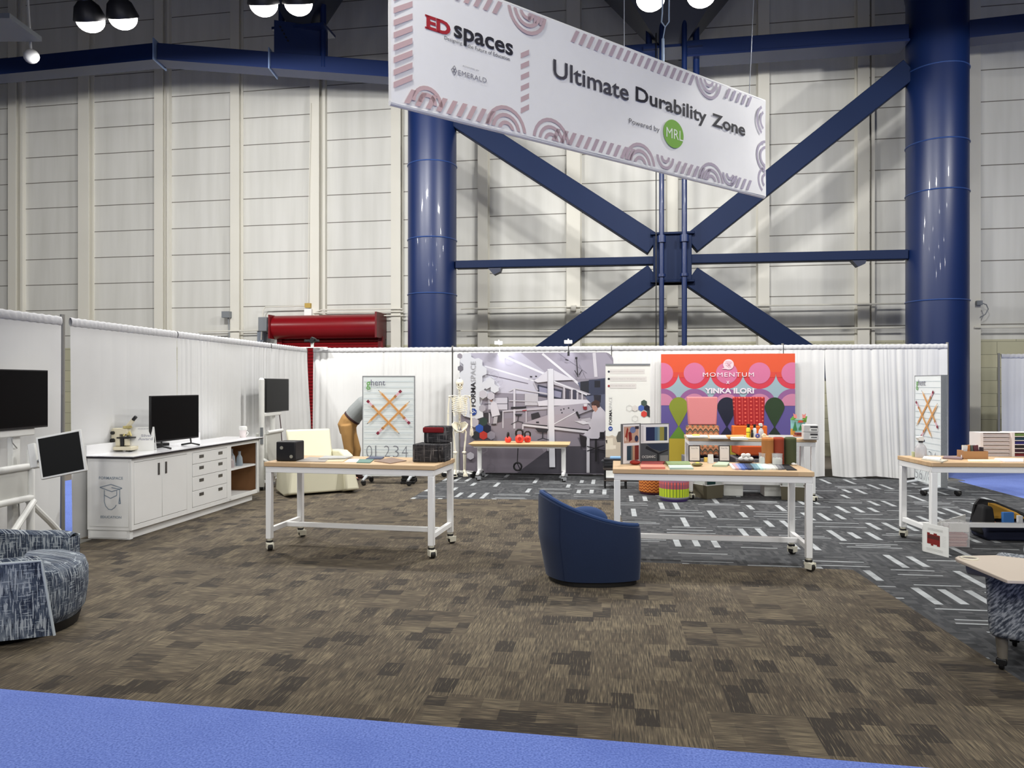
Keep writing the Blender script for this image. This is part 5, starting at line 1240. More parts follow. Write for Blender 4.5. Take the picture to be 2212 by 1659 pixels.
A.poly((84,82,76), [z8(385, 1250), z8(420, 1150), z8(470, 1140), z8(470, 1320), z8(400, 1320)]); A.poly((222,212,192), [z8(215, 1260), z8(330, 1250), z8(340, 1440), z8(215, 1440)]); A.poly((64,56,50), [z8(212, 1290), z8(240, 1280), z8(240, 1340), z8(225, 1340)]); A.poly((226,216,198), [z8(280, 1370), z8(380, 1370), z8(380, 1430), z8(280, 1430)])
A.build('printed_design', t)
# dark portfolio stack on a stool in front of it
q = P(1329, 1020, 12.3); t = thing('stool_cart', 'dark low cart behind the left end of the swatch table', 'cart', (q.x, q.y, 0), -0.1)
m = MB(); m.box(-0.20, 0.20, -0.16, 0.16, 0.30, 0.34); m.box(-0.19, 0.19, -0.15, 0.15, 0.12, 0.14); m.build('deck', mat('dark_brown_deck', (64,56,52), 0.6), t, bevel=0.006)
for x in (-0.17, 0.17):
    for y in (-0.13, 0.13): m = MB(); m.cyl((x, y, 0), (x, y, 0.30), 0.014); m.build('leg', black_pl, t)
rnd = random.Random(5)
cols = [(26,26,30), (36,36,42), (20,22,28), (44,46,52), (28,28,34)]
for k in range(5):
    m = MB(); m.slab([(-0.22, -0.13), (0.2, -0.16), (0.23, 0.12), (-0.19, 0.15)], 0, 0.028); o = m.build('portfolio', K(cols[k], 0.5), bevel=0.004)
    o.location = (q.x+rnd.uniform(-.02, .02), q.y, 0.341+0.0295*k); o.rotation_euler = (0, 0, rnd.uniform(-.25, .1)); tag(o, ['lowest', 'second lowest', 'middle', 'second highest', 'topmost'][k]+' dark portfolio in the stack behind the folding display', 'portfolio', 'dark portfolios')
m = MB(); m.slab([(-0.14, -0.1), (0.16, -0.1), (0.14, 0.12), (-0.1, 0.14)], 0, 0.02); o = m.build('blue_brochure', K((128,172,214), 0.5)); o.location = (q.x+0.04, q.y, 0.489); tag(o, 'light blue brochure on top of the dark portfolio stack', 'brochure')

# ================================================================ orange and pink backdrop
MBp = Pl(P(1428, 900, 13.82).x, 13.82, -7.66); mw_ = MBp.st(1717.5, 900)[0]; mt = EYE-(764.5-CY)/F*13.7
t = thing('patterned_backdrop', 'square orange and pink printed backdrop with circles and white lettering on the drapes', 'backdrop', (MBp.o[0], MBp.o[1], 0), MBp.a)
m = MB(); m.box(0, mw_, 0.002, 0.045, 0.02, mt); m.build('frame_panel', mat('backdrop_side_cream', (226,216,212), 0.7), t, smooth=0)
A = Art(0.0003, 0.001, 0.93); w, h = mw_, mt
def z6(zx, zy):
    s, z = MBp.st(1360+zx/5.82, 740+zy/5.82); return s, z
ORG, PNK, RED2, BLU, PUR, LIL, VIO = (226,88,50), (216,118,158), (216,60,78), (160,182,192), (150,96,150), (206,134,164), (96,84,150)
A.rect(ORG, 0, w, 0.02, h)
def seg_disc(c, cx, cz, r, zlo=0.02, ztop=None):
    pts = []
    for k in range(48):
        a = 2*math.pi*k/48; pts.append((min(w, max(0, cx+r*math.cos(a))), min(h-0.001 if ztop is None else ztop, max(zlo, cz+r*math.sin(a)))))
    A.poly(c, pts)
s0, zc = z6(815, 385); pitch = (z6(1632, 385)[0]-s0)/2; rp = (z6(950, 385)[0]-z6(680, 385)[0])/2; rr_ = rp*1.49
zm = z6(800, 580)[1]
A.rect(BLU, 0, w, zm-0.42, zc-0.02)
for k in range(-1, 4): seg_disc(RED2, s0+pitch*k, zc, rr_)
A.rect(ORG, 0, w, zc+0.01, zc+rr_+0.02)
for k in range(-1, 4): 
    seg_disc((220,74,60), s0+pitch*k, zc, rr_, zlo=zc-0.08, ztop=zc+0.02)
    seg_disc(PNK, s0+pitch*k, zc, rp)
zl = zm-rr_
A.rect(VIO, 0, w, 0.02, z6(800, 790)[1])
for k in range(-1, 4): seg_disc(PUR, s0+pitch*k, zl, rr_, zlo=z6(800, 790)[1])
for k in range(-1, 4): seg_disc(LIL, s0+pitch*k, zl-0.02, rp*1.12, zlo=z6(800, 790)[1])
# lower tall shapes: drop, triangle and ochre block, repeated
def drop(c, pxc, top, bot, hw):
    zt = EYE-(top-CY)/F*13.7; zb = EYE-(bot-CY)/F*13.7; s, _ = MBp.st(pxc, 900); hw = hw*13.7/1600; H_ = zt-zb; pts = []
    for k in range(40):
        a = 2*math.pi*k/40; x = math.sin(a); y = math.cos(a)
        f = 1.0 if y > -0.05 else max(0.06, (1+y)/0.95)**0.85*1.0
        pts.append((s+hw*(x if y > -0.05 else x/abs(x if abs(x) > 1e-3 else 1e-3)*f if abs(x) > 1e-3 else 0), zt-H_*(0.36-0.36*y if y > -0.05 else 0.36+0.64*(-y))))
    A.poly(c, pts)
def blk(c, xa, xb, ya, yb):
    sa, sb = MBp.st(xa, 900)[0], MBp.st(xb, 900)[0]; A.rect(c, max(0, sa), min(w, sb), EYE-(yb-CY)/F*13.7, EYE-(ya-CY)/F*13.7)
for xc, c1, c2, c3 in ((1466, (136,148,44), (98,140,42), (186,164,50)), (1570, (22,26,50), (26,30,60), (186,168,60)), (1673, (38,62,34), (32,44,34), (30,30,70))):  # middle and right sets carry the chairs' shadow in their dark colours
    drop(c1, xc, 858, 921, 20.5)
    s, _ = MBp.st(xc, 900); k1 = 13.7/1600
    A.poly(c2, [(s, EYE-(920-CY)*k1), (s+20*k1, EYE-(948-CY)*k1), (s-20*k1, EYE-(948-CY)*k1)])
    blk(c3, xc-21, xc+21, 948, 1032)
a = z6(920, 430); b = z6(1562, 375); A.text((244,228,236), 'MOMENTUM', a[0], b[0], a[1], b[1], spacing=1.15)
a = z6(1215, 520); b = z6(1255, 480); A.text((244,228,236), 'x', a[0], b[0], a[1], b[1])
a = z6(945, 640); b = z6(1562, 572); A.text((244,232,240), 'YINKA ILORI', a[0], b[0], a[1], b[1], bold=0.035)
s, z = z6(1242, 275); r = (z6(1310, 275)[0]-z6(1175, 275)[0])/2
A.disc((240,214,222), s, z, r); A.poly((240,214,222), [(s-r*1.25, z-r*0.85), (s-r*0.6, z-r*0.55), (s-r*0.2, z-r*0.9)])
for dx, dz, ex, ez in ((-.55, .5, .55, .5), (-.7, .2, .7, .3), (-.5, -.1, .2, -.7), (-.2, 0, .5, -.6), (-.3, .3, .4, -.3), (.4, .2, -.1, -.3)): A.line((206,132,156), (s+dx*r, z+dz*r), (s+ex*r, z+ez*r), 0.008)
A.build('printed_pattern', t)
m = MB(); A = None

# ================================================================ upholstered chairs on plinths
def pat_mat(name, kind):
    t_ = NT(name, 0.9); x, y, z = t_.xyz(t_.tc.outputs['Object'])
    if kind == 'wave':
        u = t_.math('MULTIPLY', x, 36.0); s1 = t_.math('ABSOLUTE', t_.math('SINE', u)); 
        v = t_.math('FRACT', t_.math('SUBTRACT', t_.math('MULTIPLY', z, 10.0), t_.math('MULTIPLY', s1, 0.45)))
        t_.color(t_.ramp(v, [(0.0, (58,48,44)), (0.12, (58,48,44)), (0.16, (206,150,112)), (0.5, (206,150,112)), (0.55, (186,96,52)), (0.66, (186,96,52)), (0.7, (130,110,86)), (1, (130,110,86))], 'CONSTANT'))
    if kind == 'redknit':
        u = t_.math('SINE', t_.math('MULTIPLY', x, 66.0)); v = t_.math('SINE', t_.math('MULTIPLY', z, 97.0))
        d = t_.math('MULTIPLY', u, v); dots = t_.math('MULTIPLY', t_.math('GREATER_THAN', u, 0.6), t_.math('GREATER_THAN', v, 0.45)); ln = t_.math('LESS_THAN', u, -0.9)
        c = t_.mix(dots, (158,28,32), (222,96,80)); c = t_.mix(t_.math('MULTIPLY', ln, 0.7), c, (200,80,72)); t_.color(c)
    if kind == 'zig':
        an = t_.n('ShaderNodeVectorMath', operation='LENGTH')
        th = t_.math('ARCTAN2', y, x); u = t_.math('MULTIPLY', th, 3.3); tri = t_.math('ABSOLUTE', t_.math('SUBTRACT', t_.math('FRACT', u), 0.5))
        v = t_.math('FRACT', t_.math('ADD', t_.math('MULTIPLY', z, 22.0), t_.math('MULTIPLY', tri, 1.3)))
        t_.color(t_.ramp(v, [(0.0, (112,52,24)), (0.25, (214,116,42)), (0.6, (236,160,84)), (0.85, (196,90,34))], 'CONSTANT'))
    if kind == 'multi':
        th = t_.math('ARCTAN2', y, x); u = t_.math('FRACT', t_.math('MULTIPLY', th, 4.6)); on = t_.math('GREATER_THAN', u, 0.28)
        a_ = t_.math('DIVIDE', z, 0.40)
        c1 = t_.ramp(a_, [(0.0, (130,126,150)), (0.10, (150,146,160)), (0.16, (206,224,50)), (0.46, (196,92,100)), (0.62, (222,104,98)), (0.70, (178,110,132)), (0.80, (130,116,92)), (0.86, (196,188,60)), (0.92, (214,180,140)), (0.96, (116,92,166))], 'CONSTANT')
        c2 = t_.ramp(a_, [(0.0, (130,126,150)), (0.10, (150,146,160)), (0.16, (120,150,50)), (0.46, (92,88,110)), (0.70, (150,116,150)), (0.80, (130,116,92)), (0.86, (196,188,60)), (0.92, (214,180,140)), (0.96, (116,92,166))], 'CONSTANT')
        t_.color(t_.mix(on, c2, c1))
    return t_.m
wavem = pat_mat('scallop_pattern_fabric', 'wave'); knit = pat_mat('red_dotted_fabric', 'redknit')
def show_chair(px, Y, label, wtop, wbot, back_m, low_m, seat_m, wl_=0.27):
    q = P(px, 900, Y); t = thing('lounge_chair', label, 'chair', (q.x, q.y, 0.0), R(-5), 'upholstered chairs before the orange backdrop')
    t.location.z = 0.50
    m = MB(); m.tap((-wbot, wbot, 0.12, 0.26), (-wtop, wtop, 0.16, 0.28), 0.52, 1.0); m.build('back_cushion', back_m, t, bevel=0.02, seg=3)
    m = MB(); m.box(-wl_, wl_, 0.10, 0.26, 0.22, 0.515); m.build('lower_back', low_m, t, bevel=0.02, seg=3)
    m = MB(); m.box(-wl_+0.0, wl_, -0.36, 0.24, 0.05, 0.215); m.build('seat', seat_m, t, bevel=0.025, seg=3)
    for x in (-0.2, 0.2):
        for y in (-0.28, 0.18): m = MB(); m.cyl((x, y, 0), (x, y, 0.055), 0.018); m.build('leg', mat('dark_walnut', (70,42,26), 0.5), t)
    t2 = thing('display_plinth', 'grey plinth under the '+('pink' if px < 1560 else 'red and orange')+' chair', 'plinth', (q.x, q.y, 0), R(-5))
    m = MB(); m.box(-0.33, 0.33, -0.40, 0.34, 0, 0.5); m.build('plinth_body', mat('grey_plinth_board', (120,120,124), 0.7), t2, smooth=0, bevel=0.004, seg=1)
show_chair(1521, 12.5, 'lounge chair with pink back cushion and scallop patterned seat', 0.258, 0.232, mat('dusty_pink_fabric', (206,128,130), 0.9, bump=0.1), wavem, wavem)
show_chair(1623.5, 12.42, 'lounge chair with dotted red back cushion and orange seat', 0.262, 0.235, knit, mat('burnt_orange_wool', (214,104,34), 0.9, bump=0.1), mat('deep_orange_wool', (198,84,34), 0.9, bump=0.1), 0.285)
# poufs
def pouf(px, py, rad, h, m_, label, bot=(70,50,110)):
    q = G(px, py); q.y += rad
    q.x = (px-CX)/F*q.y; t = thing('pouf', label, 'pouf', (q.x, q.y, 0), 0.3, 'patterned poufs under the tables')
    m = MB(); m.lathe([(rad*.93, 0.03), (rad, 0.05), (rad*1.01, h*0.5), (rad, h-0.03), (rad*.94, h), (0.01, h+0.005)], n=48); m.build('body', m_, t)
    m = MB(); m.lathe([(rad*.9, 0), (rad*.93, 0.03)], n=32); m.build('base', K(bot), t)
pouf(1456, 1085, 0.215, 0.40, pat_mat('striped_multicolour_fabric', 'multi'), 'round pouf with lime, coral and purple bands under the tables')
pouf(1410, 1070, 0.215, 0.42, pat_mat('orange_chevron_fabric', 'zig'), 'round pouf with orange chevrons behind the striped pouf', (60,20,50))
# boxes under the tables
def carton(px0, px1, py, h, label, d=0.3, rz=-0.12):
    a = G(px0, py); w = (px1-px0)/F*a.y; m = MB(); m.box(0, w, 0, d, 0, h); o = m.build('carton', mat('white_carton', (226,226,220), 0.7), bevel=0.004, seg=1); o.location = (a.x, a.y, 0); o.rotation_euler = (0, 0, rz); tag(o, label, 'box', 'white cartons under the back table')
carton(1563, 1604, 1071, 0.36, 'plain white carton under the back table right of the dark green item')
carton(1651, 1693, 1072, 0.36, 'plain white carton under the back table left of the far olive bin')
def bin_(cx, py, label, rz, dark=True):
    a = G(cx, py); t = thing('storage_bin', label, 'bin', (a.x, a.y+0.2, 0), rz, 'olive storage bins')
    m = MB(); s = 0.17; z1 = 0.20
    m.tap((-s*0.92, s*0.92, -s*0.92, s*0.92), (-s, s, -s, s), 0, z1); m.build('tub', mat('olive_grey_felt', (104,98,80), 0.9), t, smooth=0)
    m = MB(); 
    for q in ((-s-.006, s+.006, -s-.006, -s+.004), (-s-.006, s+.006, s-.004, s+.006), (-s-.006, -s+.004, -s, s), (s-.004, s+.006, -s, s)): m.box(q[0], q[1], q[2], q[3], z1, z1+0.012)
    m.build('white_rim', paper_white, t, smooth=0)
    m = MB(); m.slab([(-s+.02, -s+.02), (s-.02, -s+.02), (s-.03, s-.03), (-s+.03, s-.03)], z1+0.001, z1+0.14)
    o = m.build('folded_paper', mat('pale_grey_sheets', (200,204,200), 0.8), bevel=0.01); o.location = t.location; o.rotation_euler = t.rotation_euler; tag(o, 'pale folded sheets standing in the '+('near' if dark else 'far')+' olive bin', 'paper')
    if dark:
        m = MB(); m.box(-0.155, 0.0, -0.176, -0.151, z1+0.014, z1+0.075); o = m.build('green_folder', K((20,58,56), 0.5), bevel=0.008); o.location = t.location; o.rotation_euler = t.rotation_euler; tag(o, 'dark green folder at the front of the near olive bin', 'folder')
bin_(1536, 1078, 'olive storage bin with white rim and a dark green folder in it', R(28)); bin_(1724, 1082, 'olive storage bin with white rim behind the right leg of the swatch table', R(-22), False)

# ================================================================ swatch table props
g2_ = 'fabric swatch stacks on the swatch table'
HS = 0.915
# folding display boards
q0 = at(1342.5, 1003.5); q1 = at(1382.5, 1000.0); q2 = at(1445.5, 998.0)
t = thing('folding_display', 'folding fabric display board with printed colour stripes at the left end of the swatch table', 'display board', (q1.x, q1.y, HS), 0)
edge_m = mat('slate_board_edge', (104,106,108), 0.6)
def leaf(a, b, z1, rows):
    d = Vector((b.x-a.x, b.y-a.y)); w = d.length; an = math.atan2(d.y, d.x)
    m = MB(); m.box(0, w, 0, 0.012, 0, z1); o = m.build('board', edge_m, t, smooth=0); o.location = (a.x-q1.x, a.y-q1.y, 0.0); o.rotation_euler = (0, 0, an)
    A = Art(0.0003, -0.001); rows(A, w, z1); A.build('print', o)
def rows_l(A, w, z):
    A.rect((236,236,238), w*.08, w*.97, 0.005, z*.98); A.rect((196,160,140), w*.12, w*.93, z*.52, z*.93)
    A.poly((150,44,30), [(w*.15, z*.6), (w*.3, z*.92), (w*.36, z*.86), (w*.3, z*.6)]); A.poly((120,26,26), [(w*.36, z*.78), (w*.52, z*.82), (w*.56, z*.6), (w*.4, z*.54)]); A.disc((110,124,168), w*.6, z*.84, w*.16, z*.08); A.disc((40,50,84), w*.8, z*.62, w*.1, z*.08); A.rect((50,40,52), w*.72, w*.93, z*.86, z*.93); A.disc((226,196,180), w*.2, z*.62, w*.06, z*.05)
    for k, (x0, x1, c) in enumerate(((.28, .50, (38,64,82)), (.50, .58, (112,118,112)), (.58, .70, (190,150,122)), (.70, .92, (120,36,30)))): A.rect(c, w*x0, w*x1, z*.09, z*.45)
def rows_r(A, w, z):
    A.rect((236,236,238), w*.02, w*.98, z*.50, z*.98); A.rect((214,214,218), w*.04, w*.12, z*.52, z*.95)
    for x0, x1, c in ((.20, .50, (18,34,78)), (.50, .60, (82,112,142)), (.60, .67, (120,144,150)), (.67, .82, (150,144,70)), (.82, .93, (52,66,88))): A.rect(c, w*x0, w*x1, z*.56, z*.91)
    A.rect((74,78,84), w*.02, w*.98, 0.004, z*.49); A.poly((36,48,72), [(w*.22, z*.48), (w*.96, z*.48), (w*.96, z*.34), (w*.7, z*.28), (w*.4, z*.36)]); A.poly((20,22,32), [(w*.2, z*.42), (w*.25, z*.42), (w*.64, z*.24), (w*.64, z*.02), (w*.58, z*.02), (w*.58, z*.22), (w*.18, z*.36)]); A.poly((20,22,32), [(w*.64, z*.25), (w*.96, z*.33), (w*.96, z*.30), (w*.64, z*.20)]); A.rect((128,130,134), w*.68, w*.96, z*.02, z*.18)
    A.text((216,216,214), 'OCEANIC', w*.06, w*.52, z*.12, z*.185, bold=0.01)
leaf(q0, q1, 0.405, rows_l); leaf(q1, q2, 0.40, rows_r)
m = MB(); m.cyl((0, 0, 0), (0, 0, 0.405), 0.008); m.build('spine', edge_m, t)
def book(label, corners, th, rgb, h=HS, group=g2_, name='swatch_book'):
    return flat(name, label, 'swatch', corners, h, th, K(rgb, 0.8), group)
book('dark red fabric swatch book behind the salmon one', [(1384, 1002), (1430, 1002), (1436, 996), (1386, 996)], 0.022, (150,58,56))
book('salmon fabric swatch book near the front edge', [(1385, 1009), (1437, 1009), (1432, 1003), (1383, 1003)], 0.02, (230,138,118))
book('sage green fabric swatch book behind the mint one', [(1442, 1002), (1492, 1002), (1488, 996), (1437, 996)], 0.022, (150,172,120))
book('mint fabric swatch book near the front edge', [(1447, 1010.5), (1498, 1010.5), (1492, 1004), (1443, 1004)], 0.018, (196,216,200))
q = at(1372, 1004); t = thing('fabric_bundle', 'small dark red rolled fabric bundle beside the salmon swatch book', 'bundle', q, 0, g2_)
m = MB(); m.ell((0, 0, 0.024), (0.055, 0.05, 0.024), 16, 8); m.build('roll', K((158,42,30)), t); m = MB(); m.ell((0.01, -0.02, 0.035), (0.025, 0.02, 0.016), 12, 6); m.build('knot', K((110,24,22)), t)
q = at(1506, 1007); t = thing('fabric_bundle', 'small olive fabric bundle with yellow patch right of the mint swatch book', 'bundle', q, 0.4, g2_)
m = MB(); m.ell((0, 0, 0.018), (0.06, 0.045, 0.018), 16, 8); m.build('roll', K((122,116,74)), t); m = MB(); m.ell((-0.005, -0.01, 0.030), (0.024, 0.02, 0.012), 12, 6); m.build('yellow_patch', K((226,222,90)), t)
def sign_frame(pxa, pxb, py0, py1, label):
    a = at((pxa+pxb)/2, py1); w = (pxb-pxa)/F*a.y; h_ = (py1-py0)/F*a.y
    t = thing('sign_frame', label, 'sign', a, R(-6), 'small framed signs on the swatch table'); t.rotation_euler = (R(-4), 0, R(-6))
    m = MB(); m.box(-w/2, w/2, 0, 0.012, 0, h_); m.build('frame', mat('black_sign_frame', (30,22,26), 0.5), t, bevel=0.002, seg=1)
    m = MB(); m.box(-w/2+.01, w/2-.01, -0.002, 0, 0.01, h_-.01); m.build('card', K((232,226,220)), t, smooth=0)
    A = Art(0.0003, -0.0025); A.text((110,104,104), 'Scan Me', -w*.28, w*.28, h_*.78, h_*.85); 
    A.rect((206,200,196), -w*.24, w*.24, h_*.18, h_*.21); A.build('printed_line', t)
sign_frame(1488, 1513, 962, 997, 'black framed sign left of the scallop patterned seat'); sign_frame(1553, 1577, 962, 997, 'black framed sign right of the small white card')
a = at(1536, 1001); m = MB(); m.add([(-0.027, 0, 0), (0.027, 0, 0), (0.027, 0.02, 0.09), (-0.027, 0.02, 0.09), (-0.027, 0.045, 0), (0.027, 0.045, 0)], [(0,1,2,3), (3,2,5,4)]); o = m.build('tent_card', paper_white, smooth=0, solid=0.002); o.location = a; tag(o, 'small white tent card between the two framed signs', 'card')
a = at(1526, 998); m = MB(); m.box(-0.02, 0.02, 0, 0.035, 0, 0.045); o = m.build('yellow_block', K((228,196,96)), bevel=0.004); o.location = a; tag(o, 'small yellow block left of the tent card', 'block')
book('pale green folded cloth between the framed signs and colour fan', [(1540, 1004), (1570, 1004.5), (1576, 998), (1552, 997)], 0.02, (190,204,178), name='folded_cloth')
book('dark sage cloth under the pale green folded cloth', [(1538, 1006), (1572, 1006), (1577, 1002), (1545, 1001)], 0.006, (90,96,80), name='folded_cloth')
fan = [(226,222,220), (196,160,166), (150,156,200), (84,110,180), (46,72,136), (34,50,92), (44,58,72), (96,130,146), (120,156,166), (180,214,214), (206,226,222), (222,230,226), (230,232,226), (220,220,212), (190,190,186), (122,122,126), (88,88,94)]
for k, c in enumerate(fan):
    x = 1574+6.6*k; book(['first', 'second', 'third', 'fourth', 'fifth', 'sixth', 'seventh', 'eighth', 'ninth', 'tenth', 'eleventh', 'twelfth', 'thirteenth', 'fourteenth', 'fifteenth', 'sixteenth', 'seventeenth'][k]+' colour strip from the left in the fan of fabric chips', [(x+9, 1012), (x+16, 1012), (x+7, 1001), (x, 1001)], 0.012+0.003*(k % 2), c, group='fan of fabric chips', name='colour_strip')
book('flat black folder at the right end of the swatch table', [(1700, 1015), (1722, 1015), (1703, 1003), (1684, 1003)], 0.006, (20,18,22), name='black_folder')
q = at(1612.5, 1001.5); t = thing('round_dish', 'dark shallow dish holding white balls on the swatch table', 'dish', (q.x, q.y+0.03, HS))
m = MB(); m.lathe([(0.05, 0), (0.085, 0.02), (0.09, 0.03), (0.08, 0.028), (0.04, 0.012), (0.001, 0.011)], n=24, caps=False); m.build('dish', K((60,48,46), 0.4), t)
for k, (x, y, z) in enumerate(((-.05, -.01, .047), (0, -.02, .045), (.05, -.01, .047), (-.025, .03, .05), (.03, .03, .05), (-.02, .0, .083), (.025, .0, .083))):
    m = MB(); m.ell((0, 0, 0), (0.027, 0.025, 0.02), 12, 8); o = m.build('cotton_ball', K((240,238,232))); o.location = (t.location.x+x, t.location.y+y, HS+z); tag(o, 'white cotton ball heaped in the dark dish', 'ball', 'white balls in the dish')
def beaker(px, py, r, h_, fill, label, bits):
    q = at(px, py); t = thing('beaker', label, 'beaker', q, 0.2, 'glass beakers on the swatch table')
    m = MB(); m.lathe([(r*.92, 0), (r, 0.01), (r, h_*.92), (r*1.1, h_), (r*1.04, h_), (r*.95, h_*.92), (r*.95, 0.012), (0.001, 0.012)], n=28, caps=False); m.build('glass', glass, t)
    if fill:
        m = MB(); rnd = random.Random(int(px))
        m.lathe([(r*.9, 0.014), (r*.9, fill-0.01), (r*.3, fill-0.004), (0.001, fill-0.004)], n=20, caps=False)
        for k in range(26): a = rnd.uniform(0, 6.28); q_ = r*.75*math.sqrt(rnd.random()); m.ell((q_*math.cos(a), q_*math.sin(a), fill-0.004), (0.010, 0.009, 0.007), 8, 5)
        o = m.build('white_beads', K((236,232,224))); o.location = t.location; tag(o, 'heap of white beads filling the '+bits+' beaker', 'beads', None, 'stuff')
beaker(1650, 1003, 0.048, 0.115, 0.075, 'glass beaker of white beads before the tan roll', 'left'); beaker(1679, 1005.5, 0.05, 0.118, 0.075, 'glass beaker of white beads before the rust roll', 'middle'); beaker(1713, 1001, 0.042, 0.11, 0, 'empty glass beaker before the olive roll', '')
q = at(1714, 1005.5); m = MB(); m.ell((0, 0, 0.014), (0.022, 0.018, 0.014), 12, 8); m.cyl((0.015, 0, 0.012), (0.03, -0.01, 0.012), 0.008); o = m.build('white_stopper', paper_white); o.location = q; tag(o, 'small white stopper lying before the empty beaker', 'stopper')
for px, y0, c, lb, w in ((1658, 948, (178,116,60), 'tan fabric roll standing upright at the back of the swatch table', 12.5), (1681.5, 947, (152,62,38), 'rust red fabric roll standing upright in the middle', 11.5), (1707, 947, (76,82,52), 'olive green fabric roll standing upright at the right', 12.5)):
    q = at(px, 1001.5); q.y = 7.42; q.x = (px-CX)/F*q.y; r = w/F*q.y; h_ = EYE-(y0-CY)/F*q.y-HS
    t = thing('fabric_roll', lb, 'fabric roll', (q.x, q.y, HS), 0, 'upright fabric rolls')
    m = MB(); m.lathe([(r, 0), (r, h_), (r*.84, h_+0.006), (r*.4, h_+0.004), (r*.36, h_-0.03), (0.001, h_-0.03)], n=28, caps=False); m.build('roll', mat('roll_%d' % px, c, 0.85, bump=0.1, bscale=90), t)
    m = MB(); m.lathe([(r*1.01, h_-0.012), (r*1.0, h_+0.004), (r*.8, h_+0.012), (r*.78, h_)], n=28, caps=False); m.build('wound_edge', K(tuple(min(255, int(v*1.22)) for v in c)), t)

# ================================================================ back table props
g5 = 'papers and swatches on the back table'
book('white brochure with yellow cover at the left end of the back table', [(1484, 943.5), (1530, 943.5), (1526, 939.5), (1482, 939.5)], 0.02, (232,232,222), group=g5, name='brochure')
book('yellow leaflet on the leftmost brochure', [(1496, 940.5), (1512, 940.5), (1510, 938), (1495, 938)], 0.006, (226,224,96), h=0.936, group=g5, name='leaflet')
book('white booklet with grey edge left of the orange swatches', [(1534, 945), (1572, 945), (1568, 940), (1532, 940)], 0.022, (236,234,230), group=g5, name='brochure')
book('orange swatch stack in the middle of the back table', [(1570, 943), (1610, 942), (1606, 939), (1568, 939.5)], 0.035, (232,158,96), group=g5, name='swatch_book')
book('white pad in front of the orange swatch stack', [(1579, 946.5), (1616, 946.5), (1606, 943), (1577, 943)], 0.028, (240,240,228), group=g5, name='paper_pad')
def bottle(px, py, r, h_, rgb, cap, label, H5=0.915, caph=0.035):
    q = G(px, py, H5); t = thing('bottle', label, 'bottle', (q.x, q.y, H5), 0, 'bottles on the back table')
    m = MB(); m.lathe([(r, 0), (r*1.02, 0.01), (r*1.02, h_-caph-0.02), (r*.6, h_-caph)], n=20); m.build('body', K(rgb, 0.4), t)
    m = MB(); m.cyl((0, 0, h_-caph), (0, 0, h_), r*.72); m.build('cap', K(cap, 0.4), t); return t
tb = bottle(1616.5, 944.5, 0.030, 0.20, (220,208,52), (22,20,24), 'yellow bottle with black cap on the back table', caph=0.05)
m = MB(); m.lathe([(0.0315, 0.072), (0.0315, 0.08)], n=20); m.build('black_band', black_pl, tb)
bottle(1624.5, 945, 0.020, 0.115, (18,18,22), (18,18,22), 'short black bottle between the yellow and white bottles')
bottle(1630, 944.5, 0.027, 0.195, (226,234,238), (24,26,32), 'white bottle with black cap on the back table', caph=0.05)
def spray(px, py, H5, r, h_, label, clear=(226,226,230)):
    q = G(px, py, H5); t = thing('spray_bottle', label, 'spray bottle', (q.x, q.y, H5), 0.4)
    m = MB(); m.lathe([(r*.95, 0), (r, 0.01), (r, h_*.42), (r*.75, h_*.56), (r*.35, h_*.66), (r*.35, h_*.72)], n=24); m.build('body', mat('translucent_bottle_%d' % px, clear, 0.25, trans=0.35), t)
    m = MB(); m.cyl((0, 0, h_*.70), (0, 0, h_*.76), r*.42); m.build('collar', black_pl, t)
    m = MB(); m.prism([(-r*.8, h_*.84), (-r*.5, h_*.78), (r*.5, h_*.76), (r*.55, h_*.9), (r*.3, h_), (-r*.9, h_*.98), (-r*1.1, h_*.93)], -r*.3, r*.3); m.build('trigger_head', paper_white, t, bevel=0.004)
    m = MB(); m.tube([(r*.5, 0, h_*.84), (r*.85, 0, h_*.80), (r*.9, 0, h_*.72)], r*.13, 8); m.build('trigger', K((30,40,70)), t)
spray(1644, 946, 0.915, 0.038, 0.22, 'clear spray bottle with white trigger head on the back table')
for px, c, lb in ((1636, (86,92,160), 'white tape roll with blue side left of the spray bottle'), (1650, (236,222,190), 'cream tape roll right of the spray bottle')):
    q = G(px, 946.5, 0.915); m = MB(); m.tube([(0.022*math.cos(a), 0, 0.036+0.022*math.sin(a)) for a in [k*math.pi/8 for k in range(16)]], 0.014, 8, closed=True); o = m.build('tape_roll', K(c)); o.location = (q.x, q.y-0.01, 0.915); tag(o, lb, 'tape', 'tape rolls on the back table')
# flower cut-out organiser
q = G(1725, 940, 0.915); t = thing('flower_display', 'colourful cut-out paper display with pink tulips at the right end of the back table', 'display', (q.x, q.y, 0.915), R(-6))
A = [( (150,206,204), [(-.115, .05), (.09, .05), (.11, .24), (-.12, .26)]), ((222,160,70), [(-.12, 0), (-.05, 0), (-.05, .10), (-.12, .10)]), ((118,156,60), [(-.10, .24), (.12, .20), (.125, .255), (.06, .235), (-.05, .235), (-.12, .275)]), ((60,128,74), [(-.09, .07), (-.05, .22), (-.02, .07)]), ((60,128,74), [(.0, .08), (.03, .17), (.06, .08)]),
     ((120,190,76), [(-.13, .24), (-.09, .30), (-.03, .29), (-.05, .25)]), ((120,190,76), [(.05, .25), (.07, .29), (.13, .30), (.12, .24)]), ((240,150,140), [(-.075, .27), (-.085, .345), (-.05, .32), (-.04, .335), (-.025, .27)]), ((240,150,140), [(.055, .27), (.05, .335), (.08, .32), (.105, .345), (.10, .27)]), ((206,86,60), [(-.02, .20), (.07, .20), (.05, .235), (0, .235)])]
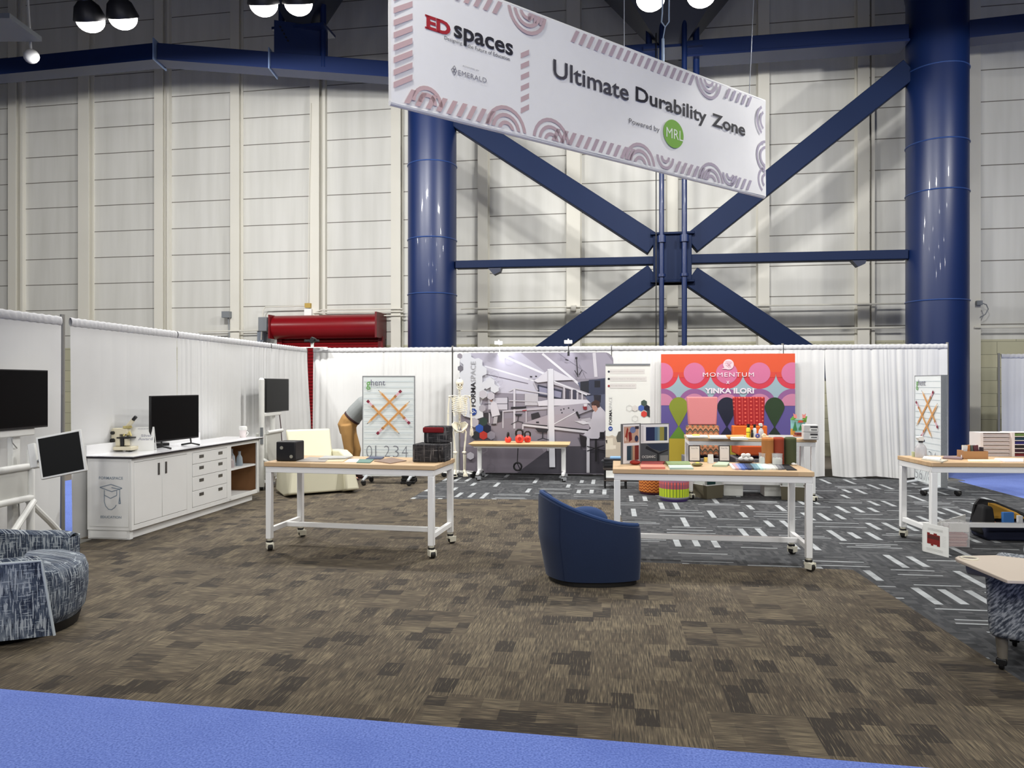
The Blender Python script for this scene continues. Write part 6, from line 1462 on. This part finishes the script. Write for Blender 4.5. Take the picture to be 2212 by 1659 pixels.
for k, (c, pts) in enumerate(A):
    m = MB(); m.prism(pts, 0.012-0.004*k, 0.0155-0.004*k); m.build('paper_leaf' if c[1] > c[0] else ('paper_tulip' if k in (7, 8) else 'paper_panel'), K(c), t, smooth=0)
q = G(1728, 944, 0.915); m = MB(); m.box(-0.06, 0.10, 0, 0.12, 0, 0.03); m.use(K((170,96,66))); 
o = m.build('brown_case', K((170,96,66)), bevel=0.004); o.location = (q.x, q.y, 0.915); tag(o, 'flat brown case below the paper tulip display', 'case')
q = G(1728, 944, 0.915); m = MB(); m.box(-0.05, 0.09, 0, 0.10, 0, 0.03); o = m.build('dark_case', K((110,40,36)), bevel=0.004); o.location = (q.x, q.y, 0.947); tag(o, 'dark red flat case on the brown one', 'case')
for k in range(2):
    q = G(1752, 950, 0.915); t = thing('desk_organiser', ('lower' if k == 0 else 'upper')+' white two-slot desk organiser in the stack at the end of the back table', 'organiser', (q.x, q.y, 0.915+0.108*k), R(-14), 'white desk organisers')
    m = MB(); m.box(-0.10, 0.10, 0, 0.22, 0, 0.105); m.build('shell', mat('white_grey_organiser', (214,212,210), 0.4), t, bevel=0.006)
    m = MB(); m.box(-0.02, 0.09, -0.004, 0.0, 0.012, 0.05); m.build('drawer_front', paper_white, t, smooth=0)
    m = MB(); m.box(0.0, 0.08, -0.006, -0.003, 0.03, 0.042); m.box(-0.01, 0.09, -0.003, 0.001, 0.066, 0.088); m.build('slot', K((50,50,54)), t, smooth=0)
book('grey mat lying on the back table behind the fabric rolls', [(1660, 944), (1735, 946), (1728, 940), (1660, 939)], 0.004, (168,166,164), group=g5, name='grey_mat')

# ================================================================ right table props
spray(1989, 988, 0.915, 0.058, 0.235, 'large white spray bottle at the left end of the right work table')
q = G(1974.5, 986.5, 0.915); m = MB(); m.lathe([(0.022, 0), (0.026, 0.05), (0.024, 0.055), (0.001, 0.056)], n=18, caps=False); o = m.build('green_pot', K((190,198,160))); o.location = (q.x, q.y, 0.915); tag(o, 'tiny pale green pot at the corner of the right work table', 'pot')
g3 = 'papers on the right work table'
book('open magazine near the corner of the right work table', [(1990, 991), (2036, 997), (2048, 993), (2000, 987)], 0.012, (206,200,184), group=g3, name='magazine')
book('white sheets lying on the open magazine', [(1993, 989), (2030, 993), (2034, 987), (1996, 985)], 0.008, (242,242,240), h=0.928, group=g3, name='paper_sheets')
book('grey catalogue left of the brown supply box', [(2036, 988), (2078, 990), (2080, 986.5), (2040, 984)], 0.018, (140,120,124), group=g3, name='catalogue')
book('cream sheet in front of the brown supply box', [(2092, 996.5), (2162, 997), (2150, 992), (2090, 992)], 0.004, (236,230,196), group=g3, name='paper_sheets')
book('pale pink folder at the right edge of the right table', [(2146, 992.5), (2170, 997), (2211, 997), (2211, 990), (2150, 989)], 0.008, (236,220,212), group=g3, name='folder')
q = G(2108, 992, 0.915); t = thing('supply_box', 'brown cardboard box filled with upright supplies on the right work table', 'box', (q.x, q.y, 0.915), R(-3))
kraft = mat('kraft_board', (176,130,88), 0.8); w = 0.128
m = MB(); m.box(-w, w, 0, 0.004, 0, 0.085); m.box(-w, w, 0.126, 0.13, 0, 0.09); m.box(-w, -w+.004, 0.004, 0.126, 0, 0.092); m.box(w-.004, w, 0.004, 0.126, 0, 0.085); m.box(-w, w, 0, 0.13, 0, 0.004); m.build('box_walls', kraft, t, smooth=0)
for k, (x, c, lean) in enumerate(((-.105, (220,220,222), -.14), (-.08, (206,186,140), .05), (-.055, (190,120,62), .1), (-.02, (226,176,120), .22), (0.01, (96,106,100), .1), (0.04, (96,52,60), .15), (0.062, (226,206,206), .32), (0.09, (60,52,60), 0))):
    m = MB(); m.beam((0, 0, 0), (-lean*0.12, 0, 0.14 if k < 7 else 0.12), 0.018, 0.05); o = m.build('sample_strip', K(c)); o.location = (q.x+x, q.y+0.045+0.006*((k*3) % 5), 0.920); tag(o, ['white strip at the left of the brown box', 'tan strip second in the brown box', 'brown strip third in the brown box', 'light orange leaning strip in the brown box', 'grey green strip in the middle of the brown box', 'maroon strip in the brown box', 'pink white leaning strip in the brown box', 'dark strip at the right of the brown box'][k], 'strip', 'strips in the brown supply box')
def rack(px0, px1, py, rows_, label, hh, front=None):
    a = G(px0, py, 0.915); w = (px1-px0)/F*a.y; t = thing('drawer_rack', label, 'rack', (a.x, a.y, 0.915), R(-3), 'drawer racks on the right work table')
    n = len(rows_); d = 0.22; m = MB(); m.box(0, 0.03, 0, d, 0, hh); m.box(w-0.02, w, 0, d, 0, hh); m.box(0.03, w-0.02, d-0.008, d, 0, hh)
    for k in range(n+1): m.box(0.03, w-0.02, 0, d-0.008, max(0, k*hh/n-0.004), k*hh/n+0.004 if k < n else hh)
    m.build('rack_frame', mat('white_rack_plastic', (236,230,228), 0.4), t, smooth=0)
    for k, c in enumerate(rows_):
        m = MB(); m.box(0.032, w-0.022, 0.012, d-0.01, k*hh/n+0.006, (k+1)*hh/n-0.012); m.build('drawer', K(c, 0.4), t, smooth=0)
rack(2118, 2184, 985.5, [(206,196,194)]*6, 'white rack with six translucent drawers on the right work table', 0.262)
rack(2186, 2275, 986.5, [(116,30,44), (52,22,50), (28,28,34), (40,40,112), (34,64,84), (116,146,78)], 'white rack with coloured trays cut by the right edge of the photo', 0.268)

# ================================================================ floor things at the right
q0, q1, q2 = G(1993.8, 1190.5), G(2048.5, 1204.5), G(2078, 1152)
t = thing('folding_sign', 'white folding sign with a red shape on the floor before the right table', 'sign', (q0.x, q0.y, 0.0), 0)
def leaf2(a, b, z1, art=None, nm='sign_panel'):
    d = Vector((b.x-a.x, b.y-a.y)); w = d.length; an = math.atan2(d.y, d.x)
    m = MB(); m.box(0, w, 0, 0.008, 0, z1); o = m.build(nm, paper_white, t, smooth=0); o.location = (a.x-q0.x, a.y-q0.y, 0); o.rotation_euler = (0, 0, an)
    if art:
        A = Art(0.0003, -0.001); art(A, w, z1); A.build('print', o)
def red_print(A, w, z):
    A.poly((132,26,24), [(w*.17, z*.70), (w*.28, z*.70), (w*.28, z*.66), (w*.43, z*.66), (w*.43, z*.71), (w*.56, z*.71), (w*.56, z*.66), (w*.68, z*.66), (w*.68, z*.28), (w*.56, z*.28), (w*.56, z*.32), (w*.42, z*.32), (w*.42, z*.27), (w*.32, z*.27), (w*.32, z*.32), (w*.17, z*.32)])
    A.rect((84,28,26), w*.19, w*.66, z*.50, z*.62)
    for k in range(7): A.rect((200,200,198), w*.76, w*.92, z*(.66-.055*k), z*(.665-.055*k))
    for k in range(3): A.rect((196,196,194), w*.2, w*.8, z*(.86-.03*k), z*(.868-.03*k)); A.rect((200,200,198), w*.15, w*.8, z*(.10+.035*k), z*(.108+.035*k))
leaf2(q0, q1, 0.295, red_print)
b0 = Vector((q0.x+0.03, q0.y+0.03, 0)); b1 = G(2086, 1158); leaf2(q0+Vector((0.01, 0.02, 0)), b1, 0.245)
q = G(2074, 1183); t = thing('sample_bin', 'clear bin of reddish samples behind the folding sign', 'bin', (q.x, q.y+0.02, 0), R(-4))
m = MB(); w = 0.11; 
for b in ((-w, w, 0, .004, 0, .26), (-w, w, .196, .2, 0, .26), (-w, -w+.004, .004, .196, 0, .26), (w-.004, w, .004, .196, 0, .26), (-w, w, 0, .2, 0, .004)): m.box(*b)
m.build('clear_wall', mat('clear_acrylic', (236,236,236), 0.1, alpha=0.25), t, smooth=0)
m = MB(); m.box(-w+.01, w-.01, -0.002, 0, 0.16, 0.25); m.build('white_label', K((222,220,216)), t, smooth=0)
rnd = random.Random(3)
for k in range(9):
    m = MB(); m.box(-0.09, 0.09, 0.012, 0.18, 0, 0.014); o = m.build('red_sample', K([(176,96,88), (196,136,124), (150,70,66), (206,160,150)][k % 4])); o.location = (q.x+rnd.uniform(-.008, .008), q.y+0.02, 0.006+0.0148*k); o.rotation_euler = (0, 0, R(-4)+rnd.uniform(-.03, .03)); tag(o, 'flat reddish sample in the pile inside the clear bin', 'sample', 'reddish samples in the clear bin')
# tool bag
q = G(2176, 1168); t = thing('tool_bag', 'open navy and black tool bag with yellow lining at the right edge', 'bag', (q.x+0.05, q.y+0.12, 0), R(-6))
nv = mat('navy_nylon', (20,26,52), 0.8, bump=0.2, bscale=30); m = MB()
m.tap((-0.26, 0.45, -0.15, 0.2), (-0.28, 0.45, -0.17, 0.22), 0.0, 0.17); m.build('bag_body', nv, t, bevel=0.03, seg=3)
m = MB(); m.add([(-0.27, 0.18, 0.16), (0.45, 0.18, 0.16), (0.30, 0.22, 0.26), (-0.05, 0.18, 0.40), (-0.20, 0.14, 0.42), (-0.27, 0.1, 0.36)], [(0,1,2,3,4,5)]); m.build('bag_flap', mat('black_nylon', (18,18,20), 0.8), t, smooth=0, solid=0.03)
m = MB(); m.add([(-0.12, 0.12, 0.20), (0.30, 0.14, 0.20), (0.2, 0.15, 0.27), (-0.04, 0.12, 0.37), (-0.12, 0.10, 0.38)], [(0,1,2,3,4)]); m.build('yellow_lining', mat('ochre_lining', (206,156,60), 0.8), t, smooth=0, solid=0.01)
m = MB(); m.tap((-0.29, -0.12, -0.1, 0.18), (-0.25, -0.14, -0.05, 0.16), 0.05, 0.36); m.build('side_pocket', _m['black_nylon'], t, bevel=0.03, seg=3)
for (x, y, z, w, h_, c, nm, lb) in ((-0.02, -0.04, 0.18, 0.12, 0.135, (62,120,190), 'blue_box', 'blue box standing in the tool bag'), (0.14, 0.0, 0.18, 0.05, 0.09, (226,228,230), 'white_cloth', 'white cloth poking out of the tool bag')):
    m = MB(); m.box(-w/2, w/2, 0, 0.04, 0, h_); o = m.build(nm, K(c), bevel=0.005); o.location = t.location+Vector((x, y-0.06, z-0.008)); tag(o, lb, nm.split('_')[1])
q2_ = G(2149, 1163); t = thing('red_bottle', 'small red bottle with orange cap beside the tool bag', 'bottle', q2_+Vector((0, 0.02, 0)))
m = MB(); m.lathe([(0.035, 0), (0.037, 0.02), (0.037, 0.13), (0.018, 0.16)], n=18); m.build('body', K((136,30,34), 0.4), t); m = MB(); m.cyl((0, 0, 0.16), (0, 0, 0.185), 0.018); m.build('cap', K((232,110,40)), t)

# ================================================================ blue lounge chair
navyf = mat('navy_wool_upholstery', (20,38,70), 0.9, bump=0.15, bscale=300, var=0.05, sheen=0.1)
navyt = mat('navy_wool_piping', (40,66,112), 0.9)
q = G(1290, 1262); t = thing('tub_chair', 'navy blue upholstered tub lounge chair seen from behind in the centre of the floor', 'chair', (0.70, 6.57, 0), 0)
# plan outline (local): the shell wraps around the back and sides; u from the near left corner
def shell_pt(u):   # u 0..1: from back-left tip round the near side to the front right
    key = [(-0.30, 0.36), (-0.43, 0.20), (-0.465, -0.02), (-0.40, -0.20), (-0.26, -0.335), (-0.05, -0.375), (0.18, -0.36), (0.36, -0.29), (0.41, -0.20), (0.42, -0.05)]
    f = u*(len(key)-1); i = min(int(f), len(key)-2); g = f-i
    p0, p1, p2, p3 = key[max(i-1, 0)], key[i], key[i+1], key[min(i+2, len(key)-1)]
    def cr(a, b, c, d): return 0.5*((2*b)+(-a+c)*g+(2*a-5*b+4*c-d)*g*g+(-a+3*b-3*c+d)*g**3)
    return Vector((cr(p0[0], p1[0], p2[0], p3[0]), cr(p0[1], p1[1], p2[1], p3[1])))
def shell_h(u):
    k = [(0, 0.60), (0.06, 0.72), (0.12, 0.775), (0.2, 0.797), (0.26, 0.798), (0.32, 0.785), (0.38, 0.76), (0.44, 0.725), (0.50, 0.685), (0.56, 0.645), (0.62, 0.608), (0.68, 0.58), (0.74, 0.562), (0.80, 0.552), (0.86, 0.545), (0.92, 0.53), (0.96, 0.505), (1.0, 0.45)]
    k = [(a, b-0.055) for a, b in k]
    for (a, b), (c, d) in zip(k, k[1:]):
        if a <= u <= c: return b+(d-b)*(u-a)/(c-a)
    return k[-1][1]
NU, NV = 60, 12; m = MB(); TH = 0.075
def outer(u, v):
    p = shell_pt(u); z = 0.045+(shell_h(u)-0.045)*v; c = 0.80+0.20*min(1, v*1.25)**0.8 if True else 1
    bulge = 1.0; 
    xk = (0.86+0.14*min(1.0, (z-0.045)/0.35)) if p.x < 0 else (0.985+0.015*math.sin(v*3.1))
    return (p.x*xk, p.y*(0.90+0.10*math.sin(min(1, v)*math.pi*0.6)), z)
def inner(u, v):
    x, y, z = outer(u, v); n = Vector((x, y)); n.normalize(); return (x-n.x*TH, y-n.y*TH, z)
m.grid(outer, NU, NV); m.grid(lambda u, v: inner(1-u, v), NU, NV)
def top(u, v):
    o_ = Vector(outer(u, 1)); i_ = Vector(inner(u, 1)); p = o_.lerp(i_, v); p.z += 0.018*math.sin(math.pi*v); return tuple(p)
m.grid(top, NU, 5)
for e in (0.0, 1.0): m.add([outer(e, k/NV) for k in range(NV+1)]+[inner(e, k/NV) for k in range(NV, -1, -1)], [tuple(range(2*NV+2)) if e == 1.0 else tuple(reversed(range(2*NV+2)))])
m.build('shell', navyf, t, fix=True, smooth=50)
m = MB(); m.tube([tuple(Vector(top(k/80, 0.35))+Vector((0, 0, 0.004))) for k in range(81)], 0.018, 8); m.build('top_edge', navyt, t)
m = MB(); m.slab([tuple(Vector(outer(k/30, 0.5)[:2])*0.80) for k in range(31)]+[(0.42, 0.30), (0.0, 0.42)], 0.06, 0.42); m.build('seat', navyf, t, bevel=0.03, seg=3, fix=True)
m = MB(); m.ell((-0.02, 0.22, 0.47), (0.20, 0.10, 0.13), 20, 12); m.build('cushion', navyt, t)
m = MB(); m.slab([tuple(Vector(outer(k/30, 0)[:2])*0.93) for k in range(31)]+[(0.36, 0.25), (0.0, 0.36)], 0.0, 0.05); m.build('base_plate', mat('black_base', (16,14,14), 0.6), t, fix=True, smooth=0)
m = MB(); m.tube([tuple(Vector(outer(0.42, v/12))*1.003) for v in range(13)], 0.0035, 6); m.build('seam', mat('navy_seam_thread', (18,34,66), 0.9), t)

# ================================================================ patterned lounge chair, left
def tweed():
    t_ = NT('blue_white_woven_fabric', 0.95); x, y, z = t_.xyz(t_.tc.outputs['Object'])
    def ln(a, b, s1, s2, seed): return t_.noise(t_.comb(t_.math('MULTIPLY', a, s1), t_.math('MULTIPLY', b, s2), seed), 1.0, 3)
    h_ = t_.math('ADD', t_.math('MULTIPLY', x, 1.0), t_.math('MULTIPLY', y, 1.3))
    v1 = ln(h_, z, 95, 9, 1.0); v2 = ln(z, h_, 120, 10, 6.0); v3 = ln(x, y, 60, 14, 3.0)
    big = t_.noise(t_.tc.outputs['Object'], 7.0, 3)
    base = t_.ramp(big, [(0.3, (34,44,64)), (0.5, (72,82,98)), (0.7, (112,120,130))])
    c = t_.mix(t_.math('MULTIPLY', t_.math('GREATER_THAN', v1, 0.56), 0.75), base, (178,184,188))
    c = t_.mix(t_.math('MULTIPLY', t_.math('GREATER_THAN', v2, 0.60), 0.75), c, (172,180,186))
    c = t_.mix(t_.math('MULTIPLY', t_.math('LESS_THAN', v1, 0.40), 0.8), c, (18,24,42))
    f = t_.noise(t_.tc.outputs['Object'], 500.0, 1); t_.color(c).bump(f, 0.3, 0.003); return t_.m
tw = tweed()
t = thing('barrel_chair', 'blue and white woven barrel lounge chair at the left edge of the foreground', 'chair', (-3.46, 5.21, 0), R(18))
m = MB()
def cush(u, v):
    a = -math.pi*0.62+u*math.pi*1.24; r = 0.43
    x = 0.06+r*math.cos(a)*0.80; y = 0.06+r*1.0*math.sin(a)
    prof = [(0.86, 0.07), (0.95, 0.12), (1.0, 0.26), (1.0, 0.38), (0.95, 0.44), (0.78, 0.47), (0.4, 0.48), (0.0, 0.475)]
    f = v*(len(prof)-1); i = min(int(f), len(prof)-2); g = f-i; k = prof[i][0]+(prof[i+1][0]-prof[i][0])*g; z = prof[i][1]+(prof[i+1][1]-prof[i][1])*g
    return (0.0+(x-0.0)*k, 0.06+(y-0.06)*k, z)
m.grid(cush, 40, 21); m.build('seat_cushion', tw, t, fix=True, smooth=60)
def arm_shell(u, v, off=0.0):
    key = [(0.25, -0.47), (-0.10, -0.50), (-0.40, -0.46), (-0.60, -0.28), (-0.66, 0.06), (-0.60, 0.38), (-0.38, 0.55), (-0.08, 0.60), (0.25, 0.56)]
    f = u*(len(key)-1); i = min(int(f), len(key)-2); g = f-i; g = g*g*(3-2*g)*0.4+g*0.6
    p = Vector(key[i]).lerp(Vector(key[i+1]), g); n = Vector((p.x+0.05, p.y-0.05)); n.normalize(); 
    hh = 0.565+0.10*max(0, math.sin(math.pi*min(1, max(0, (u-0.15)/0.75))))**1.5
    if u > 0.93: hh -= 0.03*((u-0.93)/0.07)**2
    z = 0.07+(hh-0.07)*v; return (p.x-n.x*off+(0.075*(1-v) if u < 0.1 else 0), p.y-n.y*off, z)
m = MB(); m.grid(lambda u, v: arm_shell(u, v), 48, 10); m.grid(lambda u, v: arm_shell(1-u, v, 0.10), 48, 10)
def atop(u, v): a, b = Vector(arm_shell(u, 1)), Vector(arm_shell(u, 1, 0.10)); p = a.lerp(b, v); p.z += 0.025*math.sin(math.pi*v); return tuple(p)
m.grid(atop, 48, 5)
for e in (0.0, 1.0): m.add([arm_shell(e, k/10) for k in range(11)]+[arm_shell(e, k/10, 0.10) for k in range(10, -1, -1)], [tuple(range(22))])
m.build('arm_and_back', tw, t, fix=True, smooth=50)
m = MB(); m.tube([tuple(Vector(arm_shell(0.0, k/10, -0.003))) for k in range(11)]+[tuple(Vector(atop(k/30, 0.0))) for k in range(1, 31)], 0.009, 8); m.build('piping', mat('pale_welt_cord', (178,186,190), 0.8), t)
m = MB(); m.lathe([(0.40, 0), (0.42, 0.07)], c=(-0.06, 0.06, 0), n=32); m.build('swivel_base', mat('black_base', (16,14,14), 0.6), t)

# ================================================================ tablet arm chair, right
def fleck():
    t_ = NT('grey_flecked_fabric', 0.95); x, y, z = t_.xyz(t_.tc.outputs['Object'])
    a = t_.noise(t_.comb(t_.math('MULTIPLY', t_.math('ADD', x, y), 45), t_.math('MULTIPLY', t_.math('SUBTRACT', z, x), 62), t_.math('MULTIPLY', y, 45)), 1.0, 4)
    t_.color(t_.ramp(a, [(0.38, (62,68,80)), (0.5, (118,124,132)), (0.62, (180,184,188))])); return t_.m
fl_m = fleck()
q = G(2157, 1446); TR = R(-38); t = thing('tablet_chair', 'grey flecked lounge chair with beige writing tablet at the right edge', 'chair', (q.x-0.02, q.y, 0), TR)
m = MB(); m.tap((-0.03, 0.20, -0.05, 0.62), (-0.05, 0.20, -0.08, 0.62), 0.20, 0.60); m.build('side_panel', fl_m, t, bevel=0.04, seg=3)
m = MB(); m.tap((0.20, 0.85, -0.10, 0.60), (0.18, 0.85, -0.06, 0.60), 0.19, 0.52); m.build('seat', fl_m, t, bevel=0.10, seg=4)
m = MB(); m.ell((0.34, 0.66, 0.62), (0.24, 0.14, 0.15), 24, 12); m.build('back_cushion', mat('pale_flecked_fabric', (200,204,208), 0.9, bump=0.2, bscale=40, var=0.25, vscale=30), t)
for x, y in ((0.03, 0.03), (0.80, 0.0), (0.06, 0.56), (0.8, 0.56)):
    m = MB(); m.tube([(x, y, 0.20), (x+0.005, y, 0.055)], [0.034, 0.026], 12); g_ = m.build('leg', mat('taupe_leg', (112,106,96), 0.5), t)
    m = MB(); m.cyl((x-0.014, y, 0.03), (x+0.014, y, 0.03), 0.03, n=18); m.box(x-0.028, x+0.028, y-0.03, y+0.02, 0.03, 0.07); m.build('caster', black_pl, t, bevel=0.006)
HT = 0.66; ox, oy = t.location.x, t.location.y
pts = [G(a, b, HT) for a, b in ((2063, 1204), (2070, 1200.5), (2086, 1200), (2150, 1199), (2215, 1206), (2340, 1218), (2360, 1262), (2240, 1255), (2176, 1253), (2166, 1249), (2068, 1208))]
c_, s_ = math.cos(-TR), math.sin(-TR)
m = MB(); m.slab([((p.x-ox)*c_-(p.y-oy)*s_, (p.x-ox)*s_+(p.y-oy)*c_) for p in pts], HT-0.02-0, HT); m.build('writing_tablet', mat('beige_laminate', (206,192,176), 0.5), t, bevel=0.004, fix=True)
p = G(2094, 1206.5, HT); lx, lz = (p.x-ox)*c_-(p.y-oy)*s_, (p.x-ox)*s_+(p.y-oy)*c_
m = MB(); m.tube([(lx+0.045*math.cos(a), lz+0.045*math.sin(a), HT+0.002) for a in [k*math.pi/12 for k in range(24)]], 0.006, 6, closed=True); m.build('cup_ring', mat('cream_ring', (232,226,206), 0.4), t)
m = MB(); m.cyl((lx, lz, HT+0.0005), (lx, lz, HT+0.002), 0.040, n=24); m.build('cup_well', mat('grey_cup_well', (118,110,100), 0.6), t)
m = MB(); m.tube([(lx+0.0, lz+0.02, HT-0.05), (lx+0.12, lz-0.02, HT-0.05)], [0.05, 0.045], 14); m.tube([(lx+0.12, lz-0.02, HT-0.05), (0.1, 0.2, HT-0.08), (0.12, 0.3, 0.45)], 0.022, 10); m.build('tablet_pivot', mat('grey_pivot', (120,122,128), 0.5), t)
